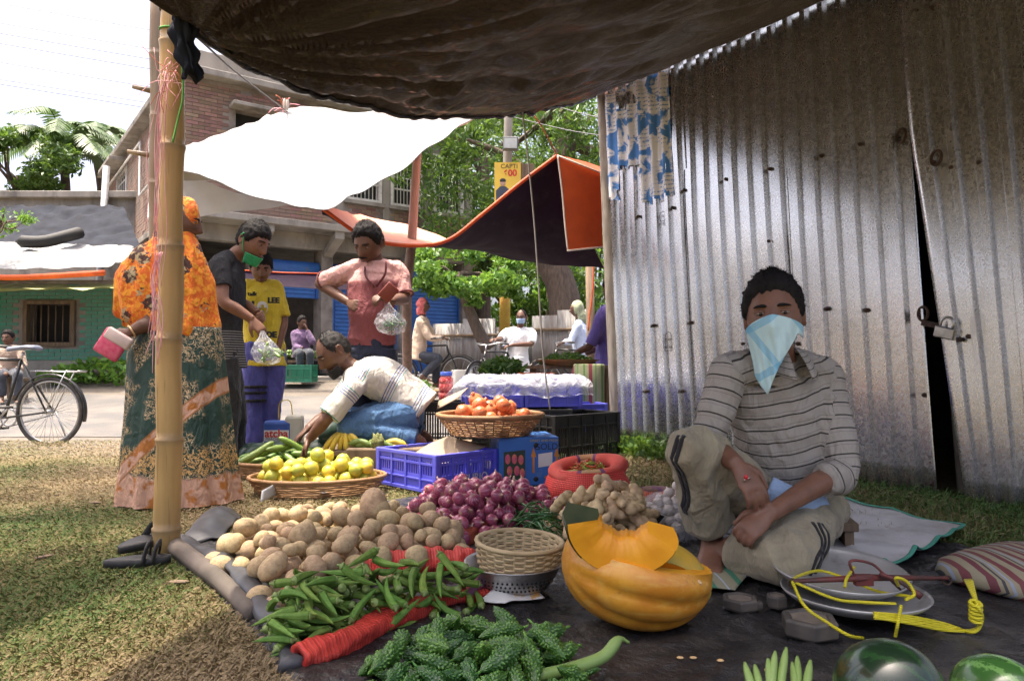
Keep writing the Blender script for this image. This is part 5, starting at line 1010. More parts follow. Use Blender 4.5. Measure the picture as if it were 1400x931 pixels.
q = MB(); rg = ringlist(rows, .19, 120, .055, 13); rg = np.array([spline(rg[:, j], 60) for j in range(rg.shape[1])]).transpose(1, 0, 2); rg[-1, :, 2] = np.maximum(rg[-1, :, 2], .012); q.loft(rg); q.build('sari', M_sari, pw)
g = MB(); g.ball(H.w((0, -.020, .010)), V(.093, .112, .136) * 1.0, 22, 16, 0, H.R); rows = [(212, 268, 318, .55), (200, 274, 334, .7), (178, 283, 352, .9), (162, 288, 380, 1.0), (155, 290, 408, 1.0), (161, 292, 432, .98), (182, 295, 452, .92), (236, 302, 478, .62)]
g.loft(ringlist(rows, .145, 40, .03, 7)); g.tube([H.w((0, -.06, -.05)), at(240, 335, Y0)], .085, 16); g.tube([H.w((.0, .07, -.12)), at(262, 345, Y0 - .02)], .055, 12)
m = remesh(g, .008, 4); wrinkle(m, .040, 8.5, 411, st=(1, 1, .22)); finish(m, 'shawl', M_shawl, pw, org)
q = MB(); c = J['wrR'] * .72 + J['elR'] * .28; dd = nrm(J['elR'] - J['wrR']); s = nrm(np.cross(dd, V(0, 0, 1))); u = np.cross(s, dd); c = J['wrR'] + dd * .012
q.tube([c + (s * math.cos(a) + u * math.sin(a)) * .031 for a in np.linspace(0, 6.283, 24)], .005, 6, cap=False); q.build('bangle', M('brass', (.7, .5, .25), None, .3, metal=.6), pw)
pr = thing('purse', 'small pink quilted purse with white flap in the woman\'s hand', 'purse', at(152, 490, Y0 - .2)); Rp = np.array(Euler((0, .55, .1)).to_matrix()); c = at(153, 471, Y0 - .21)
q = MB(); q.box(c, (.125, .035, .13), Rp); q.build('body', M('pink_quilt', (.62, .06, .14), (.7, .14, .22), .6, 40), pr, bevel=.012, smooth=True)
q = MB(); q.box(c + Rp @ V(.012, -.006, .042), (.13, .030, .06), Rp); q.build('flap', M('white_vinyl', (.68, .55, .50), None, .5), pr, bevel=.01)
# ---------------------------------------------------------------- people across the road
def small(label, Y0, head, hd, J2, top, leg, skin=SK1, k=1.0, hands=(), hair='short', sleeve=1.9, girth=1.0, name='person', hk=None):
    J = {a: at(x, y, Y0 + d) for a, (x, y, d) in J2.items()}; J['head'] = at(head[0], head[1], Y0 + (head[2] if len(head) > 2 else 0))
    hs = [(J[w], at(x, y, Y0 + d) - J[w], V(*nn), sd, dict(curl=.6)) for w, (x, y, d), nn, sd in hands]
    return person(name, label, J, k, .012, hd + ((hk or 1.08) * k,), dict(mat=top, sleeve=sleeve, hem=.10, amp=.014, freq=8, ease=.024), dict(mat=leg, len=.95, amp=.012, freq=8) if leg else None, skin, hs, hair=hair, girth=girth)
M_cream = cloth('cream_shirt', (.60, .45, .33)); M_greytr = cloth('grey_trousers', (.06, .065, .08)); M_redsc = M('red_check_scarf', (.45, .05, .06), (.55, .18, .17), .85, 60)
p, H, o_ = small('cyclist in cream shirt with a red scarf wrapped round his head', 13.0, (579, 418), (V(.95, -.25, -.05), V(0, 0, 1)), dict(pel=(572, 484, 0), neck=(578, 434, 0), shR=(574, 440, -.17), shL=(582, 440, .17), elR=(588, 462, -.2), wrR=(606, 462, -.2), elL=(594, 462, .2), wrL=(608, 461, .2), hipR=(573, 487, -.09), hipL=(573, 487, .09), knR=(600, 490, -.1), knL=(596, 496, .1), anR=(578, 514, -.1), anL=(596, 524, .1), toeR=(592, 520, -.1), toeL=(610, 528, .1)), M_cream, M_greytr, hands=[('wrR', (611, 463, -.2), (0, 0, -1), 1)], hair=None)
g = MB(); g.ball(H.w((0, -.02, .02)), V(.095, .108, .13), 18, 12, 0, H.R); g.tube([H.w((0, -.04, -.05)), H.w((0, -.03, -.15))], [.09, .085], 12); m = remesh(g, .012, 3); wrinkle(m, .014, 18, 421); finish(m, 'head_scarf', M_redsc, p, o_)
M_wshirt = cloth('white_shirt', (.74, .74, .73), (.66, .66, .66)); M_wlungi = cloth('white_lungi', (.62, .62, .60))
p, H, o_ = small('bald man in loose white shirt and surgical mask standing with a bicycle', 12.0, (713, 434), (V(-.35, -.95, -.08), V(0, 0, 1)), dict(pel=(706, 494, 0), neck=(710, 450, 0), shR=(691, 456, 0), shL=(728, 456, .03), elR=(684, 464, -.15), wrR=(678, 464, -.4), elL=(727, 470, -.12), wrL=(699, 472, -.38), hipR=(698, 497, 0), hipL=(714, 497, 0), knR=(698, 528, 0), knL=(714, 528, 0), anR=(697, 552, 0), anL=(715, 552, 0), toeR=(692, 560, -.2), toeL=(716, 560, -.2)), M_wshirt, M_wlungi, sleeve=.95, girth=1.12, hair='bald', hands=[('wrR', (674, 464, -.45), (0, 0, -1), 1), ('wrL', (693, 473, -.42), (0, 0, -1), -1)])
q = MB(); P = np.array([[H.w((.078 * math.sin(u_) * (1 - .2 * v_), (.108 + .012 * math.exp(-u_ * u_ * 6)) * math.cos(u_), -.016 - .075 * v_)) for u_ in np.linspace(-1.2, 1.2, 13)] for v_ in np.linspace(0, 1, 6)]); q.grid(P); q.build('face_mask', M_lightblue, p, solid=.004)
q = MB()
for s in (-1, 1): q.tube([H.w((s * .033 + .022 * math.cos(a), .103, .010 + .016 * math.sin(a))) for a in np.linspace(0, 6.283, 14)], .003, 5, cap=False)
q.tube([H.w((-.012, .106, .012)), H.w((.012, .106, .012))], .003, 5); q.build('spectacles', M_ink, p)
q = MB(); q.loft(np.array([ell(at(706, 494 + d, 12.0), V(.2 + .02 * i, 0, 0), V(0, .17, 0), 20) for i, d in enumerate((-6, 10, 24))])); m = remesh(q, .014, 3); wrinkle(m, .02, 8, 77); finish(m, 'shirt_tail', M_wshirt, p, o_)
M_sky = cloth('pale_blue_shirt', (.42, .50, .68), (.50, .57, .72)); M_olive = M('olive_check_scarf', (.22, .25, .15), (.36, .38, .25), .85, 40)
p, H, o_ = small('man in pale blue shirt with an olive scarf over his head', 12.4, (788, 423), (V(-.9, -.2, -.1), V(0, 0, 1)), dict(pel=(795, 490, 0), neck=(792, 440, 0), shL=(790, 446, -.17), shR=(798, 446, .17), elL=(780, 466, -.2), wrL=(770, 468, -.25), elR=(784, 466, .2), wrR=(772, 468, .2), hipL=(795, 494, -.09), hipR=(797, 494, .09), knL=(792, 522, -.09), knR=(798, 522, .09), anL=(796, 545, -.09), anR=(800, 545, .09)), M_sky, M_greytr, hands=[('wrL', (765, 470, -.25), (0, 0, -1), -1)], hair=None)
g = MB(); g.ball(H.w((0, -.02, .02)), V(.098, .112, .135), 18, 12, 0, H.R); g.tube([H.w((0, -.05, -.04)), H.w((0, -.06, -.16)), H.w((.06, -.13, -.25))], [.09, .10, .08], 12); m = remesh(g, .012, 3); wrinkle(m, .016, 16, 422); finish(m, 'head_scarf', M_olive, p, o_)
M_purp = cloth('purple_shirt', (.17, .13, .44), (.12, .09, .33))
p, H, o_ = small('man in purple shirt reaching over the greens beside the tin shed', 7.4, (838, 398), (V(-.8, -.4, -.4), V(0, 0, 1)), dict(pel=(832, 506, 0), neck=(832, 420, 0), shL=(824, 432, -.17), shR=(838, 430, .17), elL=(806, 474, -.15), wrL=(788, 482, -.2), elR=(820, 474, .1), wrR=(800, 484, .1), hipL=(829, 512, -.08), hipR=(835, 512, .08), knL=(829, 558, -.08), knR=(836, 558, .08), anL=(829, 596, -.08), anR=(836, 596, .08)), M_purp, M_greytr, sleeve=.95, hands=[('wrL', (778, 486, -.22), (0, 0, -1), -1)])
M_mauve = cloth('mauve_shirt', (.16, .10, .19)); M_beige = cloth('beige_shirt', (.34, .25, .19))
p, H, o_ = small('man in mauve shirt sitting by the shop with his hand to his face', 14.4, (413, 441), (V(.75, -.6, -.1), V(0, 0, 1)), dict(pel=(411, 482, 0), neck=(411, 452, 0), shR=(402, 457, -.05), shL=(421, 457, .05), elR=(404, 474, -.15), wrR=(414, 476, -.3), elL=(428, 468, -.25), wrL=(420, 451, -.22), hipR=(406, 484, 0), hipL=(416, 484, 0), knR=(410, 482, -.42), knL=(424, 482, -.4), anR=(410, 500, -.4), anL=(424, 500, -.38)), M_mauve, M_greytr, hands=[('wrL', (418, 444, -.2), (-1, 0, 0), -1)])
p, H, o_ = small('man in beige shirt sitting in front of the turquoise house', 12.3, (11, 462), (V(.1, -1, -.1), V(0, 0, 1)), dict(pel=(12, 508, 0), neck=(12, 474, 0), shR=(-4, 480, 0), shL=(28, 480, 0), elR=(-8, 500, -.1), wrR=(4, 508, -.35), elL=(32, 500, -.1), wrL=(22, 508, -.35), hipR=(5, 511, 0), hipL=(20, 511, 0), knR=(2, 512, -.4), knL=(24, 512, -.4), anR=(2, 543, -.4), anL=(24, 543, -.4), toeR=(1, 548, -.6), toeL=(25, 548, -.6)), M_beige, M_greytr, hands=[('wrR', (8, 510, -.42), (0, 0, -1), 1)], sleeve=1.7)
# ================================================================ groundsheet and heaps
M_ground_sheet = M('black_groundsheet', (.010, .010, .012), (.028, .027, .028), .42, 9, bump=1.0, bscale=14, bdist=.03, dirt=(.085, .075, .065), dscale=4, dlo=.5, dhi=.8)
poly = [(236, 757), (300, 812), (356, 872), (400, 925), (430, 985)]
left = [gr(*p) for p in poly]; right = [gr(1400, 742), gr(1440, 800), gr(1480, 880), gr(1520, 960), gr(1560, 1040)]
GS = [V(-1.27, 2.70, 0), V(-1.12, 3.12, 0), V(-.62, 3.75, 0), V(-.15, 4.2, 0), V(.75, 3.95, 0), V(1.25, 3.2, 0), V(1.75, 2.78, 0), V(2.3, 2.80, 0), V(3.0, 2.0, 0), V(3.0, .9, 0), V(-.10, .9, 0), V(-.49, 1.63, 0), V(-.645, 1.87, 0), V(-.89, 2.23, 0)]
def inpoly(x, y, pl):
    c = np.zeros(np.shape(x), bool); n = len(pl)
    for i in range(n):
        x1, y1, x2, y2 = pl[i][0], pl[i][1], pl[(i + 1) % n][0], pl[(i + 1) % n][1]
        c ^= ((y1 > y) != (y2 > y)) & (x < (x2 - x1) * (y - y1) / (y2 - y1 + 1e-12) + x1)
    return c
# polar grid from the middle out to the outline, so that the outline is followed exactly
cen = V(.6, 2.3, 0); outl = []
for i in range(len(GS)):
    a, b = GS[i], GS[(i + 1) % len(GS)]; L = np.linalg.norm(b - a)
    for t in np.arange(0, 1, .03 / L): outl.append(a + (b - a) * t)
outl = np.array(outl); outl[:, :2] += .015 * np.stack([noise(outl, 12, 5), noise(outl, 12, 6)], -1)
rr_ = np.linspace(0.001, 1, 110)[:, None, None]; P = cen + (outl - cen)[None] * rr_; ed = rr_[..., 0]
P[..., 2] = .004 + .012 * np.clip(folds(P, 22, 501), 0, 1) ** 3 + .005 * np.clip(folds(P, 60, 502), 0, 1) ** 2 ; P[..., 2] = np.where(ed > .985, .003, P[..., 2])
mb = MB(); mb.grid(np.concatenate([P, P[:, :1]], 1), flip=False); gs = mb.build('groundsheet', M_ground_sheet); tag(gs, 'crumpled black plastic groundsheet under the vegetables', 'groundsheet')
M_log = M('grey_log', (.16, .13, .11), (.09, .075, .06), .9, 5, bump=.5, bscale=18)
q = MB(); q.tube(spline([gr(232, 752) + V(0, 0, .03), gr(300, 806) + V(0, 0, .03), gr(345, 850) + V(0, 0, .022)], 14), np.linspace(.034, .022, 14), 9); tag(q.build('edge_log', M_log), 'weathered grey branch weighing down the edge of the groundsheet', 'log')
M_ship = M('grey_plastic', (.07, .072, .08), (.035, .036, .04), .45, 6, bump=.6, bscale=14)
q = MB(); pp = spline([gr(240, 742) + V(0, 0, .02), gr(300, 800) + V(.03, .03, .05), gr(358, 868) + V(.02, .02, .03), gr(396, 920) + V(.01, 0, .015)], 26); q.tube(pp, .030 + .008 * np.sin(np.arange(26) * 1.3), 10, flat=.6); tag(q.build('sheet_roll', M_ship), 'rolled grey plastic edge of the groundsheet beside the potatoes', 'groundsheet')
Pf = quad(gr(240, 752), gr(300, 742), gr(330, 710), gr(282, 704), 22, 22); Pf[..., 2] += .012 + .05 * np.sin(np.linspace(0, 3.14, 22))[:, None] * np.sin(np.linspace(0, 2.6, 22))[None, :] + .012 * folds(Pf, 26, 505)
mb = MB(); mb.grid(Pf); tag(mb.build('sheet_corner', M_ship, solid=.004), 'crumpled grey plastic corner turned up beside the bamboo pole', 'groundsheet')

# ---------------------------------------------------------------- a heap: every item is dropped on the ones below it
class Heap:
    def __init__(s, poly, cap, res=.007, z0=.012):
        s.pl = [np.asarray(p)[:2] for p in poly]; a = np.array(s.pl); s.lo = a.min(0) - .1; s.hi = a.max(0) + .1; s.res = res; n = ((s.hi - s.lo) / res).astype(int) + 1
        s.h = np.full(n, z0); s.cap = cap; s.c = a.mean(0)
    def edge(s, x, y):
        d = 1e9
        for i in range(len(s.pl)):
            a, b = s.pl[i], s.pl[(i + 1) % len(s.pl)]; t = np.clip(((V(x, y) - a) @ (b - a)) / ((b - a) @ (b - a)), 0, 1); d = min(d, np.linalg.norm(V(x, y) - a - (b - a) * t))
        return d
    def drop(s, hl, r, rng, tries=14, ang=None, sink=.18):
        "hl half length, r radius -> (x, y, z, yaw, pitch)"
        best = None
        for _ in range(tries):
            for _k in range(40):
                x, y = rng.uniform(s.lo, s.hi)
                if inpoly(x, y, s.pl): break
            a = rng.uniform(0, 2 * math.pi) if ang is None else rng.normal(*ang); d = V(math.cos(a), math.sin(a)); m = max(1, int(hl / (r * .7))); ts = np.linspace(-hl, hl, 2 * m + 1) if hl > r * .3 else np.array([0.0])
            zz = []
            for t in ts:
                px = x + d[0] * t; py = y + d[1] * t; ii = int((px - s.lo[0]) / s.res); jj = int((py - s.lo[1]) / s.res); w = max(1, int(r / s.res)); z = -1
                for du in (-w, -w // 2, 0, w // 2, w):
                    for dv in (-w, -w // 2, 0, w // 2, w):
                        q = (du * du + dv * dv) * s.res ** 2
                        if q > r * r or not (0 <= ii + du < s.h.shape[0] and 0 <= jj + dv < s.h.shape[1]): continue
                        z = max(z, s.h[ii + du, jj + dv] + math.sqrt(r * r - q) * (1 - sink))
                zz.append(z)
            zz = np.array(zz)
            if len(zz) > 2:
                pi = np.clip((zz[-len(zz) // 2:].max() - zz[:len(zz) // 2 + 1].max()) / max(hl * 1.1, 1e-3), -.6, .6); zc = (zz[-len(zz) // 2:].max() + zz[:len(zz) // 2 + 1].max()) / 2; zc = max(zc, (zz - pi * ts).max() - r * .4)
            else: pi = 0; zc = zz.max()
            e = s.edge(x, y); sc = zc - s.cap * min(1.0, e / (s.cap * 1.4)) ** .8
            if best is None or sc < best[0]: best = (sc, x, y, zc, a, math.atan(pi), ts, pi)
        _, x, y, zc, a, pit, ts, pi = best; d = V(math.cos(a), math.sin(a))
        for t in np.linspace(-hl, hl, max(1, int(2 * hl / s.res) + 1)):
            ii = int((x + d[0] * t - s.lo[0]) / s.res); jj = int((y + d[1] * t - s.lo[1]) / s.res); w = int(r / s.res) + 1
            for du in range(-w, w + 1):
                for dv in range(-w, w + 1):
                    q = (du * du + dv * dv) * s.res ** 2
                    if q <= r * r and 0 <= ii + du < s.h.shape[0] and 0 <= jj + dv < s.h.shape[1]: s.h[ii + du, jj + dv] = max(s.h[ii + du, jj + dv], zc + pi * t + math.sqrt(r * r - q))
        return x, y, zc, a, pit
def put(name, me, loc, eul, sc, label, cat, group, parent=None):
    o = link(name, me, parent); o.location = loc; o.rotation_euler = eul; o.scale = (sc, sc, sc) if isinstance(sc, (int, float)) else sc
    return tag(o, label, cat, group) if label else o
def var_meshes(fn, n): return [fn(i) for i in range(n)]
# ---------------------------------------------------------------- potatoes
def potato(i):
    q = MB(); q.ball((0, 0, 0), 1, 16, 11); a = q.arr(); r = np.random.default_rng(i + 60); a = a * V(1, r.uniform(.74, .88), r.uniform(.68, .8)) * (1 + .10 * noise(a, 2.2, i + 70, 2))[:, None]; q.v = [a]; return q.mesh('potato', M_potato)
M_potato = M('potato_skin', (.50, .37, .21), (.38, .27, .145), .75, 3, objvar=.22, bump=.25, bscale=9, bdist=.03, dirt=(.27, .19, .115), dscale=5, dlo=.52, dhi=.72)
pm_ = var_meshes(potato, 6); rp = np.random.default_rng(2); hp_ = Heap([gr(285, 784), gr(330, 812), gr(372, 850), gr(470, 816), gr(560, 796), gr(640, 780), gr(625, 742), gr(540, 724), gr(440, 724), gr(330, 748)], .075)
PL = 'tan potato in the heap beside the bamboo pole'
for k in range(270):
    L = rp.uniform(.025, .040) if k % 9 else rp.uniform(.040, .047); x, y, z, a, pi = hp_.drop(L * .32, L * .78, rp, 12)
    put('potato', pm_[k % 6], (x, y, z), (rp.uniform(-.5, .5), -pi + rp.normal(0, .15), a), L * 1.04, PL, 'potato', 'potatoes heaped on the groundsheet')
put('potato', pm_[1], at(511, 690, 2.78), (0, 1.5, .3), .068, 'large potato standing on end on top of the potato heap', 'potato', None)
# ---------------------------------------------------------------- onions
def onion_mat():
    n = NT('red_onion_skin'); v = n.tc('Object'); x, y, z = n.sep(v)[:3]; a = n.math('ARCTAN2', y, x); st = n.math('SINE', n.math('ADD', n.math('MULTIPLY', a, 13), n.math('MULTIPLY', n.noise(v, 2, 3), 9)))
    r = n.rnd(); c = n.mix(r, (.20, .025, .07), (.33, .06, .12)); c = n.mix(n.math('MULTIPLY', n.ramp(st, [(.5, 0), (.95, 1)]), .5), c, (.50, .22, .26)); c = n.mix(n.ramp(z, [(.72, 0), (1.0, 1)]), c, (.48, .30, .22)); c = n.mix(n.ramp(n.math('MULTIPLY', z, -1), [(.7, 0), (.85, 1)]), c, (.45, .30, .22))
    n.set(col=c, rough=.32, coat=.2); return n.mat
M_onion = onion_mat()
def onion(i):
    q = MB(); r = np.random.default_rng(i); pr = [(.02, -.86), (.25, -.84), (.6, -.72), (.88, -.42), (1, -.05), (.95, .28), (.75, .55), (.45, .75), (.22, .88), (.12, 1.02), (.09, 1.2 + .2 * r.random()), (.02, 1.25 + .2 * r.random())]
    q.lathe(pr, 18, cap=True, wob=lambda a, z: .04 * np.sin(a * 2 + i) + .015 * np.sin(a * 9)); return q.mesh('onion', M_onion)
om = var_meshes(onion, 5); ro = np.random.default_rng(3); h2 = Heap([gr(552, 714), gr(585, 738), gr(625, 752), gr(700, 738), gr(775, 714), gr(760, 702), gr(700, 692), gr(620, 694), gr(575, 702)], .10)
for k in range(260):
    L = ro.uniform(.022, .034); x, y, z, a, pi = h2.drop(0, L * .98, ro, 12)
    t = ro.uniform(0, 1.6); put('onion', om[k % 5], (x, y, z), (t * math.cos(a), t * math.sin(a), ro.uniform(0, 6)), L, 'red onion in the heap in front of the blue carton', 'onion', 'red onions heaped on the groundsheet')
# ---------------------------------------------------------------- okra
M_okra = M('okra_green', (.16, .26, .05), (.10, .19, .03), .65, 4, spec=.3, objvar=.35, bump=.1, bscale=60); M_okcap = M('okra_cap', (.20, .28, .08), None, .6)
def okra(i):
    r = np.random.default_rng(i + 5); q = MB(); n = 15; t = np.linspace(0, 1, 14); b = r.uniform(-.18, .18); rg = []
    for u in t:
        a = np.linspace(0, 2 * math.pi, n, endpoint=False); rad = np.interp(u, [0, .06, .3, .75, 1], [.085, .10, .095, .055, .006]); ridg = 1 + .19 * np.cos(a * 5); rg.append(np.stack([np.full(n, u * 2 - 1), b * math.sin(u * 3.1) + rad * ridg * np.cos(a), rad * ridg * np.sin(a)], -1))
    q.loft(rg); q.tube([(-1.12, 0, 0), (-1.09, 0, 0), (-1.04, 0, 0), (-1.0, 0, 0), (-.95, 0, 0)], [.03, .045, .06, .115, .105], 10, mi=1); q.tube([(-1.2, .02, .01), (-1.08, 0, 0)], .035, 7, mi=1); return q.mesh('okra', [M_okra, M_okcap])
km = var_meshes(okra, 5); rk = np.random.default_rng(4); h3 = Heap([gr(366, 900), gr(376, 872), gr(420, 862), gr(470, 846), gr(560, 838), gr(652, 830), gr(655, 842), gr(590, 856), gr(520, 872), gr(450, 898), gr(390, 912)], .05, .005)
for k in range(135):
    L = rk.uniform(.038, .064); x, y, z, a, pi = h3.drop(L * .9, .0095, rk, 8, ang=None if k % 3 else (-.3, .5)); 
    put('okra_pod', km[k % 5], (x, y, z), (rk.uniform(-3, 3), -pi, a), (L, .098, .098), 'green okra pod in the pile between the red mesh rolls', 'okra', 'okra pods piled on the groundsheet')
# ---------------------------------------------------------------- bitter gourds
def gourd_mat():
    n = NT('bitter_gourd_skin'); h = n.attr('knob'); r = n.rnd(); c = n.mix(h, n.mix(r, (.012, .05, .010), (.03, .09, .012)), n.mix(r, (.06, .19, .03), (.16, .33, .04))); n.set(col=c, rough=.42, coat=.15); return n.mat
M_gourd = gourd_mat()
def gourd(i):
    r = np.random.default_rng(i + 15); nu, na = 72, 60; b = r.uniform(-.12, .12); t = np.linspace(0, 1, nu); a = np.linspace(0, 2 * math.pi, na, endpoint=False); U, A_ = np.meshgrid(t, a, indexing='ij')
    rad = np.interp(U, [0, .04, .15, .4, .65, .88, 1], [.015, .07, .19, .30, .28, .12, .01]); kn = np.clip(.5 + .5 * np.cos(A_ * 13 + 1.2 * np.sin(U * 40 + i)) , 0, 1) * np.clip(.5 + .5 * np.sin(U * 84 + 2.1 * np.sin(A_ * 5 + i)), 0, 1); kn = kn ** .7 * (.6 + .4 * np.sin(A_ * 3 + U * 17))
    rr2 = rad * (.92 + .42 * kn); P_ = np.stack([U * 2 - 1, b * np.sin(U * 3.14) + rr2 * np.cos(A_), rr2 * np.sin(A_)], -1); q = MB(); q.loft(P_); nb_ = nu * na; q.tube(spline([(-1.25, .05 + b, .05), (-1.1, .02, .02), (-.97, 0, 0)], 6), [.022, .025, .05, .05, .05, .05], 7); me = q.mesh('gourd', M_gourd)
    at_ = me.attributes.new('knob', 'FLOAT', 'POINT'); at_.data.foreach_set('value', np.concatenate([np.clip(kn, 0, 1).ravel(), np.full(len(me.vertices) - nb_, .8)])); return me
gm = var_meshes(gourd, 5); rg_ = np.random.default_rng(6); h4 = Heap([gr(475, 965), gr(500, 918), gr(560, 894), gr(630, 880), gr(700, 880), gr(760, 900), gr(795, 920), gr(800, 970), gr(640, 1010), gr(480, 1000)], .06, .007)
for k in range(64):
    L = rg_.uniform(.048, .068); x, y, z, a, pi = h4.drop(L * .7, L * .27, rg_, 8)
    put('bitter_gourd', gm[k % 5], (x, y, z), (rg_.uniform(-3, 3), -pi, a), L, 'knobbly dark green bitter gourd in the front heap', 'gourd', 'bitter gourds heaped at the front')
# ---------------------------------------------------------------- chillies
M_gch = M('green_chilli', (.035, .12, .018), (.02, .08, .014), .3, 4, objvar=.5); M_rch = M('red_chilli', (.42, .04, .015), (.5, .12, .02), .3, 4, objvar=.3); M_ych = M('light_green_chilli', (.28, .36, .05), (.2, .3, .04), .3, 4, objvar=.3)
def chilli(i, mat):
    r = np.random.default_rng(i); q = MB(); b = r.uniform(-.3, .3); t = np.linspace(0, 1, 9); q.tube([(u * 2 - 1, b * math.sin(u * 2.6), .1 * math.sin(u * 4 + i)) for u in t], np.interp(t, [0, .1, .6, 1], [.07, .095, .075, .01]), 6); q.tube([(-1.35, -.05, .05), (-1, 0, .05 * math.sin(i))], .028, 5); return q.mesh('chilli', mat)
cg = [chilli(i, M_gch) for i in range(4)]; rc = np.random.default_rng(8); h5 = Heap([gr(652, 740), gr(670, 722), gr(720, 704), gr(765, 702), gr(800, 725), gr(815, 752), gr(790, 768), gr(740, 772), gr(690, 756)], .13, .005)
for k in range(300):
    L = rc.uniform(.034, .050); x, y, z, a, pi = h5.drop(L * .8, .006, rc, 7)
    put('green_chilli', cg[k % 4], (x, y, z), (0, -pi, a), L, 'thin green chilli in the pile behind the small pale basket', 'chilli', 'green chillies behind the basket')
# ---------------------------------------------------------------- ginger
M_ging = M('ginger_skin', (.60, .45, .26), (.46, .33, .18), .8, 20, objvar=.2, bump=.4, bscale=40, dirt=(.30, .21, .12), dscale=18, dlo=.56, dhi=.65)
def ginger(i):
    r = np.random.default_rng(i + 40); q = MB(); p = V(-.05, 0, 0); d = V(1, 0, 0)
    for k in range(4):
        ln = r.uniform(.017, .025); q.ball(p, (ln, r.uniform(.018, .023), r.uniform(.016, .020)), 12, 8, 0, rotz(math.atan2(d[1], d[0])))
        if r.random() < .8: s = r.choice([-1, 1]); b = p + V(0, s * .02, r.uniform(-.004, .012)); q.ball(b, (.016, .016, .015), 10, 7); q.ball(b + V(.006, s * .010, .003), (.011, .011, .011), 8, 6)
        d = nrm(d + V(0, r.normal(0, .35), r.normal(0, .2))); p = p + d * ln * 1.05
    m = remesh(q, .0035, 3); m.materials.clear(); m.materials.append(M_ging); m.polygons.foreach_set('use_smooth', [True] * len(m.polygons)); return m
gi = var_meshes(ginger, 6); h6 = Heap([gr(755, 738), gr(785, 760), gr(815, 774), gr(870, 764), gr(893, 744), gr(880, 724), gr(840, 714), gr(790, 718)], .07, .007); rgi = np.random.default_rng(9)
for k in range(88):
    sc = rgi.uniform(.9, 1.3); x, y, z, a, pi = h6.drop(.032 * sc, .02 * sc, rgi, 9); put('ginger_root', gi[k % 6], (x, y, z), (rgi.uniform(-1, 1), -pi, a), sc, 'knobbly tan ginger root in the heap by the steel cup', 'ginger', 'ginger roots heaped on the groundsheet')
# ---------------------------------------------------------------- red mesh rolls
def mesh_mat(name, c1, c2):
    n = NT(name); v = n.tc('UV') if False else n.tc('Object'); a = n.attr('ua'); b = n.attr('ub'); g = n.math('MULTIPLY', n.math('ABSOLUTE', n.math('SINE', n.math('MULTIPLY', a, 340))), n.math('ABSOLUTE', n.math('SINE', n.math('MULTIPLY', b, 60))))
    c = n.mix(n.ramp(g, [(.12, 0), (.4, 1)]), tuple(x * .5 for x in c1), n.mix(n.noise(v, 12, 4), c1, c2)); n.set(col=c, rough=.5); n.bump(g, .6, .003); return n.mat
M_net = mesh_mat('red_mesh', (.78, .05, .035), (.82, .10, .07)); M_net2 = mesh_mat('orange_red_mesh', (.58, .10, .05), (.6, .16, .09))
def roll(pts, r, label, mat=M_net, amp=.10, seed=0, tie=None):
    p = spline(pts, 70); n = 28; L = np.concatenate([[0], np.cumsum(np.linalg.norm(np.diff(p, axis=0), axis=1))]); rad = np.interp(np.linspace(0, 1, 70), np.linspace(0, 1, len(r)), r); tg = nrm_rows(np.gradient(p, axis=0)); rings = []; a = np.linspace(0, 2 * math.pi, n, endpoint=False)
    for i in range(70):
        b = nrm(np.cross(tg[i], V(0, 0, 1))); u = np.cross(b, tg[i]); w = rad[i] * (1 + amp * np.sin(a * 3 + i * .21 + seed) + amp * .6 * np.sin(a * 5 - i * .33) + .05 * math.sin(i * 1.7))
        if tie and abs(L[i] - tie) < .02: w = w * .72
        c = p[i].copy(); c[2] = max(c[2], 0) + rad[i] * .80; rings.append(c + np.outer(np.cos(a) * w, b) + np.outer(np.sin(a) * w * .85, u))
    inner = [rings[0] * .55 + rings[0].mean(0) * .45, (rings[0] * .5 + rings[0].mean(0) * .5) + tg[0] * .03]; q = MB(); q.loft(np.array(inner[::-1] + rings)); o = q.build('mesh_roll', mat)
    for nm, arr in (('ua', np.repeat(np.concatenate([[-.03, 0], L]), n)), ('ub', np.tile(a, 72))): at_ = o.data.attributes.new(nm, 'FLOAT', 'POINT'); at_.data.foreach_set('value', arr)
    return tag(o, label, 'mesh roll')
roll([gr(408, 915), gr(470, 893), gr(540, 858), gr(610, 832), gr(690, 822)], [.034, .036, .036, .032, .03], 'red plastic mesh roll between the okra and the bitter gourds', seed=1)
roll([gr(388, 830), gr(450, 802), gr(520, 792), gr(580, 788), gr(648, 784)], [.030, .040, .050, .058, .050], 'red plastic mesh roll tied with white string behind the okra', seed=2, tie=.60)
roll([gr(628, 748), gr(665, 730), gr(720, 712), gr(770, 706)], [.040, .034, .026, .022], 'orange red mesh roll between the onions and the green chillies', M_net2, seed=3)
q = MB(); P = quad(gr(655, 835) + V(0, 0, .03), gr(715, 815) + V(0, 0, .06), gr(745, 828) + V(0, 0, .02), gr(690, 838) + V(0, 0, .02), 14, 10); P[..., 2] += .012 * folds(P, 30, 7); q.grid(P); tag(q.build('printed_packet', M('white_packet', (.66, .66, .64), (.6, .35, .12), .5, 22, lo=.6, hi=.66), solid=.002), 'crumpled white printed plastic packet beside the colander', 'packet')
q = MB(); q.tube(spline([gr(640, 832) + V(0, 0, .04), gr(670, 820) + V(0, 0, .07), gr(712, 816) + V(0, 0, .06)], 12), [.012] * 3 + [.02] * 6 + [.012] * 3, 8); tag(q.build('net_end', M('purple_net', (.16, .06, .16), (.3, .08, .1), .7, 40)), 'purple frayed end of the net sack by the bitter gourds', 'net')
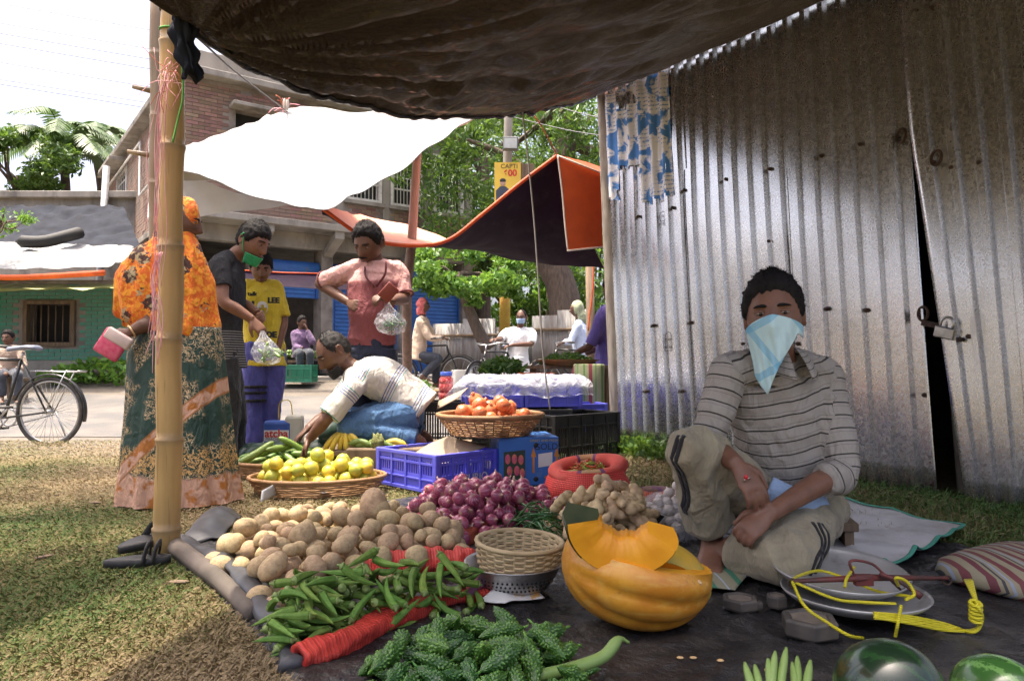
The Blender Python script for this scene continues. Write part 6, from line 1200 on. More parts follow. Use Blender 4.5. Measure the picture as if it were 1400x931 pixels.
# ---------------------------------------------------------------- colander and small basket
def woven(root, c, prof, strands, stakes, mats, amp=.006, th=.007, tilt=None, rimr=.012):
    "woven basket: prof radius by height; every course weaves in and out of the stakes"
    zs = [p[1] for p in prof]; rs = [p[0] for p in prof]; R = tilt if tilt is not None else np.eye(3); c = np.asarray(c, float); q = MB(); n = stakes * 4; a = np.linspace(0, 2 * math.pi, n, endpoint=False); hz = zs[-1] - zs[0]
    for j in range(strands):
        z = zs[0] + hz * (j + .5) / strands; rr3 = np.interp(z, zs, rs) + amp * np.sin(a * stakes / 2 * 1.0 + math.pi * j); h = hz / strands * .46; ring = []
        for dr, dz in ((-th / 2, -h), (th / 2, -h * .8), (th / 2 + .001, h * .8), (-th / 2, h)): ring.append(np.stack([(rr3 + dr) * np.cos(a), (rr3 + dr) * np.sin(a), np.full(n, z + dz)], -1) @ R.T + c)
        ring = np.array(ring + [ring[0]]); q.loft(ring, cap=False)
    o = q.build('weave', mats[0], root); o['kind'] = 'stuff'
    q = MB()
    for k in range(stakes):
        x = 2 * math.pi * (k + .0) / stakes; q.tube([R @ V(np.interp(z, zs, rs) * math.cos(x), np.interp(z, zs, rs) * math.sin(x), z) + c for z in np.linspace(zs[0], zs[-1], 6)], .004, 5)
    o = q.build('stakes', mats[0], root); o['kind'] = 'stuff'
    q = MB(); q.tube([R @ V((rs[-1] + .002 * math.sin(i * 3)) * math.cos(x), (rs[-1] + .002) * math.sin(x), zs[-1]) + c for i, x in enumerate(np.linspace(0, 2 * math.pi, 60))], rimr, 8, cap=False); q.build('rim', mats[1], root)
    q = MB(); q.lathe([(.001, zs[0] + .004), (rs[0] * .6, zs[0] + .003), (rs[0], zs[0] + .004), (rs[0], zs[0] + .012), (.001, zs[0] + .014)], 28, c, R); q.build('bottom', mats[0], root)
M_pale_cane = M('pale_cane', (.50, .39, .22), (.38, .28, .15), .7, 14, stretch=(1, 1, 3), bump=.3, bscale=60); M_cane = M('brown_cane', (.34, .19, .085), (.22, .12, .05), .65, 12, stretch=(1, 1, 3), bump=.3, bscale=60)
M_inox = M('scratched_steel', (.50, .49, .48), (.40, .395, .39), .42, 30, metal=.9, bump=.1, bscale=90)
cc = gr(703, 800); cc = V(cc[0], 2.22, .012); co = thing('colander', 'steel colander with punched holes holding the small pale basket', 'colander', cc)
q = MB(); pr = [(.001, .004), (.075, .004), (.105, .025), (.128, .06), (.142, .088), (.152, .093), (.150, .096), (.138, .091), (.124, .062), (.100, .029), (.07, .01), (.001, .009)]; q.lathe(pr, 48, cc); q.build('bowl', M_inox, co)
for i, zz in enumerate((.035, .048, .061)):
    for k in range(18):
        a_ = -2.5 + .11 * k + (i % 2) * .055
        if (k // 6) % 2 == 0 or True:
            R_ = np.interp(zz, [.025, .06, .088], [.105, .128, .142]); d_ = V(math.cos(a_), math.sin(a_), -.55); q = MB(); q.lathe([(.001, .002), (.0032, .002), (.0032, -.004)], 8, cc + V(R_ * math.cos(a_), R_ * math.sin(a_), zz), np.stack([nrm(np.cross(d_, V(0, 0, 1))), nrm(np.cross(np.cross(d_, V(0, 0, 1)), d_)), nrm(d_)], 1)); q.build('hole', M_ink, co)
bk = thing('small_basket', 'small pale woven cane basket standing in the colander', 'basket', cc + V(.012, 0, .045)); woven(bk, cc + V(.012, 0, .045), [(.100, 0), (.118, .045), (.126, .09), (.129, .108)], 13, 26, (M_pale_cane, M_pale_cane), .004, .005, np.array(Euler((.03, .04, 0)).to_matrix()), .007)
# ---------------------------------------------------------------- pumpkin and its slices
def pump_mat():
    n = NT('pumpkin_rind'); v = n.tc('Object'); x, y, z = n.sep(v)[:3]; a = n.math('ARCTAN2', y, n.math('SUBTRACT', z, .13)); c = n.mix(n.ramp(n.noise(v, 7, 6, .65), [(.38, 0), (.62, 1)]), (.64, .31, .03), (.50, .19, .015)); c = n.mix(n.ramp(n.noise(n.tc('Object', (2, 9, 9)), 5, 6, .65), [(.5, 0), (.72, .6)]), c, (.66, .43, .10)); c = n.mix(n.ramp(n.noise(v, 26, 5, .7), [(.62, 0), (.72, .7)]), c, (.28, .13, .04))
    gz = n.math('ADD', n.math('MULTIPLY', x, 5.5), n.math('MULTIPLY', n.noise(v, 9, 4), .9)); c = n.mix(n.ramp(gz, [(1.05, 0), (1.45, .85)]), c, n.mix(n.ramp(n.noise(n.tc('Object', (4, 22, 22)), 3, 4), [(.4, 0), (.6, 1)]), (.03, .06, .02), (.34, .24, .05)))
    n.set(col=c, rough=.42, coat=.15); n.bump(n.noise(v, 40, 4), .15, .004); return n.mat
M_prind, M_pflesh, M_pcav = pump_mat(), M('pumpkin_flesh', (.78, .36, .015), (.72, .29, .012), .45, 10, sss=.1, bump=.15, bscale=60), M('pumpkin_pulp', (.66, .25, .03), (.75, .42, .12), .55, 25, bump=.8, bscale=45, bdist=.02)
pc = V(.305, 1.97, .012); pk = thing('pumpkin', 'large orange pumpkin cut open on top with stringy pulp inside', 'pumpkin', pc)
def pump_pts(p):
    ang = np.arctan2(p[..., 1], p[..., 2]); lat_ = np.clip(np.abs(p[..., 0]), 0, 1); s = 1 + .085 * (np.abs(np.cos(ang * 6)) ** .6 - .6) * np.sqrt(np.clip(1 - lat_ ** 2, 0, 1)); return p * s[..., None] * V(.200, .185, .148) + V(0, 0, .140)
na = 72; a = np.linspace(0, 2 * math.pi, na, endpoint=False); cut = .26; ths = np.linspace(math.pi - .01, math.acos(cut), 26); rings = [pump_pts(np.stack([math.sin(t) * np.cos(a), math.sin(t) * np.sin(a), np.full(na, math.cos(t))], -1)) for t in ths]
tl_ = np.array(Euler((-.04, .20, .1)).to_matrix())
q = MB(); q.loft(np.array(rings) @ tl_.T + pc, cap=False); q.build('rind', M_prind, pk)
top_ = rings[-1]; m_ = top_.mean(0); inn = [top_, m_ + (top_ - m_) * .97 + V(0, 0, .001), m_ + (top_ - m_) * .80 + V(0, 0, .002), m_ + (top_ - m_) * .72 - V(0, 0, .006)]
q = MB(); q.loft(np.array(inn) @ tl_.T + pc, cap=False); q.build('cut_flesh', M_pflesh, pk)
cav = [m_ + (top_ - m_) * .72 * s_ + V(0, 0, -.006 - d_) for s_, d_ in ((1, 0), (.97, .03), (.85, .065), (.6, .09), (.3, .1), (.02, .102))]; cav = np.array(cav); cav += .008 * noise(cav, 70, 3)[..., None] * V(.5, .5, 1)
q = MB(); q.loft(cav @ tl_.T + pc, cap=True); q.build('pulp', M_pcav, pk)
M_seed = M('pumpkin_seed', (.62, .42, .2), None, .5)
for k in range(9):
    q = MB(); r_ = np.random.default_rng(k); p_ = pc + V(.06 + r_.normal(0, .05), -.02 + r_.normal(0, .04), .125 + r_.uniform(0, .02)); q.ball(p_, (.011, .006, .0035), 8, 6, 0, np.array(Euler((r_.normal(), r_.normal(), r_.uniform(0, 6))).to_matrix())); q.build('seed', M_seed, pk)
M_prind2 = M('slice_rind', (.50, .30, .03), (.32, .26, .03), .45, 14, coat=.1); M_prind3 = M('dark_green_rind', (.022, .035, .016), (.05, .06, .025), .45, 14)
def slice_(c, R, a0, a1, ro, ri, wd, label, green=0):
    t = thing('pumpkin_slice', label, 'pumpkin slice', c); n = 30; rind, fl, fl2 = [], [], []
    for i, x in enumerate(np.linspace(a0, a1, n)):
        e = math.sin(math.pi * i / (n - 1)) ** .35; rr4 = ro; ri_ = ri + (.003 * math.sin(i * 2.7) + .004 * math.sin(i * .9 + 1)) * e; d = V(math.cos(x), 0, math.sin(x)); y = V(0, 1, 0); w = wd * (.82 + .18 * e)
        rind.append([c + R @ (d * (rr4 + .012 * math.cos(s * 1.5)) + y * w * s * 1.0) for s in np.linspace(-1, 1, 9)])
        fl.append([c + R @ p for p in (d * rr4 - y * w, d * (rr4 * .55 + ri_ * .45) - y * w * .78, d * ri_ - y * w * .5, d * (ri_ - .004) - y * w * .1)]); fl2.append([c + R @ p for p in (d * rr4 + y * w, d * (rr4 * .55 + ri_ * .45) + y * w * .78, d * ri_ + y * w * .5, d * (ri_ - .004) - y * w * .1)])
    q = MB(); q.grid(rind); q.build('rind', M_prind2, t); q = MB(); q.grid(fl, flip=True); q.grid(fl2); q.build('flesh', M_pflesh, t)
    for e in (0, -1):
        q = MB(); q.add(list(rind[e]) + fl2[e][1:] + fl[e][1:3][::-1], [tuple(range(9 + 3 + 2))]); o = q.build('cut_end', M_prind3 if green and e == 0 else M_pflesh, t, smooth=False)
    return t
s1 = at(854, 704, 1.82); Rs = np.array(Euler((.42, .10, -.10)).to_matrix())
slice_(s1, Rs, math.radians(186), math.radians(338), .138, .066, .056, 'thick curved pumpkin slice with dark green rind lying on the cut pumpkin', 1)
q = MB(); e0 = [s1 + Rs @ (V(math.cos(x), 0, math.sin(x)) * r_ + V(0, y_, 0)) for x in np.radians(np.linspace(186, 228, 8)) for (r_, y_) in ((.141, -.052), (.153, 0), (.141, .052))]; q.grid(np.array(e0).reshape(8, 3, 3)); tag(q.build('rind_patch', M_prind3, bpy.data.objects['pumpkin_slice'], solid=.004), None)
s2 = at(898, 808, 1.98); Rs2 = np.array(Euler((.40, .0, -.15)).to_matrix()); slice_(s2, Rs2, math.radians(4), math.radians(118), .130, .068, .045, 'second pumpkin slice standing inside the cut pumpkin')
# ---------------------------------------------------------------- melons, gourds in front
def melon_mat(name, c1, c2):
    n = NT(name); v = n.tc('Object'); x, y, z = n.sep(v)[:3]; a = n.math('ARCTAN2', y, x); st = n.math('SINE', n.math('ADD', n.math('MULTIPLY', a, 10), n.math('MULTIPLY', n.noise(v, 9, 5), 5))); c = n.mix(n.ramp(st, [(.3, 0), (.9, 1)]), c1, c2); n.set(col=c, rough=.22, coat=.3); return n.mat
M_mel = melon_mat('dark_watermelon', (.008, .022, .010), (.014, .045, .014)); M_mel2 = melon_mat('green_watermelon', (.03, .09, .02), (.10, .22, .06))
def melon(c, r, R, mat, label, k=1.15):
    q = MB(); q.ball((0, 0, 0), 1, 32, 22); me = q.mesh('watermelon', mat); o = link('watermelon', me); o.location = c; o.rotation_euler = R; o.scale = (r, r, r * k); return tag(o, label, 'watermelon')
melon(V(.69, 1.36, .10), .090, (1.2, .2, .4), M_mel, 'glossy dark green watermelon in front of the scale pans', 1.1); melon(V(.925, 1.41, .07), .072, (1.4, .9, .3), M_mel2, 'smaller green watermelon beside the glossy dark one', 1.2)
M_lg = M('pale_green_gourd', (.22, .33, .10), (.15, .25, .06), .5, 8, stretch=(1, 1, 1), bump=.1)
q = MB(); q.tube(spline([V(-.02, 1.56, .03), V(.10, 1.60, .034), V(.20, 1.66, .04), V(.245, 1.70, .065), V(.27, 1.71, .055)], 22), np.array([.010] + [.014] * 14 + [.012, .009, .006, .005, .004, .004, .004]), 10); tag(q.build('long_gourd', M_lg), 'long pale green ridged gourd at the foot of the bitter gourd heap', 'gourd')
rv = np.random.default_rng(12)
for k, (px, top) in enumerate(((1018, 905), (1032, 908), (1060, 890), (1075, 885), (1090, 897), (1050, 900), (1108, 902), (1083, 905))):
    b = gr(1062 + (px - 1062) * .7, 985); tp = at(px, top, 1.55 + .03 * rv.random()); q = MB(); q.tube(spline([b + V(0, 0, .012), (b + tp) / 2 + V(rv.normal(0, .006), 0, .0), tp], 12), [.009] * 9 + [.008, .006, .003], 8); tag(q.build('snake_gourd', M_lg), 'slim pale green gourd in the bundle by the big iron weight', 'gourd', 'slim gourds in a bundle')
# ================================================================ crates, carton, baskets of fruit
M_bcr = M('violet_blue_plastic', (.10, .10, .62), (.13, .14, .66), .4, 5, dirt=(.16, .16, .45), dscale=5, dlo=.58); M_kcr = M('black_plastic', (.012, .012, .013), (.02, .02, .02), .45, 6); M_gcr = M('green_plastic', (.02, .18, .10), None, .45, 5); M_mcr = M('maroon_plastic', (.14, .02, .025), None, .45, 5); M_pcr = M('purple_plastic', (.10, .04, .16), None, .45, 5); M_ocr = M('orange_plastic', (.5, .13, .03), None, .45, 5)
def crate(c, u, v, h, mat, label, rows=3, cols=4, slot=(.55, .85), group=None, name='crate', solid_low=True, tilt=None):
    "c near bottom corner, u and v horizontal edge vectors"
    c, u, v = map(lambda q: np.asarray(q, float), (c, u, v)); t = thing(name, label, 'crate', c, group)
    lu, lv = np.linalg.norm(u), np.linalg.norm(v); eu, ev = u / lu, v / lv
    def bar(mb, o, e, nn, x0, x1, z0, z1, th): mb.box(o + e * (x0 + x1) / 2 + nn * 0 + V(0, 0, (z0 + z1) / 2), (x1 - x0, th, z1 - z0), np.stack([e, np.cross(V(0, 0, 1), e), V(0, 0, 1)], 1))
    for o, e, L in ((c, eu, lu), (c + v, eu, lu), (c, ev, lv), (c + u, ev, lv)):
        q = MB(); nn = np.cross(V(0, 0, 1), e)
        bar(q, o, e, nn, .012, L - .012, .0, h * slot[0], .006)                       # solid lower panel
        n = int(L / .022)
        for k in range(n): x = .02 + (L - .04) * (k + .5) / n; bar(q, o, e, nn, x - .0045, x + .0045, h * slot[0], h * slot[1], .006)
        bar(q, o, e, nn, .012, L - .012, h * slot[1], h - .002, .0065); w = q.build('side_panel', mat, t, smooth=False)
        q = MB(); bar(q, o, e, nn, .006, L - .006, h - .018, h, .026); bar(q, o, e, nn, .006, L - .006, h * slot[1] - .02, h * slot[1] - .006, .018); bar(q, o, e, nn, .006, L - .006, h * .30, h * .30 + .010, .018); bar(q, o, e, nn, .006, L - .006, .0, .018, .02); q.build('rail', mat, w, smooth=False, bevel=.002)
        for k in range(1, cols):
            q = MB(); x = L * k / cols; bar(q, o, e, nn, x - .007, x + .007, .002, h - .019, .021); q.build('rib', mat, w, smooth=False)
    for p in (c, c + u, c + v, c + u + v):
        q = MB(); q.box(p + V(0, 0, h / 2), (.032, .032, h + .004), np.stack([eu, np.cross(V(0, 0, 1), eu), V(0, 0, 1)], 1)); q.build('corner_post', mat, t, smooth=False, bevel=.005)
    q = MB(); q.box(c + (u + v) / 2 + V(0, 0, .012), (lu - .02, lv - .02, .012), np.stack([eu, np.cross(V(0, 0, 1), eu), V(0, 0, 1)], 1)); q.build('floor', mat, t, smooth=False); return t
cb = V(-.395, 3.84, .012); cu, cv = V(-.70, .714, 0) * .52, V(.714, .70, 0) * .42
crate(cb, cu, cv, .205, M_bcr, 'violet blue ventilated plastic crate lined with brown paper', slot=(.45, .80))
text_mesh('SURJO', .06, M_white, 'crate_text', bpy.data.objects['crate'], cb + cv * .62 + V(.004, -.004, .065) + V(.70, -.714, 0) * .014, V(.714, .70, 0), V(0, 0, 1), V(.70, -.714, 0), .0005)
M_card = M('brown_card', (.36, .28, .20), (.27, .21, .15), .85, 5, bump=.2, bscale=20)
Pq = quad(cb + cu * .1 + cv * .25 + V(0, 0, .13), cb + cu * .1 + cv * .98 + V(0, 0, .20), cb + cu * .75 + cv * .98 + V(0, 0, .235), cb + cu * .75 + cv * .2 + V(0, 0, .15), 12, 12); Pq[..., 2] += .02 * folds(Pq, 16, 6); q = MB(); q.grid(Pq); tag(q.build('paper_lining', M_card, solid=.003), 'brown paper lining lying in the violet blue crate', 'paper')
# blue carton
M_carton = M('blue_carton', (.03, .13, .42), (.035, .16, .48), .6, 5, dirt=(.12, .2, .4), dscale=8, dlo=.62); cp = V(-.06, 4.10, .012); du, dv = V(.335, .06, 0), V(-.08, .32, 0); ct = thing('carton', 'blue printed fruit carton with orange arrows and a paper label', 'carton', cp)
eu = nrm(du); Rc = np.stack([eu, np.cross(V(0, 0, 1), eu), V(0, 0, 1)], 1); q = MB(); q.box(cp + (du + dv) / 2 + V(0, 0, .135), (np.linalg.norm(du), np.linalg.norm(dv), .27), Rc); q.build('box', M_carton, ct, smooth=False, bevel=.004)
def on_box(a, z, out=.0015): return cp + du * a + V(0, 0, z) + np.cross(eu, V(0, 0, 1)) * out
fn = np.cross(eu, V(0, 0, 1)); M_oprint = M('orange_print', (.62, .24, .03), None, .6); M_gold = M('gold_print', (.45, .38, .08), None, .6)
q = MB(); q.add([on_box(a, z) for a, z in ((.62, .10), (.86, .11), (.86, .185), (.62, .175))], [(0, 1, 2, 3)]); q.build('paper_label', M_white, ct, smooth=False)
for a in (.54, .93):
    q = MB(); q.add([on_box(a + x, z) for x, z in ((-.018, .07), (.018, .07), (.018, .16), (.045, .16), (0, .215), (-.045, .16), (-.018, .16))], [tuple(range(7))]); q.build('printed_arrow', M_oprint, ct, smooth=False)
for a, z, r_ in ((.74, .045, .022), (.82, .045, .02)):
    q = MB(); q.ball(on_box(a, z, -.018), (r_, .02, r_), 14, 8); q.build('printed_orange', M_oprint, ct)
for a, z in ((.58, .225), (.58, .035), (.95, .04)):
    q = MB(); q.lathe([(.001, 0), (.014, 0), (.014, -.002)], 14, on_box(a, z, .0025), np.stack([eu, V(0, 0, 1), fn], 1)); q.build('vent_hole', M_ink, ct)
text_mesh('GOLD', .05, M_ink, 'carton_text', ct, on_box(.75, .215), eu, V(0, 0, 1), fn, .0004); text_mesh('SWEET AND FRESH', .019, M_gold, 'carton_text', ct, on_box(.72, .25), eu, V(0, 0, 1), fn, .0004)
q = MB(); q.add([on_box(a, z, .001) for a, z in ((.04, .03), (.40, .035), (.40, .20), (.04, .19))], [(0, 1, 2, 3)]); q.build('printed_panel', M('dark_print', (.03, .06, .04), None, .6), ct, smooth=False); M_pinkp = M('pink_print', (.55, .06, .20), (.65, .2, .1), .6, 30)
for a, z in ((.11, .15), (.22, .15), (.33, .145), (.14, .085), (.26, .085), (.35, .07)):
    q = MB(); q.ball(on_box(a, z, -.0005), (.017, .004, .030), 12, 8, 0, Rc); q.build('printed_fruit', M_pinkp, ct)
# pomegranate basket
bc = V(-.125, 4.27, .285); pb = thing('cane_basket', 'shallow brown cane basket full of pomegranates on the carton', 'basket', bc); woven(pb, bc, [(.22, 0), (.255, .045), (.295, .095), (.305, .115)], 9, 34, (M_cane, M_cane), .006, .006, None, .013)
def pom_mat():
    n = NT('pomegranate_skin'); v = n.tc('Object'); c = n.mix(n.ramp(n.noise(v, 2.2, 4), [(.35, 0), (.65, 1)]), (.50, .07, .03), (.62, .26, .09)); c = n.mix(n.rnd(), c, n.mix(.5, c, (.6, .18, .07))); n.set(col=c, rough=.35, coat=.1); return n.mat
M_pom = pom_mat(); q = MB(); pr = [(.02, -1), (.4, -.95), (.8, -.65), (1, -.05), (.9, .5), (.6, .85), (.25, .97), (.20, 1.1), (.26, 1.3), (.16, 1.28), (.1, 1.0), (.01, .95)]; q.lathe(pr, 20, wob=lambda a, z: .025 * np.cos(a * 5) + (.15 * np.cos(a * 6) if z > 1.05 else 0)); pome = q.mesh('pomegranate', M_pom)
def disc(c, r, n=14): return [V(c[0] + r * math.cos(a), c[1] + r * math.sin(a), 0) for a in np.linspace(0, 6.283, n, endpoint=False)]
h7 = Heap(disc(bc, .255), .11, .008, bc[2] + .045); rq = np.random.default_rng(14)
for k in range(36):
    L = rq.uniform(.036, .044); x, y, z, a, pi = h7.drop(0, L * .97, rq, 8); put('pomegranate', pome, (x, y, z), (rq.uniform(-1.6, 1.6), rq.uniform(-1.6, 1.6), a), L, 'orange red pomegranate in the shallow cane basket', 'pomegranate', 'pomegranates in the cane basket')
q = MB(); q.grid(quad(at(597, 560, 4.62), at(625, 545, 4.62), at(640, 530, 4.75), at(600, 548, 4.75), 4, 4)); tag(q.build('card_flap', M_card, solid=.004), 'brown cardboard flap standing behind the pomegranate basket', 'cardboard')
# black crates, covered blue crates behind
crate(V(.30, 5.12, .0), V(.50, .45, 0), V(-.24, .30, 0), .33, M_kcr, 'black plastic crate with slotted sides against the tin shed', cols=5, slot=(.10, .78))
crate(V(-.32, 5.45, .0), V(.76, .08, 0), V(-.05, .45, 0), .35, M_kcr, 'black crate under the plastic covered blue crates', cols=5, slot=(.2, .8))
crate(V(-.33, 5.46, .362), V(.40, .10, 0), V(-.06, .42, 0), .22, M_bcr, 'blue crate under clear plastic film beside the cardboard flap', cols=4, slot=(.4, .8)); crate(V(.11, 5.57, .362), V(.42, .11, 0), V(-.06, .42, 0), .22, M_bcr, 'blue crate under clear plastic film nearer the tin shed', cols=4, slot=(.4, .8))
crate(V(.42, 5.85, .15), V(.34, .12, 0), V(-.05, .30, 0), .22, M_bcr, 'small blue crate of garlic beside the striped sack', cols=3, slot=(.4, .8)); q = MB(); q.box((.56, 6.05, .07), (.42, .34, .14), rotz(.3)); tag(q.build('wooden_block', M_wood, smooth=False), 'wooden block under the small blue crate of garlic', 'block')
def film_mat(nm, lo, hi):
    n = NT(nm); v = n.tc('Object'); n.set(col=(.82, .84, .90), rough=.25, spec=.6); f = n.noise(v, 9, 5, .6, 1.5); n.bump(f, .9, .04); t = n.new('ShaderNodeBsdfTransparent'); x = n.new('ShaderNodeMixShader'); n.L(n.ramp(f, [(.35, lo), (.65, hi)]), x.inputs[0]); n.L(t.outputs[0], x.inputs[1]); n.L(n.b.outputs[0], x.inputs[2]); n.L(x.outputs[0], n.n['Material Output'].inputs[0]); return n.mat
M_film = film_mat('clear_plastic_film', .18, .62); M_bagfilm = film_mat('clear_carrier_plastic', .07, .42)
g = np.zeros((40, 60, 3)); xs_ = np.linspace(-.48, .62, 60); ys_ = np.linspace(5.22, 6.2, 40)
for i, y in enumerate(ys_):
    for j, x in enumerate(xs_):
        e = max(-.36 - x, x - .56, 5.48 + .22 * (x + .33) - y - .02, y - 6.1 - .2 * x, 0); g[i, j] = (x, y if e == 0 or y > 5.6 else max(y, 5.40 + .22 * (x + .33)), .60 - min(.15, e * 1.1))
g += (.014 * (folds(g, 24, 31) - .5) + .012 * noise(g, 45, 33))[..., None] * V(.4, .4, 1); mb = MB(); mb.grid(g); tag(mb.build('plastic_film', M_film), 'crinkled clear plastic film draped over the blue crates', 'plastic film')
# jar, dark crates behind crouching man
crate(V(-.78, 5.62, .0), V(.42, .03, 0), V(-.03, .32, 0), .40, M_kcr, 'dark crate under the red jar behind the crouching man', cols=4, slot=(.2, .8)); crate(V(-1.30, 5.0, .0), V(.40, .0, 0), V(0, .30, 0), .27, M_mcr, 'maroon crate behind the crouching man', cols=4, slot=(.2, .8))
jc = V(-.52, 5.78, .402); jr = thing('plastic_jar', 'clear jar of red sweets with a blue lid', 'jar', jc); q = MB(); q.lathe([(.001, 0), (.05, 0), (.056, .01), (.056, .06), (.053, .065), (.056, .07), (.056, .13), (.053, .135), (.056, .14), (.054, .17), (.042, .19), (.042, .2)], 24, jc); q.build('contents', M('red_sweets', (.45, .03, .04), (.62, .2, .18), .35, 60, lo=.45, hi=.55), jr); q = MB(); q.lathe([(.047, .197), (.047, .225), (.044, .228), (.001, .228)], 24, jc); q.build('lid', M('blue_lid', (.05, .10, .45), None, .4), jr)
bk2 = thing('cane_basket', 'small brown basket of greens behind the crouching man', 'basket', V(-.72, 5.5, .30)); woven(bk2, V(-.70, 5.52, .405), [(.10, 0), (.13, .05), (.14, .08)], 6, 20, (M_cane, M_cane), .005, .006)
# striped sack and greens beside the shed
def striped_sack(name, c, hw, hd, h, mat, label, R=None, lean=0.0):
    rg2 = []; n = 40; a = np.linspace(0, 2 * math.pi, n, endpoint=False)
    for z, s_ in ((0, .8), (.02, .95), (.12, 1.04), (.3, 1.03), (.55, 1.0), (.8, .96), (.97, .9), (1, .84)):
        sx = np.sign(np.cos(a)) * np.abs(np.cos(a)) ** .55; sy = np.sign(np.sin(a)) * np.abs(np.sin(a)) ** .7; p = np.stack([hw * s_ * sx, hd * s_ * sy, np.full(n, z * h)], -1); p += (.02 * noise(p, 16, 8))[:, None] * V(1, 1, 0); rg2.append((p if R is None else p @ R.T) + c)
    q = MB(); q.loft(np.array([spline(np.array(rg2)[:, j], 24) for j in range(n)]).transpose(1, 0, 2)); return tag(q.build(name, mat), label, 'sack')
def sack_mat(name, base, cols, freq):
    n = NT(name); v = n.tc('Object'); x = n.sep(v)[0]; w = n.math('FRACT', n.math('MULTIPLY', n.math('ADD', x, 5), freq)); c = n.mix(n.noise(v, 20, 3), base, tuple(k * .8 for k in base))
    for col, p_, wd in cols: c = n.mix(n.math('LESS_THAN', n.math('ABSOLUTE', n.math('SUBTRACT', w, p_)), wd), c, col)
    n.set(col=c, rough=.7); n.bump(n.math('ADD', n.noise(v, 10, 3), n.math('MULTIPLY', n.noise(v, 200, 2), .3)), .4, .01); return n.mat
M_sackg = sack_mat('green_striped_sack', (.32, .33, .18), [((.10, .22, .06), .2, .05), ((.22, .04, .05), .55, .1), ((.12, .25, .08), .85, .04)], 6.5)
striped_sack('striped_sack', V(.66, 6.35, -.01), .15, .12, .70, M_sackg, 'tall olive sack with maroon and green stripes beside the tin shed')
sk2 = thing('vegetable_table', 'rough wooden table carrying a tray of greens', 'table', V(.55, 6.95, -.06))
q = MB(); q.box((.55, 6.95, .66), (.85, .5, .03)); q.build('table_top', M_wood, sk2, smooth=False)
for x, y in ((.2, 6.75), (.9, 6.75), (.2, 7.15), (.9, 7.15)): q = MB(); q.box((x, y, .29), (.05, .05, .72)); q.build('leg', M_wood, sk2, smooth=False)
q = MB(); q.lathe([(.001, 0), (.2, 0), (.3, .05), (.305, .055), (.2, .008), (.001, .006)], 24, (.52, 6.85, .676)); tag(q.build('tray', M_cane), 'shallow round tray of greens on the wooden table', 'tray')
def leaf_heap(name, label, c, rad, n, size, mat, seed, cat='vegetables'):
    r_ = np.random.default_rng(seed); u_ = r_.normal(size=(n, 3)); u_ /= np.linalg.norm(u_, axis=1)[:, None]; u_[:, 2] = np.abs(u_[:, 2]); C_ = np.asarray(c) + u_ * np.asarray(rad) * r_.random((n, 1)) ** .4; o = link(name, leaves_mesh(name, C_, size, mat, r_, .35, .0)); return tag(o, label, cat)
leaf_heap('leafy_greens', 'heap of leafy greens on the round tray', (.52, 6.85, .69), (.26, .24, .10), 900, .07, ML_mid, 51); leaf_heap('leafy_greens', 'leafy greens lying on the crate behind the plastic film', (-.08, 6.5, .62), (.22, .14, .13), 500, .09, ML_dark, 52); leaf_heap('leafy_greens', 'bunch of greens in the small basket behind the crouching man', (-.70, 5.52, .47), (.13, .12, .10), 300, .06, ML_light, 53)
crate(V(-.34, 6.36, .0), V(.62, .05, 0), V(0, .34, 0), .55, M_kcr, 'tall dark crate carrying leafy greens and the orange tray', cols=4, slot=(.2, .8)); crate(V(.06, 6.40, .552), V(.30, .03, 0), V(0, .26, 0), .06, M_ocr, 'orange shallow tray on the dark crate', cols=3, slot=(.2, .7))
# ---------------------------------------------------------------- sweet limes, cucumbers, melons, bananas on the left
def cane_tray(c, a, b, h, label, rot=0.0):
    t = thing('cane_basket', label, 'basket', c); n = 60; x = np.linspace(0, 2 * math.pi, n, endpoint=False); Rr = rotz(rot); q = MB()
    for j in range(7):
        z = h * (j + .5) / 7; s_ = .82 + .18 * (z / h) ** .7; w = 1 + .014 * np.sin(x * 15 + math.pi * j); rings = [np.stack([a * s_ * w * np.cos(x) * k2, b * s_ * w * np.sin(x) * k2, np.full(n, z + dz)], -1) @ Rr.T + c for k2, dz in ((.985, -h / 15), (1.01, -h / 18), (1.01, h / 18), (.985, h / 15))]; q.loft(np.array(rings + [rings[0]]), cap=False)
    o = q.build('weave', M_cane, t); o['kind'] = 'stuff'; q = MB(); q.tube([Rr @ V(a * math.cos(y_), b * math.sin(y_), h) + c for y_ in np.linspace(0, 2 * math.pi, 60)], .011, 8, cap=False); q.build('rim', M_cane, t); q = MB(); q.loft([np.stack([a * s_ * np.cos(x), b * s_ * np.sin(x), np.full(n, z_)], -1) @ Rr.T + c for s_, z_ in ((.82, .0), (.82, .012), (.02, .013))], cap=True); q.build('bottom', M_cane, t); return t
lc = V(-1.05, 3.98, .004); cane_tray(lc, .36, .25, .085, 'oval cane basket of yellow green sweet limes', .12)
def lime_mat():
    n = NT('sweet_lime_skin'); v = n.tc('Object'); r_ = n.rnd(); c = n.mix(n.ramp(r_, [(.3, 0), (.75, 1)]), (.66, .48, .04), (.34, .40, .05)); c = n.mix(n.ramp(n.noise(v, 1.6, 3), [(.4, 0), (.7, .7)]), c, (.58, .47, .06)); n.set(col=c, rough=.38, coat=.1); n.bump(n.noise(v, 28, 3), .2, .02); return n.mat
M_lime = lime_mat(); q = MB(); q.lathe([(.01, -1.0), (.3, -.97), (.7, -.74), (.95, -.35), (1, .05), (.9, .45), (.62, .8), (.3, .98), (.12, 1.06), (.01, 1.08)], 18); lim = q.mesh('sweet_lime', M_lime)
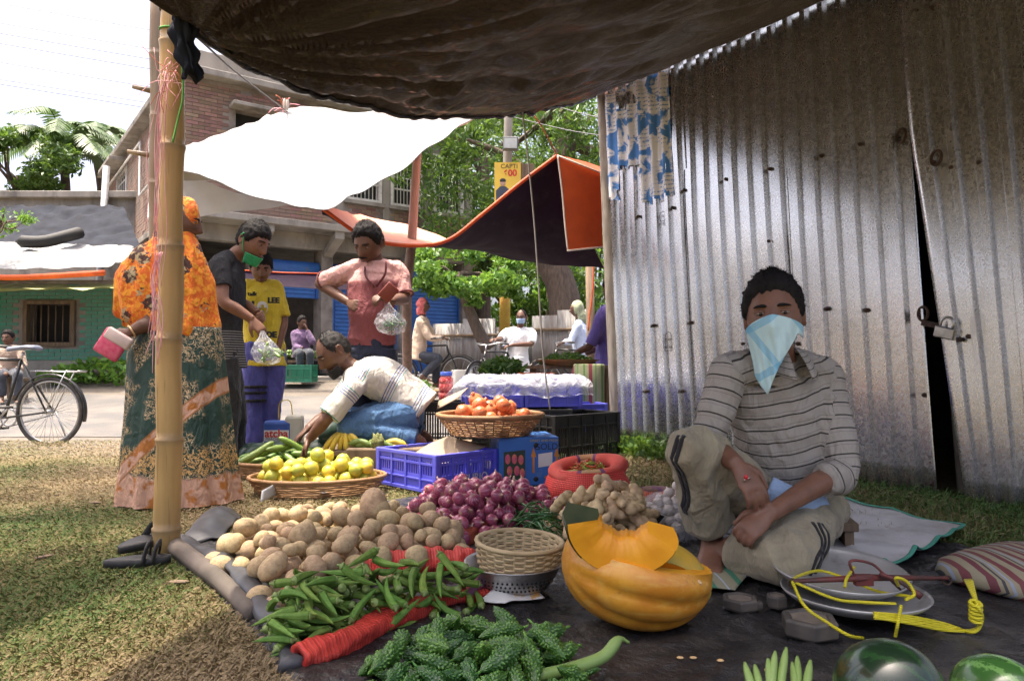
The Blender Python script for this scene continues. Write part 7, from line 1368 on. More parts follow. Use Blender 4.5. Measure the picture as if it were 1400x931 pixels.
ov = [V(lc[0], lc[1], 0) + rotz(.12) @ V(.30 * math.cos(x), .19 * math.sin(x), 0) for x in np.linspace(0, 6.283, 16, endpoint=False)]; h8 = Heap(ov, .045, .008, .05); rl = np.random.default_rng(16)
for k in range(50):
    L = rl.uniform(.034, .043); x, y, z, a, pi = h8.drop(0, L * .97, rl, 9); put('sweet_lime', lim, (x, y, z), (rl.uniform(-2, 2), rl.uniform(-2, 2), a), L, 'yellow green sweet lime in the oval cane basket', 'lime', 'sweet limes in the oval basket')
Pn = quad(gr(430, 672) + V(0, 0, .085), gr(500, 655) + V(0, 0, .09), gr(490, 672) + V(0, 0, .03), gr(440, 685) + V(0, 0, .03), 12, 8); Pn[..., 2] += .01 * folds(Pn, 26, 3); q = MB(); q.grid(Pn); tag(q.build('newspaper', M('newsprint', (.55, .51, .46), (.42, .39, .35), .9, 30), solid=.002), 'sheet of newspaper hanging over the lime basket rim', 'newspaper')
Pn = quad(gr(358, 690) + V(0, 0, .07), gr(385, 680) + V(0, 0, .09), gr(382, 680) + V(0, 0, .02), gr(356, 692) + V(0, 0, .02), 8, 6); q = MB(); q.grid(Pn); tag(q.build('newspaper', M_thin, solid=.002), 'torn paper corner sticking out of the lime basket', 'newspaper')
kc = V(-1.42, 4.55, .004); cane_tray(kc, .30, .22, .09, 'round cane basket of cucumbers in front of the watermelons', 0.0)
M_cuc = M('cucumber_skin', (.16, .27, .05), (.08, .17, .03), .4, 7, stretch=(.6, 3, 3), objvar=.4); q = MB(); t_ = np.linspace(0, 1, 14); q.tube([(u_ * 2 - 1, .06 * math.sin(u_ * 3), 0) for u_ in t_], np.interp(t_, [0, .05, .2, .8, .95, 1], [.05, .14, .20, .20, .14, .04]), 14); cuc = q.mesh('cucumber', M_cuc)
h9 = Heap([V(kc[0] + .25 * math.cos(x), kc[1] + .17 * math.sin(x), 0) for x in np.linspace(0, 6.283, 14, endpoint=False)], .10, .008, .05); rcu = np.random.default_rng(18)
for k in range(26):
    L = rcu.uniform(.085, .115); x, y, z, a, pi = h9.drop(L * .7, L * .2, rcu, 8, ang=(.3, .4)); put('cucumber', cuc, (x, y, z), (rcu.uniform(-3, 3), -pi, a), L, 'pale streaked cucumber in the basket before the crouching man', 'cucumber', 'cucumbers in the basket')
M_bottle = M('dull_dark_melon', (.018, .045, .032), (.03, .06, .042), .4, 6, objvar=.3); q = MB(); q.ball((0, 0, 0), (1.5, 1, 1), 20, 14); mel = q.mesh('dark_melon', M_bottle)
for k, (px, py, Y_, L) in enumerate(((362, 614, 4.9, .085), (385, 606, 4.95, .09), (410, 618, 4.85, .08), (430, 596, 5.0, .09), (455, 590, 5.05, .09), (478, 610, 4.75, .08), (395, 592, 5.15, .085), (345, 612, 5.0, .08))):
    p_ = at(px, py, Y_); p_[2] = L if p_[2] < .22 else p_[2]; put('dark_melon', mel, p_, (.1 * k, .1, k * 1.1), L, 'smooth dark green melon by the crouching man\'s hands', 'melon', 'dark melons on the ground')
q = MB(); q.box((-1.25, 5.0, .06), (.5, .24, .12), rotz(.1)); tag(q.build('jute_sack', M_card), 'folded sack under the dark melons', 'sack')
M_ban = M('banana_skin', (.62, .44, .05), (.5, .38, .05), .5, 6, dirt=(.15, .10, .03), dscale=12, dlo=.6); bn = thing('banana_bunch', 'small bunch of yellow bananas beside the crouching man', 'bananas', at(470, 618, 4.4))
for k in range(6):
    c_ = at(472, 596, 4.42); o_ = V((k - 2.5) * .028, -.012 * (k % 2), 0); q = MB(); q.tube(spline([c_ + V(0, 0, .03), c_ + o_ * .8 + V(0, -.03, 0), c_ + o_ * 1.5 + V(0, -.035, -.06), c_ + o_ * 1.5 + V(0, -.01, -.10)], 14), [.006, .009, .013] + [.017] * 7 + [.015, .011, .007, .004], 8); q.build('banana', M_ban, bn)
M_plant = M('green_plantain', (.14, .20, .04), (.09, .15, .03), .5, 6)
for k in range(7):
    p_ = at(493 + 8 * k, 606 + 3 * (k % 3), 4.35); q = MB(); q.tube(spline([p_ + V(-.07, 0, -.005), p_ + V(0, 0, .012), p_ + V(.07, -.02, -.012)], 12), [.006, .012] + [.019] * 8 + [.012, .005], 8); tag(q.build('plantain', M_plant if k < 5 else M_ban), 'green plantain lying between the bananas and the violet crate', 'plantain', 'plantains by the crate')
q = MB(); q.box((-.72, 4.36, .10), (.5, .16, .2)); tag(q.build('wooden_box', M_wood, smooth=False, bevel=.01), 'low wooden box under the bananas and plantains', 'box')
ml = M('knobbly_green', (.22, .22, .07), (.14, .16, .05), .8, 30, bump=1, bscale=40, bdist=.02)
q = MB(); q.ball(at(516, 606, 4.33), (.035, .035, .06), 14, 10); a_ = q.arr(); q.v = [a_ + (nrm_rows(a_ - a_.mean(0)) * (.006 * np.sin(a_ * 260).sum(-1))[:, None])]; tag(q.build('custard_apple', ml), 'knobbly olive fruit standing beside the plantains', 'fruit')
# ================================================================ chilli sack, cup, phone, garlic
def ring_sack(c, R0, r0, label):
    t = thing('mesh_sack', label, 'sack', c); n, m = 60, 20; a = np.linspace(0, 2 * math.pi, n, endpoint=False); b = np.linspace(0, 2 * math.pi, m, endpoint=False); rings = []
    for x in a:
        R_ = R0 * (1 + .05 * math.sin(2 * x + 1) + .03 * math.sin(5 * x)); r_ = r0 * (1 + .12 * math.sin(3 * x + .5)); d = V(math.cos(x), math.sin(x) * .85, 0); z0 = c[2] + .165 + .03 * math.sin(x + .6)
        rings.append([V(c[0], c[1], z0) + d * (R_ + r_ * math.cos(y) * (1 + .05 * math.sin(9 * x + 2 * y))) + V(0, 0, r_ * .9 * math.sin(y)) for y in b])
    rings = np.array(rings + [rings[0]]); q = MB(); q.loft(rings, cap=False); o = q.build('rolled_rim', M_sackrim, t)
    for nm, arr in (('ua', np.repeat(np.linspace(0, 1.2, n + 1), m)), ('ub', np.tile(b, n + 1))): at_ = o.data.attributes.new(nm, 'FLOAT', 'POINT'); at_.data.foreach_set('value', arr)
    pr = [(R0 * .9, .0), (R0 * 1.25, .02), (R0 * 1.38, .07), (R0 * 1.28, .12), (R0 * 1.12, .17)]; q = MB(); q.lathe(pr, 40, c, wob=lambda a_, z: .05 * np.sin(a_ * 4 + z * 20) + .03 * np.sin(a_ * 9)); o = q.build('body', M_net, t)
    for nm, arr in (('ua', np.repeat(np.array([p[1] for p in pr]), 40)), ('ub', np.tile(np.linspace(0, 2 * math.pi, 40), 5))): at_ = o.data.attributes.new(nm, 'FLOAT', 'POINT'); at_.data.foreach_set('value', arr)
    q = MB(); q.lathe([(R0 * 1.05, .135), (.001, .145)], 30, c); q.build('filling', M_rch, t)
def rim_mat():
    n = NT('red_mesh_rim'); a = n.attr('ua'); b = n.attr('ub'); v = n.tc('Object'); c = n.mix(n.noise(v, 30, 4), (.62, .05, .035), (.68, .11, .07))
    for p_, w, col in ((.30, .06, (.50, .24, .10)), (.365, .012, (.18, .05, .14)), (.235, .012, (.18, .05, .14)), (.90, .06, (.46, .27, .12)), (.965, .012, (.16, .05, .14)), (.835, .012, (.16, .05, .14))): c = n.mix(n.math('LESS_THAN', n.math('ABSOLUTE', n.math('SUBTRACT', a, p_)), w), c, col)
    g = n.math('ABSOLUTE', n.math('SINE', n.math('MULTIPLY', b, 34))); n.set(col=c, rough=.6); n.bump(n.math('ADD', g, n.noise(v, 60, 3)), .5, .004); return n.mat
M_sackrim = rim_mat(); sc_ = V(.375, 3.62, .012); ring_sack(sc_, .150, .040, 'red and orange mesh sack with rolled rim holding mixed chillies')
hA = Heap(disc(sc_, .115), .05, .005, .150); rch = np.random.default_rng(21); crs = [chilli(i + 9, m_) for i, m_ in enumerate((M_rch, M_ych, M_rch, M_ych))]
for k in range(90):
    L = rch.uniform(.024, .034); x, y, z, a, pi = hA.drop(L * .8, .006, rch, 6); put('mixed_chilli', crs[k % 4], (x, y, z), (0, -pi, a), (L, L * 1.5, L * 1.5), 'red or yellow green chilli in the rolled mesh sack', 'chilli', 'mixed chillies in the sack')
q = MB(); P = quad(V(.14, 3.72, .02), V(.30, 3.45, .02), V(.62, 3.42, .02), V(.50, 3.85, .02), 26, 26); P[..., 2] += .05 * folds(P, 14, 61) * np.sin(np.linspace(0, 3.14, 26))[:, None] + .01; q.grid(P); o = q.build('net_skirt', M_net2, solid=.004)
for nm, arr in (('ua', (P[..., 0]).ravel()), ('ub', (P[..., 1] * 8).ravel())): at_ = o.data.attributes.new(nm, 'FLOAT', 'POINT'); at_.data.foreach_set('value', arr)
tag(o, 'crumpled red mesh spread under the chilli sack', 'net')
roll([V(.50, 3.55, 0), V(.62, 3.50, .0), V(.74, 3.48, 0), V(.86, 3.40, 0)], [.05, .055, .05, .03], 'flattened red and purple mesh sack beside the ginger', M_net2, .18, 5)
q = MB(); q.tube(spline([V(.58, 3.60, .07), V(.72, 3.58, .085), V(.84, 3.52, .06), V(.95, 3.42, .03)], 16), [.02, .03] + [.035] * 10 + [.03, .02, .015, .01], 9, flat=.5); tag(q.build('sack_border', M('purple_sack_border', (.16, .07, .16), (.3, .2, .10), .8, 30)), 'purple woven border of the flattened mesh sack', 'sack')
cp2 = at(844, 692, 3.3); cp2[2] = .07; cu2 = thing('steel_cup', 'small steel tumbler standing in the ginger heap', 'cup', cp2); q = MB(); q.lathe([(.001, .0), (.030, .0), (.033, .01), (.038, .095), (.040, .096), (.037, .094), (.031, .012), (.001, .008)], 28, cp2); q.build('tumbler', M_inox, cu2)
q = MB(); Rph = np.array(Euler((.55, .25, -.7)).to_matrix()); c_ = at(886, 718, 2.82); ph = thing('mobile_phone', 'black mobile phone with a pale edge leaning on the ginger', 'phone', c_); q.box(c_, (.07, .145, .009), Rph); q.build('case', M('silver_edge', (.6, .6, .6), None, .3, metal=.5), ph, smooth=False, bevel=.003); q = MB(); q.box(c_ + Rph @ V(0, 0, .0052), (.064, .135, .001), Rph); q.build('screen', M('phone_screen', (.02, .025, .03), None, .08), ph, smooth=False)
# garlic in a clear bag
M_garl = M('garlic_skin', (.70, .66, .60), (.58, .50, .46), .5, 4, stretch=(4, 4, 1), objvar=.15); q = MB(); q.lathe([(.02, -.75), (.5, -.72), (.9, -.4), (1, .0), (.8, .4), (.4, .7), (.15, .95), (.08, 1.25), (.01, 1.27)], 18, wob=lambda a, z: .07 * np.abs(np.cos(a * 4.5))); gar = q.mesh('garlic', M_garl)
gc = at(930, 732, 2.98); gc[2] = .012; hG = Heap([V(gc[0] + .13 * math.cos(x), gc[1] + .10 * math.sin(x), 0) for x in np.linspace(0, 6.283, 14, endpoint=False)], .11, .007); rga = np.random.default_rng(25)
for k in range(62):
    L = rga.uniform(.019, .026); x, y, z, a, pi = hG.drop(0, L, rga, 8); put('garlic_bulb', gar, (x, y, z), (rga.uniform(-1, 1), rga.uniform(-1, 1), a), L, 'white garlic bulb in the clear plastic bag by the vendor', 'garlic', 'garlic bulbs in the bag')
rg3 = []; a = np.linspace(0, 2 * math.pi, 60, endpoint=False)
for s_, z in ((1.12, .012), (1.2, .05), (1.12, .10), (.92, .14), (.75, .155), (.55, .16)):
    w = 1 + .05 * np.sin(a * 7 + z * 60) + .04 * np.sin(a * 13 + z * 30); p = np.stack([gc[0] + .14 * s_ * w * np.cos(a), gc[1] + .11 * s_ * w * np.sin(a), z + .015 * np.sin(a * 5 + z * 50)], -1); rg3.append(p)
q = MB(); q.loft(np.array(rg3), cap=False); tag(q.build('plastic_bag', M_bagfilm), 'open clear plastic bag round the garlic bulbs', 'bag')
for k, (px, py) in enumerate(((862, 702), (880, 698), (868, 712))): p_ = gr(px, py + 14); p_[2] = .04; put('potato', pm_[k], p_, (k, .4, k * 2), .032, 'small round potato beside the garlic bag', 'potato', 'small potatoes by the garlic')
# ---------------------------------------------------------------- around the vendor: stool, mats, scale, weights
stl = thing('low_stool', 'low wooden stool under the vendor', 'stool', V(1.07, 2.72, .012)); q = MB(); q.box((1.08, 2.74, .118), (.34, .22, .03), rotz(-.2)); q.build('seat', M_wood, stl, smooth=False, bevel=.004)
for s_ in (-1, 1): q = MB(); c_ = V(1.08, 2.74, .057) + rotz(-.2) @ V(s_ * .14, 0, 0); q.box(c_, (.03, .2, .09), rotz(-.2)); q.build('leg', M_wood, stl, smooth=False)
M_wsheet = M('white_woven_sheet', (.46, .46, .47), (.36, .36, .37), .7, 6, bump=.4, bscale=12, bdist=.02, dirt=(.25, .23, .21), dscale=4, dlo=.5)
P = quad(gr(1090, 800), gr(1210, 790), gr(1318, 738), gr(1125, 690), 36, 36); P[..., 2] = .030 + .028 * folds(P, 17, 81) ** 2; q = MB(); q.grid(P); tag(q.build('woven_sheet', M_wsheet, solid=.003), 'dirty white woven plastic sheet spread behind the vendor', 'sheet')
q = MB(); q.tube(P[:, -1] * V(1, 1, 1) + V(0, 0, .004), .009, 6, flat=.4); q.tube(P[-1] + V(0, 0, .004), .009, 6, flat=.4); tag(q.build('sheet_border', M('sea_green_border', (.06, .28, .20), None, .7)), 'sea green border along the white woven sheet', 'border')
M_mat = sack_mat('green_border_mat', (.25, .24, .16), [((.04, .16, .10), .3, .12), ((.30, .36, .42), .75, .03)], 11)
P = quad(gr(945, 815), gr(1005, 822), gr(1030, 790), gr(965, 775), 14, 14); P[..., 2] = .028 + .01 * folds(P, 18, 83); q = MB(); q.grid(P); tag(q.build('striped_mat', M_mat, solid=.004), 'folded mat with dark green stripes under the vendor\'s foot', 'mat')
M_cushion = sack_mat('maroon_striped_sack', (.30, .27, .18), [((.14, .04, .05), .22, .09), ((.05, .05, .06), .42, .03), ((.26, .30, .38), .55, .03), ((.15, .045, .05), .78, .10)], 12)
rg4 = []; a = np.linspace(0, 2 * math.pi, 44, endpoint=False); cs = V(1.66, 2.33, 0)
for z, s_ in ((.012, .96), (.03, 1.02), (.06, .98), (.085, .8), (.10, .5), (.105, .05)):
    sx = np.sign(np.cos(a)) * np.abs(np.cos(a)) ** .5; sy = np.sign(np.sin(a)) * np.abs(np.sin(a)) ** .5; p = np.stack([.27 * s_ * sx, .22 * s_ * sy, np.full(44, z)], -1) @ rotz(.5).T; rg4.append(p + cs)
q = MB(); q.loft(rg4); o = q.build('folded_sack', M_cushion); tag(o, 'folded sack with maroon and blue stripes at the edge of the groundsheet', 'sack')
M_pan = M('dull_aluminium', (.52, .52, .51), (.40, .40, .40), .40, 9, metal=.55, bump=.12, bscale=40, dirt=(.22, .21, .2), dscale=8, dlo=.6)
def pan(c, r, R, label):
    q = MB(); q.lathe([(.001, .0), (r * .55, .004), (r * .85, .018), (r * .97, .036), (r, .044), (r * .985, .047), (r * .95, .038), (r * .82, .022), (r * .55, .009), (.001, .005)], 56, c, R); return tag(q.build('scale_pan', M_pan), label, 'scale pan')
p1 = gr(1168, 838); pan(V(p1[0], p1[1], .02), .195, None, 'lower dull metal scale pan lying on the groundsheet'); pan(V(p1[0] + .0, p1[1] + .10, .055), .19, np.array(Euler((.10, .02, 0)).to_matrix()), 'upper scale pan tilted inside the other, under the red beam')
bm = thing('balance_beam', 'rusty red balance beam lying across the scale pans', 'balance', at(1180, 805, 2.0)); M_beam = M('rusty_red_paint', (.14, .025, .022), (.05, .022, .018), .6, 18, bump=.4, bscale=50, dirt=(.03, .02, .018), dscale=14, dlo=.5)
b0, b1 = at(1083, 812, 1.98), at(1295, 795, 2.06); b0[2] = .115; b1[2] = .10; q = MB(); q.tube([b0, b0 * .5 + b1 * .5 + V(0, 0, .006), b1], [.008, .013, .007], 10, flat=.7); q.build('beam', M_beam, bm)
mm = b0 * .55 + b1 * .45; q = MB(); q.tube(spline([mm + V(-.02, 0, .0), mm + V(-.035, 0, .05), mm + V(.02, 0, .045), mm + V(.05, -.01, .02), mm + V(.09, -.02, -.02)], 18), .006, 7, flat=.6); q.build('pointer_frame', M_beam, bm); q = MB(); q.box(mm, (.05, .02, .03)); q.build('pivot', M_beam, bm, smooth=False, bevel=.003)
q = MB(); q.tube(spline([mm + V(.04, -.01, .02), mm + V(.09, -.03, .0), mm + V(.13, -.05, -.03)], 10), [.006] * 8 + [.009, .010], 7); q.build('pointer', M_beam, bm)
for p_ in (b0, b1): q = MB(); q.tube([p_ + V(.012 * math.cos(x), 0, .012 * math.sin(x) - .006) for x in np.linspace(0, 6.283, 16)], .003, 6, cap=False); q.build('hook', M_rust, bm)
def yrope(pts, label=None, r_=.0042):
    q = MB(); q.tube(spline(pts, 50), r_, 7); return tag(q.build('yellow_rope', M_yrope), label or 'yellow nylon cord of the balance lying over the scale pans', 'rope', None if label else 'yellow scale cords')
def yrope_mat():
    n = NT('yellow_nylon'); v = n.tc('Object', (1, 1, 1), (.5, .5, .5)); w = n.math('SINE', n.math('MULTIPLY', n.math('ADD', n.sep(v)[0], n.math('MULTIPLY', n.sep(v)[2], 1.4)), 900)); n.set(col=n.mix(n.ramp(w, [(.2, 0), (.9, 1)]), (.50, .44, .01), (.72, .66, .03)), rough=.45); n.bump(w, .5, .002); return n.mat
M_yrope = yrope_mat()
def gz(px, py, z): return gr(px, py, z)
yrope([b0, gz(1090, 788, .10), gz(1120, 780, .085), gz(1155, 790, .075), gz(1200, 808, .065), gz(1245, 815, .075)], 'yellow nylon cord looping over the far rim of the upper scale pan')
yrope([b0, gz(1100, 828, .09), gz(1130, 850, .06), gz(1160, 868, .05), gz(1180, 872, .012)], 'yellow nylon cord hanging over the near rim of the lower pan')
yrope([b0, gz(1140, 818, .08), gz(1180, 823, .07), gz(1225, 825, .07)], 'yellow nylon cord running along below the red beam')
yrope([gz(1155, 802, .12), gz(1158, 790, .13), gz(1168, 775, .13)], 'short upright yellow cord loop tied on the beam')
yrope([gz(1228, 800, .11), gz(1225, 790, .14), gz(1240, 795, .13), gz(1250, 812, .10), gz(1238, 820, .09)], 'yellow cord loop near the beam hook')
for k in range(4): yrope([gz(1195, 838 + 2 * k, .07), gz(1240, 842 + 3 * k, .055), gz(1290, 852 + 3 * k, .02), gz(1330, 864 - k, .02), gz(1343, 846, .05), gz(1336, 826, .09), b1 + V(.05 + .006 * k, -.0, -.005)])
yrope([gz(1232, 828, .08), gz(1228, 850, .06), gz(1224, 870, .02)], 'yellow cord end lying across the lower pan toward the watermelon')
q = MB()
kc2 = gz(1334, 836, .07)
for k in range(5): q.tube([kc2 + V(.012 * math.cos(x), .012 * math.sin(x), -.02 + .010 * k + .004 * math.sin(x)) for x in np.linspace(0, 6.283, 14)], .005, 6, cap=False)
o = q.build('rope_whipping', M_yrope); o['kind'] = 'stuff'; tag(o, 'tight yellow cord whipping on the rope bundle', 'rope')
M_iron = M('worn_cast_iron', (.045, .04, .037), (.09, .08, .07), .6, 12, bump=.4, bscale=40, dirt=(.11, .09, .07), dscale=10, dlo=.5)
def weight(px, py, r_, h, label):
    c_ = gr(px, py); c_[2] = .014; t = thing('iron_weight', label, 'weight', c_); q = MB(); q.lathe([(r_ * .9, 0), (r_, .006), (r_, h - .006), (r_ * .93, h), (r_ * .74, h), (r_ * .70, h - .006), (.001, h - .006)], 6, c_, rotz(.3)); q.build('hexagonal_body', M_iron, t, smooth=False, bevel=.002); q = MB(); q.lathe([(r_ * .69, h - .004), (.001, h - .003)], 6, c_, rotz(.3)); q.build('filled_top', M('dusty_lead', (.17, .14, .11), (.1, .085, .07), .8, 25), t, smooth=False)
weight(1107, 874, .072, .045, 'largest hexagonal iron weight in front of the scale pans'); weight(1012, 838, .052, .032, 'medium hexagonal iron weight beside the pumpkin'); weight(1062, 836, .030, .034, 'small tall hexagonal iron weight near the vendor\'s knee'); weight(1034, 838, .020, .02, 'smallest iron weight touching the medium one')
for px, py in ((930, 908), (948, 908), (1050, 925), (985, 912)): q = MB(); c_ = gr(px, py); c_[2] = .016; q.ball(c_, (.009, .006, .003), 8, 6); tag(q.build('fallen_seed', M_seed), 'pale pumpkin seed fallen on the black groundsheet', 'seed', 'fallen pumpkin seeds')
# sandals by the pole
M_sand = M('black_rubber_sandal', (.018, .018, .019), (.03, .03, .03), .65, 20, bump=.4, bscale=60)
def sandal(c, rz_, tilt, label):
    t = thing('sandal', label, 'sandal', c); R = rotz(rz_) @ np.array(Euler(tilt).to_matrix()); out = []; n = 40; a = np.linspace(0, 2 * math.pi, n, endpoint=False); w = .044 + .010 * np.cos(a - .4)
    for z in (.0, .012, .024): out.append(np.stack([.105 * np.cos(a), w * .9 * np.sin(a), np.full(n, z)], -1) @ R.T + c)
    q = MB(); q.loft(out); q.build('sole', M_sand, t)
    for s_ in (.03, -.0):
        q = MB(); q.tube(spline([c + R @ V(.02 + s_, -.048, .01), c + R @ V(.03 + s_, -.03, .06), c + R @ V(.04 + s_, .01, .068), c + R @ V(.03 + s_, .048, .012)], 14), .013, 7, flat=.35); q.build('strap', M_sand, t)
sandal(gr(188, 775) + V(0, 0, .008), .35, (0, 0, 0), 'black rubber sandal lying flat beside the bamboo pole'); sandal(gr(196, 762) + V(-.01, .03, .036), 1.1, (.12, -.06, 0), 'black rubber sandal lying across its pair beside the bamboo pole')
# shopping bag beside the boy
bg_ = thing('shopping_bag', 'blue and white printed shopping bag standing by the boy', 'bag', at(380, 610, 5.05)); c_ = at(378, 606, 5.05); c_[2] = .0; q = MB(); q.box(c_ + V(0, .05, .15), (.19, .1, .30)); q.build('bag_body', M('bag_blue', (.035, .10, .38), (.03, .08, .3), .5, 6, bump=.3, bscale=12), bg_, smooth=False, bevel=.02)
q = MB(); q.box(c_ + V(.10, .08, .17), (.12, .14, .33), rotz(.2)); q.build('pale_side', M('bag_cream', (.55, .53, .44), (.45, .43, .36), .6, 6, bump=.4, bscale=12), bg_, smooth=False, bevel=.02)
q = MB(); q.box(c_ + V(0, -.003, .20), (.17, .004, .075)); q.build('printed_panel', M_white, bg_, smooth=False); text_mesh('atcha', .075, M_red, 'bag_text', bg_, c_ + V(0, -.006, .213), V(1, 0, 0), V(0, 0, 1), V(0, -1, 0), .0005, .002); text_mesh('MERCHENTS', .026, M_suit, 'bag_text', bg_, c_ + V(0, -.006, .176), V(1, 0, 0), V(0, 0, 1), V(0, -1, 0), .0005); text_mesh('Station Road, Bazar', .017, M_gold, 'bag_text', bg_, c_ + V(0, -.0015, .10), V(1, 0, 0), V(0, 0, 1), V(0, -1, 0), .0005)
q = MB(); q.tube(spline([c_ + V(-.02, .1, .30), c_ + V(-.01, .1, .42), c_ + V(.06, .1, .43), c_ + V(.08, .1, .32)], 16), .008, 6, flat=.4); q.build('handle', M_ban, bg_)
# carried plastic bags
def carried(c, top, w, h, n, label, mat_in, me_in, sc, lab_in, grp):
    t = []; rr5 = np.random.default_rng(int(abs(c[0]) * 1000)); a = np.linspace(0, 2 * math.pi, 36, endpoint=False); rings = []
    for u_ in np.linspace(0, 1, 12): s_ = np.interp(u_, [0, .1, .35, .6, .8, 1], [.25, .85, 1, .75, .3, .10]); wv = 1 + .08 * np.sin(a * 6 + u_ * 5) * (u_ > .3) + .1 * np.sin(a * 11) * (u_ > .55); cc_ = c + (top - c) * u_; rings.append(np.stack([cc_[0] + w * s_ * wv * np.cos(a), cc_[1] + w * .7 * s_ * wv * np.sin(a), np.full(36, cc_[2])], -1))
    q = MB(); q.loft(rings); tag(q.build('carrier_bag', M_bagfilm), label, 'bag')
    for k in range(n):
        d = rr5.normal(size=3); d /= np.linalg.norm(d); p_ = c + V(0, 0, h * .33) + d * V(w * .5, w * .35, h * .16); put(grp.split()[0], me_in, p_, (rr5.normal(0, .5), rr5.normal(0, .5), rr5.uniform(0, 6)), sc, lab_in, grp.split()[0], grp)
hb = at(359, 452, 4.62); carried(at(367, 499, 4.6), hb, .095, .22, 8, 'clear carrier bag of cucumbers held by the young man in charcoal', None, cuc, .055, 'small cucumber inside the young man\'s carrier bag', 'cucumber in the carrier bag')
hb = at(530, 413, 4.58); carried(at(536, 458, 4.56), hb, .10, .2, 26, 'clear carrier bag of green beans held by the man with the wallet', None, cg[0], .05, 'green bean inside the clear carrier bag', 'bean pods in the carrier bag')
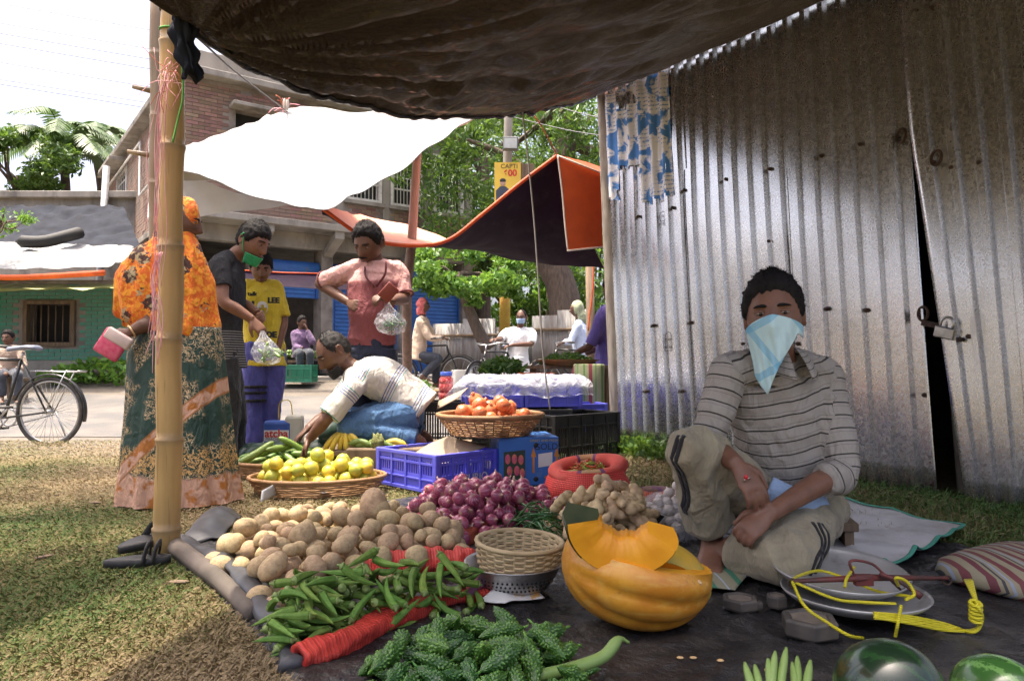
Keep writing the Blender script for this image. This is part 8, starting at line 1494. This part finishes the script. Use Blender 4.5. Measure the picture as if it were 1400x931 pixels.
# ================================================================ bicycles
M_frame = M('black_enamel', (.014, .014, .015), None, .35, 20, coat=.2); M_chrome = M('dull_chrome', (.5, .5, .5), None, .3, 30, metal=.9); M_tyre = M('dusty_tyre', (.035, .033, .031), (.07, .065, .06), .8, 20); M_saddle = M('grey_saddle', (.16, .18, .24), None, .5)
def bicycle(label, rear, fwd, k=1.0, spokes=28, rack=True, steer=0.0):
    "rear wheel hub, forward direction, k=1 for a 28 inch roadster; x forward, z up"
    f = nrm(V(fwd[0], fwd[1], 0)); s_ = np.cross(V(0, 0, 1), f); rear = np.asarray(rear, float); R = .34 * k; t = thing('bicycle', label, 'bicycle', rear - V(0, 0, R))
    def p(x, z, y=0.0): return rear + f * x * k + V(0, 0, z * k) + s_ * y * k
    fr = p(1.08, 0)
    for hub, df in ((rear, f), (fr, nrm(f + s_ * steer))):
        q = MB(); a = np.linspace(0, 2 * math.pi, 49); q.tube([hub + (df * math.cos(x) + V(0, 0, math.sin(x))) * (R - .018 * k) for x in a], .018 * k, 8, cap=False); w = q.build('wheel', M_tyre, t)
        q = MB(); q.tube([hub + (df * math.cos(x) + V(0, 0, math.sin(x))) * (R - .045 * k) for x in a], .010 * k, 6, cap=False); q.build('rim', M_chrome, w)
        q = MB(); side = np.cross(V(0, 0, 1), df)
        for i in range(spokes): x = 2 * math.pi * i / spokes; y = x + .5 * (-1) ** (i // 2); q.tube([hub + (df * math.cos(y) + V(0, 0, math.sin(y))) * .025 * k + side * .025 * k * (-1) ** i, hub + (df * math.cos(x) + V(0, 0, math.sin(x))) * (R - .05 * k)], .0016 * max(1, k), 4)
        o = q.build('spokes', M_chrome, w); o['kind'] = 'stuff'; q = MB(); q.tube([hub - side * .045 * k, hub + side * .045 * k], .02 * k, 8); q.build('hub', M_chrome, w)
        q = MB(); q.tube([hub + (df * math.cos(x) + V(0, 0, math.sin(x))) * (R + .022 * k) for x in (np.linspace(-.25, 2.9, 26) if hub is rear else np.linspace(.35, 2.5, 20))] if hub is fr else [hub + (df * math.cos(x) + V(0, 0, math.sin(x))) * (R + .022 * k) for x in np.linspace(.3, 3.4, 26)], .024 * k, 7, flat=.4); q.build('mudguard', M_frame, t)
    bb, st, ht, hb_ = p(.46, -.06), p(.30, .50), p(.86, .52), p(.90, .36)
    q = MB()
    for a_, b_, r_ in ((bb, st, .016), (st, ht, .016), (bb, hb_, .018), (ht, hb_, .02)): q.tube([a_, b_], r_ * k, 8)
    for y in (-.05, .05): q.tube([rear + s_ * y * k, bb + s_ * y * .5 * k], .010 * k, 6); q.tube([rear + s_ * y * k, st], .009 * k, 6)
    o = q.build('frame', M_frame, t); q = MB()
    for y in (-.045, .045): q.tube(spline([fr + s_ * y * k, p(.98, .25, y), p(.905, .40, y * .8)], 8), .011 * k, 6); 
    q.tube([p(.905, .40, -.04), p(.905, .40, .04)], .014 * k, 6); q.build('fork', M_frame, t)
    q = MB(); q.tube([p(.86, .5), p(.845, .62)], .012 * k, 6); q.tube(spline([p(.62, .63, -.25), p(.78, .65, -.24), p(.86, .62, -.1), p(.845, .62, 0), p(.86, .62, .1), p(.78, .65, .24), p(.62, .63, .25)], 26), .011 * k, 6); q.build('handlebar', M_chrome, t)
    for y in (-.25, .25): q = MB(); q.tube([p(.60, .63, y), p(.72, .643, y * .98)], .017 * k, 8); q.build('grip', M_tyre, t)
    q = MB(); q.tube([st, p(.275, .58)], .013 * k, 6); q.build('seat_post', M_chrome, t)
    rings = []
    for x, w, h in ((.13, .075, .0), (.16, .10, .012), (.22, .105, .014), (.30, .06, .008), (.38, .026, .002), (.44, .018, -.006)): rings.append(ell(p(x, .61 + h), s_ * w * k, V(0, 0, .024 * k), 14))
    q = MB(); q.loft(rings); q.build('saddle', M_saddle, t)
    if rack:
        q = MB()
        for y in (-.06, -.02, .02, .06): q.tube([p(.16, .395, y), p(-.32, .385, y)], .006 * k, 5)
        for x in (.1, -.05, -.2, -.32): q.tube([p(x, .395, -.07), p(x, .395, .07)], .006 * k, 5)
        for y in (-.065, .065): q.tube([p(-.2, .39, y), rear + s_ * y * k], .006 * k, 5)
        q.build('luggage_rack', M_chrome, t)
    q = MB(); q.lathe([(.075 * k, -.004), (.09 * k, -.004), (.09 * k, .004), (.075 * k, .004), (.075 * k, -.004)], 30, bb - s_ * .06 * k, np.stack([f, V(0, 0, 1), s_], 1)); q.tube([bb - s_ * .06 * k, bb - s_ * .09 * k + f * .12 * k - V(0, 0, .11 * k)], .010 * k, 6); q.tube([bb + s_ * .06 * k, bb + s_ * .09 * k - f * .12 * k + V(0, 0, .11 * k)], .010 * k, 6); q.build('crank', M_chrome, t)
    for sg, y in ((1, -.13), (-1, .13)): q = MB(); q.box(bb + s_ * y * k + f * .12 * k * sg - V(0, 0, .11 * k * sg), (.09 * k, .07 * k, .022 * k), np.stack([f, s_, V(0, 0, 1)], 1)); q.build('pedal', M_tyre, t)
    q = MB(); q.tube([rear + V(0, 0, .03 * k) - s_ * .06 * k, bb + V(0, 0, .09 * k) - s_ * .06 * k], .005 * k, 4); q.tube([rear - V(0, 0, .03 * k) - s_ * .06 * k, bb - V(0, 0, .09 * k) - s_ * .06 * k], .005 * k, 4); q.build('chain', M_frame, t)
    q = MB(); q.tube([rear - s_ * .08 * k, rear - f * .12 * k - V(0, 0, R * .98) - s_ * .12 * k], .008 * k, 6); q.build('kickstand', M_chrome, t); return t
bicycle('black roadster bicycle parked on the verge left of the woman', at(68, 563, 7.1), (-1, .06), 1.0, 36)
bicycle('bicycle ridden by the man with the red scarf', V(-2.02, 13.0, .15 + .34), (1, .0), 1.0, 16, False); bicycle('bicycle held by the bald man in white', V(.12, 12.1, .34 + .02), (-.62, -.78), 1.0, 16, False, .2); bicycle('bicycle beside the man with the olive scarf', V(1.60, 12.3, .34 + .06), (-1, -.1), 1.0, 14, False)
wb = M('white_sack', (.6, .58, .52), (.48, .46, .42), .8, 6, bump=.4, bscale=14); striped_sack('white_sack', V(-.86, 12.7, .08), .2, .18, .5, wb, 'white sack standing behind the cyclist')

st2 = thing('wooden_stool', 'wooden stool under the man in mauve by the shop', 'stool', V(-4.17, 14.45, .42)); q = MB(); q.box((-4.17, 14.45, .73), (.4, .4, .05)); q.build('seat', M_wood, st2, smooth=False)
for x in (-.15, .15):
    for y in (-.15, .15): q = MB(); q.box((-4.17 + x, 14.45 + y, .56), (.04, .04, .3)); q.build('leg', M_wood, st2, smooth=False)
st3 = thing('wooden_stool', 'wooden stool under the man in beige by the turquoise house', 'stool', V(-8.47, 12.4, .07)); q = MB(); q.box((-8.47, 12.4, .42), (.4, .4, .05)); q.build('seat', M_wood, st3, smooth=False)
for x in (-.15, .15):
    for y in (-.15, .15): q = MB(); q.box((-8.47 + x, 12.4 + y, .23), (.04, .04, .34)); q.build('leg', M_wood, st3, smooth=False)
# crates and vegetables by the shop
zc = .34
crate(at(381, 520, 13.6) * V(1, 1, 0) + V(0, 0, zc), V(.6, 0, 0), V(0, .4, 0), .32, M_gcr, 'green plastic crate on the ground by the shop', cols=4, slot=(.2, .8)); crate(at(430, 505, 14.3) * V(1, 1, 0) + V(0, 0, zc + .1), V(.55, 0, 0), V(0, .4, 0), .3, M_kcr, 'black crate of greens beside the green crate', cols=4, slot=(.2, .8)); crate(at(385, 505, 14.3) * V(1, 1, 0) + V(0, 0, zc + .1), V(.55, 0, 0), V(0, .4, 0), .3, M_kcr, 'black crate of greens behind the green crate', cols=4, slot=(.2, .8)); crate(at(352, 505, 14.2) * V(1, 1, 0) + V(0, 0, zc + .1), V(.45, 0, 0), V(0, .4, 0), .55, M_pcr, 'purple crate stacked beside the shop greens', cols=4, slot=(.2, .8))
rs = np.random.default_rng(33); q = MB(); q.ball((0, 0, 0), (1.6, 1, 1), 12, 8); far_veg = q.mesh('gourd', M_cuc)
for k in range(70): put('shop_gourd', far_veg, at(388 + 46 * rs.random(), 488 - 7 * rs.random(), 14.35 + .3 * rs.random()), (rs.normal(), 0, rs.uniform(0, 6)), rs.uniform(.035, .05), 'small green gourd heaped on the crates by the shop', 'gourd', 'green gourds by the shop')
# verge plants by the turquoise house
r_ = np.random.default_rng(35); C_ = np.stack([r_.uniform(-8.9, -6.6, 1500), r_.uniform(13.6, 14.9, 1500), r_.uniform(.30, .38, 1500)], -1); C_[:, 2] += r_.random(1500) * .45 * np.exp(-((C_[:, 0] + 7.9) / .9) ** 2); tag(link('verge_weeds', leaves_mesh('verge_weeds', C_, .16, ML_light, r_, .5, -.2)), 'leafy weeds growing along the turquoise house', 'weeds', kind='stuff')
q = MB(); q.tube(spline([V(-9.2, 14.3, .42), V(-8.2, 14.2, .5), V(-6.9, 14.2, .45)], 12), .09, 8); tag(q.build('log', M_log), 'old log lying in the weeds by the turquoise house', 'log')
# weeds at the foot of the shed
def wall_pts(n, t0, t1, o0, o1, r_): t = r_.uniform(t0, t1, n); o = r_.uniform(o0, o1, n); return np.stack([WB[0] + WD[0] * t + WN[0] * o, WB[1] + WD[1] * t + WN[1] * o, np.zeros(n)], -1)
C_ = wall_pts(1300, .05, 1.3, .03, .42, r_); C_[:, 2] = r_.random(1300) * .10 + .01; tag(link('shed_weeds', leaves_mesh('shed_weeds', C_, .055, ML_mid, r_, .7, -.3)), 'broad leaved weeds at the foot of the tin shed', 'weeds', kind='stuff')
# ---------------------------------------------------------------- grass blades
def grass(name, label, C_, h0, h1, lay, seed, green):
    r_ = np.random.default_rng(seed); n = len(C_); a = r_.uniform(0, 6.283, n); h = r_.uniform(h0, h1, n); tilt = r_.uniform(lay[0], lay[1], n); d = np.stack([np.cos(a) * np.sin(tilt), np.sin(a) * np.sin(tilt), np.cos(tilt)], -1) * h[:, None]; s_ = np.stack([-np.sin(a), np.cos(a), 0 * a], -1) * (h * .03 + .0006)[:, None]
    v = np.stack([C_ - s_, C_ + s_, C_ + d * .55 + s_ * .7 + V(0, 0, .001), C_ + d - V(0, 0, 1) * (h * np.sin(tilt) * .25)[:, None]], 1); v[..., 2] = np.maximum(v[..., 2], .0015); v = v.reshape(-1, 3)
    me = bpy.data.meshes.new(name); i = np.arange(n)[:, None] * 4; f = np.concatenate([i + np.array([[0, 1, 2]]), i + np.array([[0, 2, 3]])], 1).reshape(-1, 3); me.vertices.add(n * 4); me.vertices.foreach_set('co', v.ravel()); me.loops.add(len(f) * 3); me.loops.foreach_set('vertex_index', f.ravel().astype(np.int32)); me.polygons.add(len(f)); me.polygons.foreach_set('loop_start', np.arange(len(f)) * 3); me.update(calc_edges=True)
    g = np.clip(green + .55 * noise(C_, 3.2, 601) + r_.normal(0, .22, n), 0, 1); at_ = me.attributes.new('rnd', 'FLOAT', 'POINT'); at_.data.foreach_set('value', np.repeat(g, 4)); me.materials.append(M_grass); return tag(link(name, me), label, 'grass', kind='stuff')
def grass_mat():
    n = NT('mixed_grass'); r = n.attr('rnd'); c = n.ramp(r, [(0, (.27, .20, .11)), (.35, (.20, .155, .07)), (.6, (.11, .125, .035)), (1, (.045, .10, .018))]); n.set(col=c, rough=.6, spec=.3); return n.mat
M_grass = grass_mat(); r_ = np.random.default_rng(40)
def scatter(n, box, keep, power=1.0):
    y = box[2] * (box[3] / box[2]) ** r_.random(n); hw = y * .74; x = r_.uniform(-1, 1, n) * hw; m = (x > box[0]) & (x < box[1]); P_ = np.stack([x, y, 0 * x + .0], -1)[m]; return P_[keep(P_[:, 0], P_[:, 1])]
GSp = [g[:2] for g in GS]
inw = lambda x, y: ((x - WB[0]) * WN[0] + (y - WB[1]) * WN[1]) > .0
C_ = scatter(330000, (-6, 4, 1.45, 6.6), lambda x, y: ~inpoly(x, y, GSp) & inw(x, y) & ((x < .2) | (y > 4.3)))
C_ = C_[noise(C_, 1.3, 602) + r_.normal(0, .5, len(C_)) > -.75]; grass('lawn_grass', 'short dry and green grass on the trampled lawn', C_, .014, .036, (.5, 1.5), 41, .40)
C_ = scatter(90000, (.3, 5, 1.8, 6.3), lambda x, y: ~inpoly(x, y, GSp) & inw(x, y)); grass('shed_grass', 'thicker green grass between the groundsheet and the tin shed', C_, .025, .07, (.2, 1.2), 42, .85)
for k, (px, py) in enumerate(((245, 800), (60, 765), (330, 842), (130, 690))):
    q = MB(); c_ = gr(px, py); q.ball(c_ + V(0, 0, .012), (.035, .015, .004), 10, 6, 0, rotz(k)); tag(q.build('dry_leaf', M_wood), 'curled dry brown leaf lying on the lawn', 'leaf', 'dry leaves on the lawn')
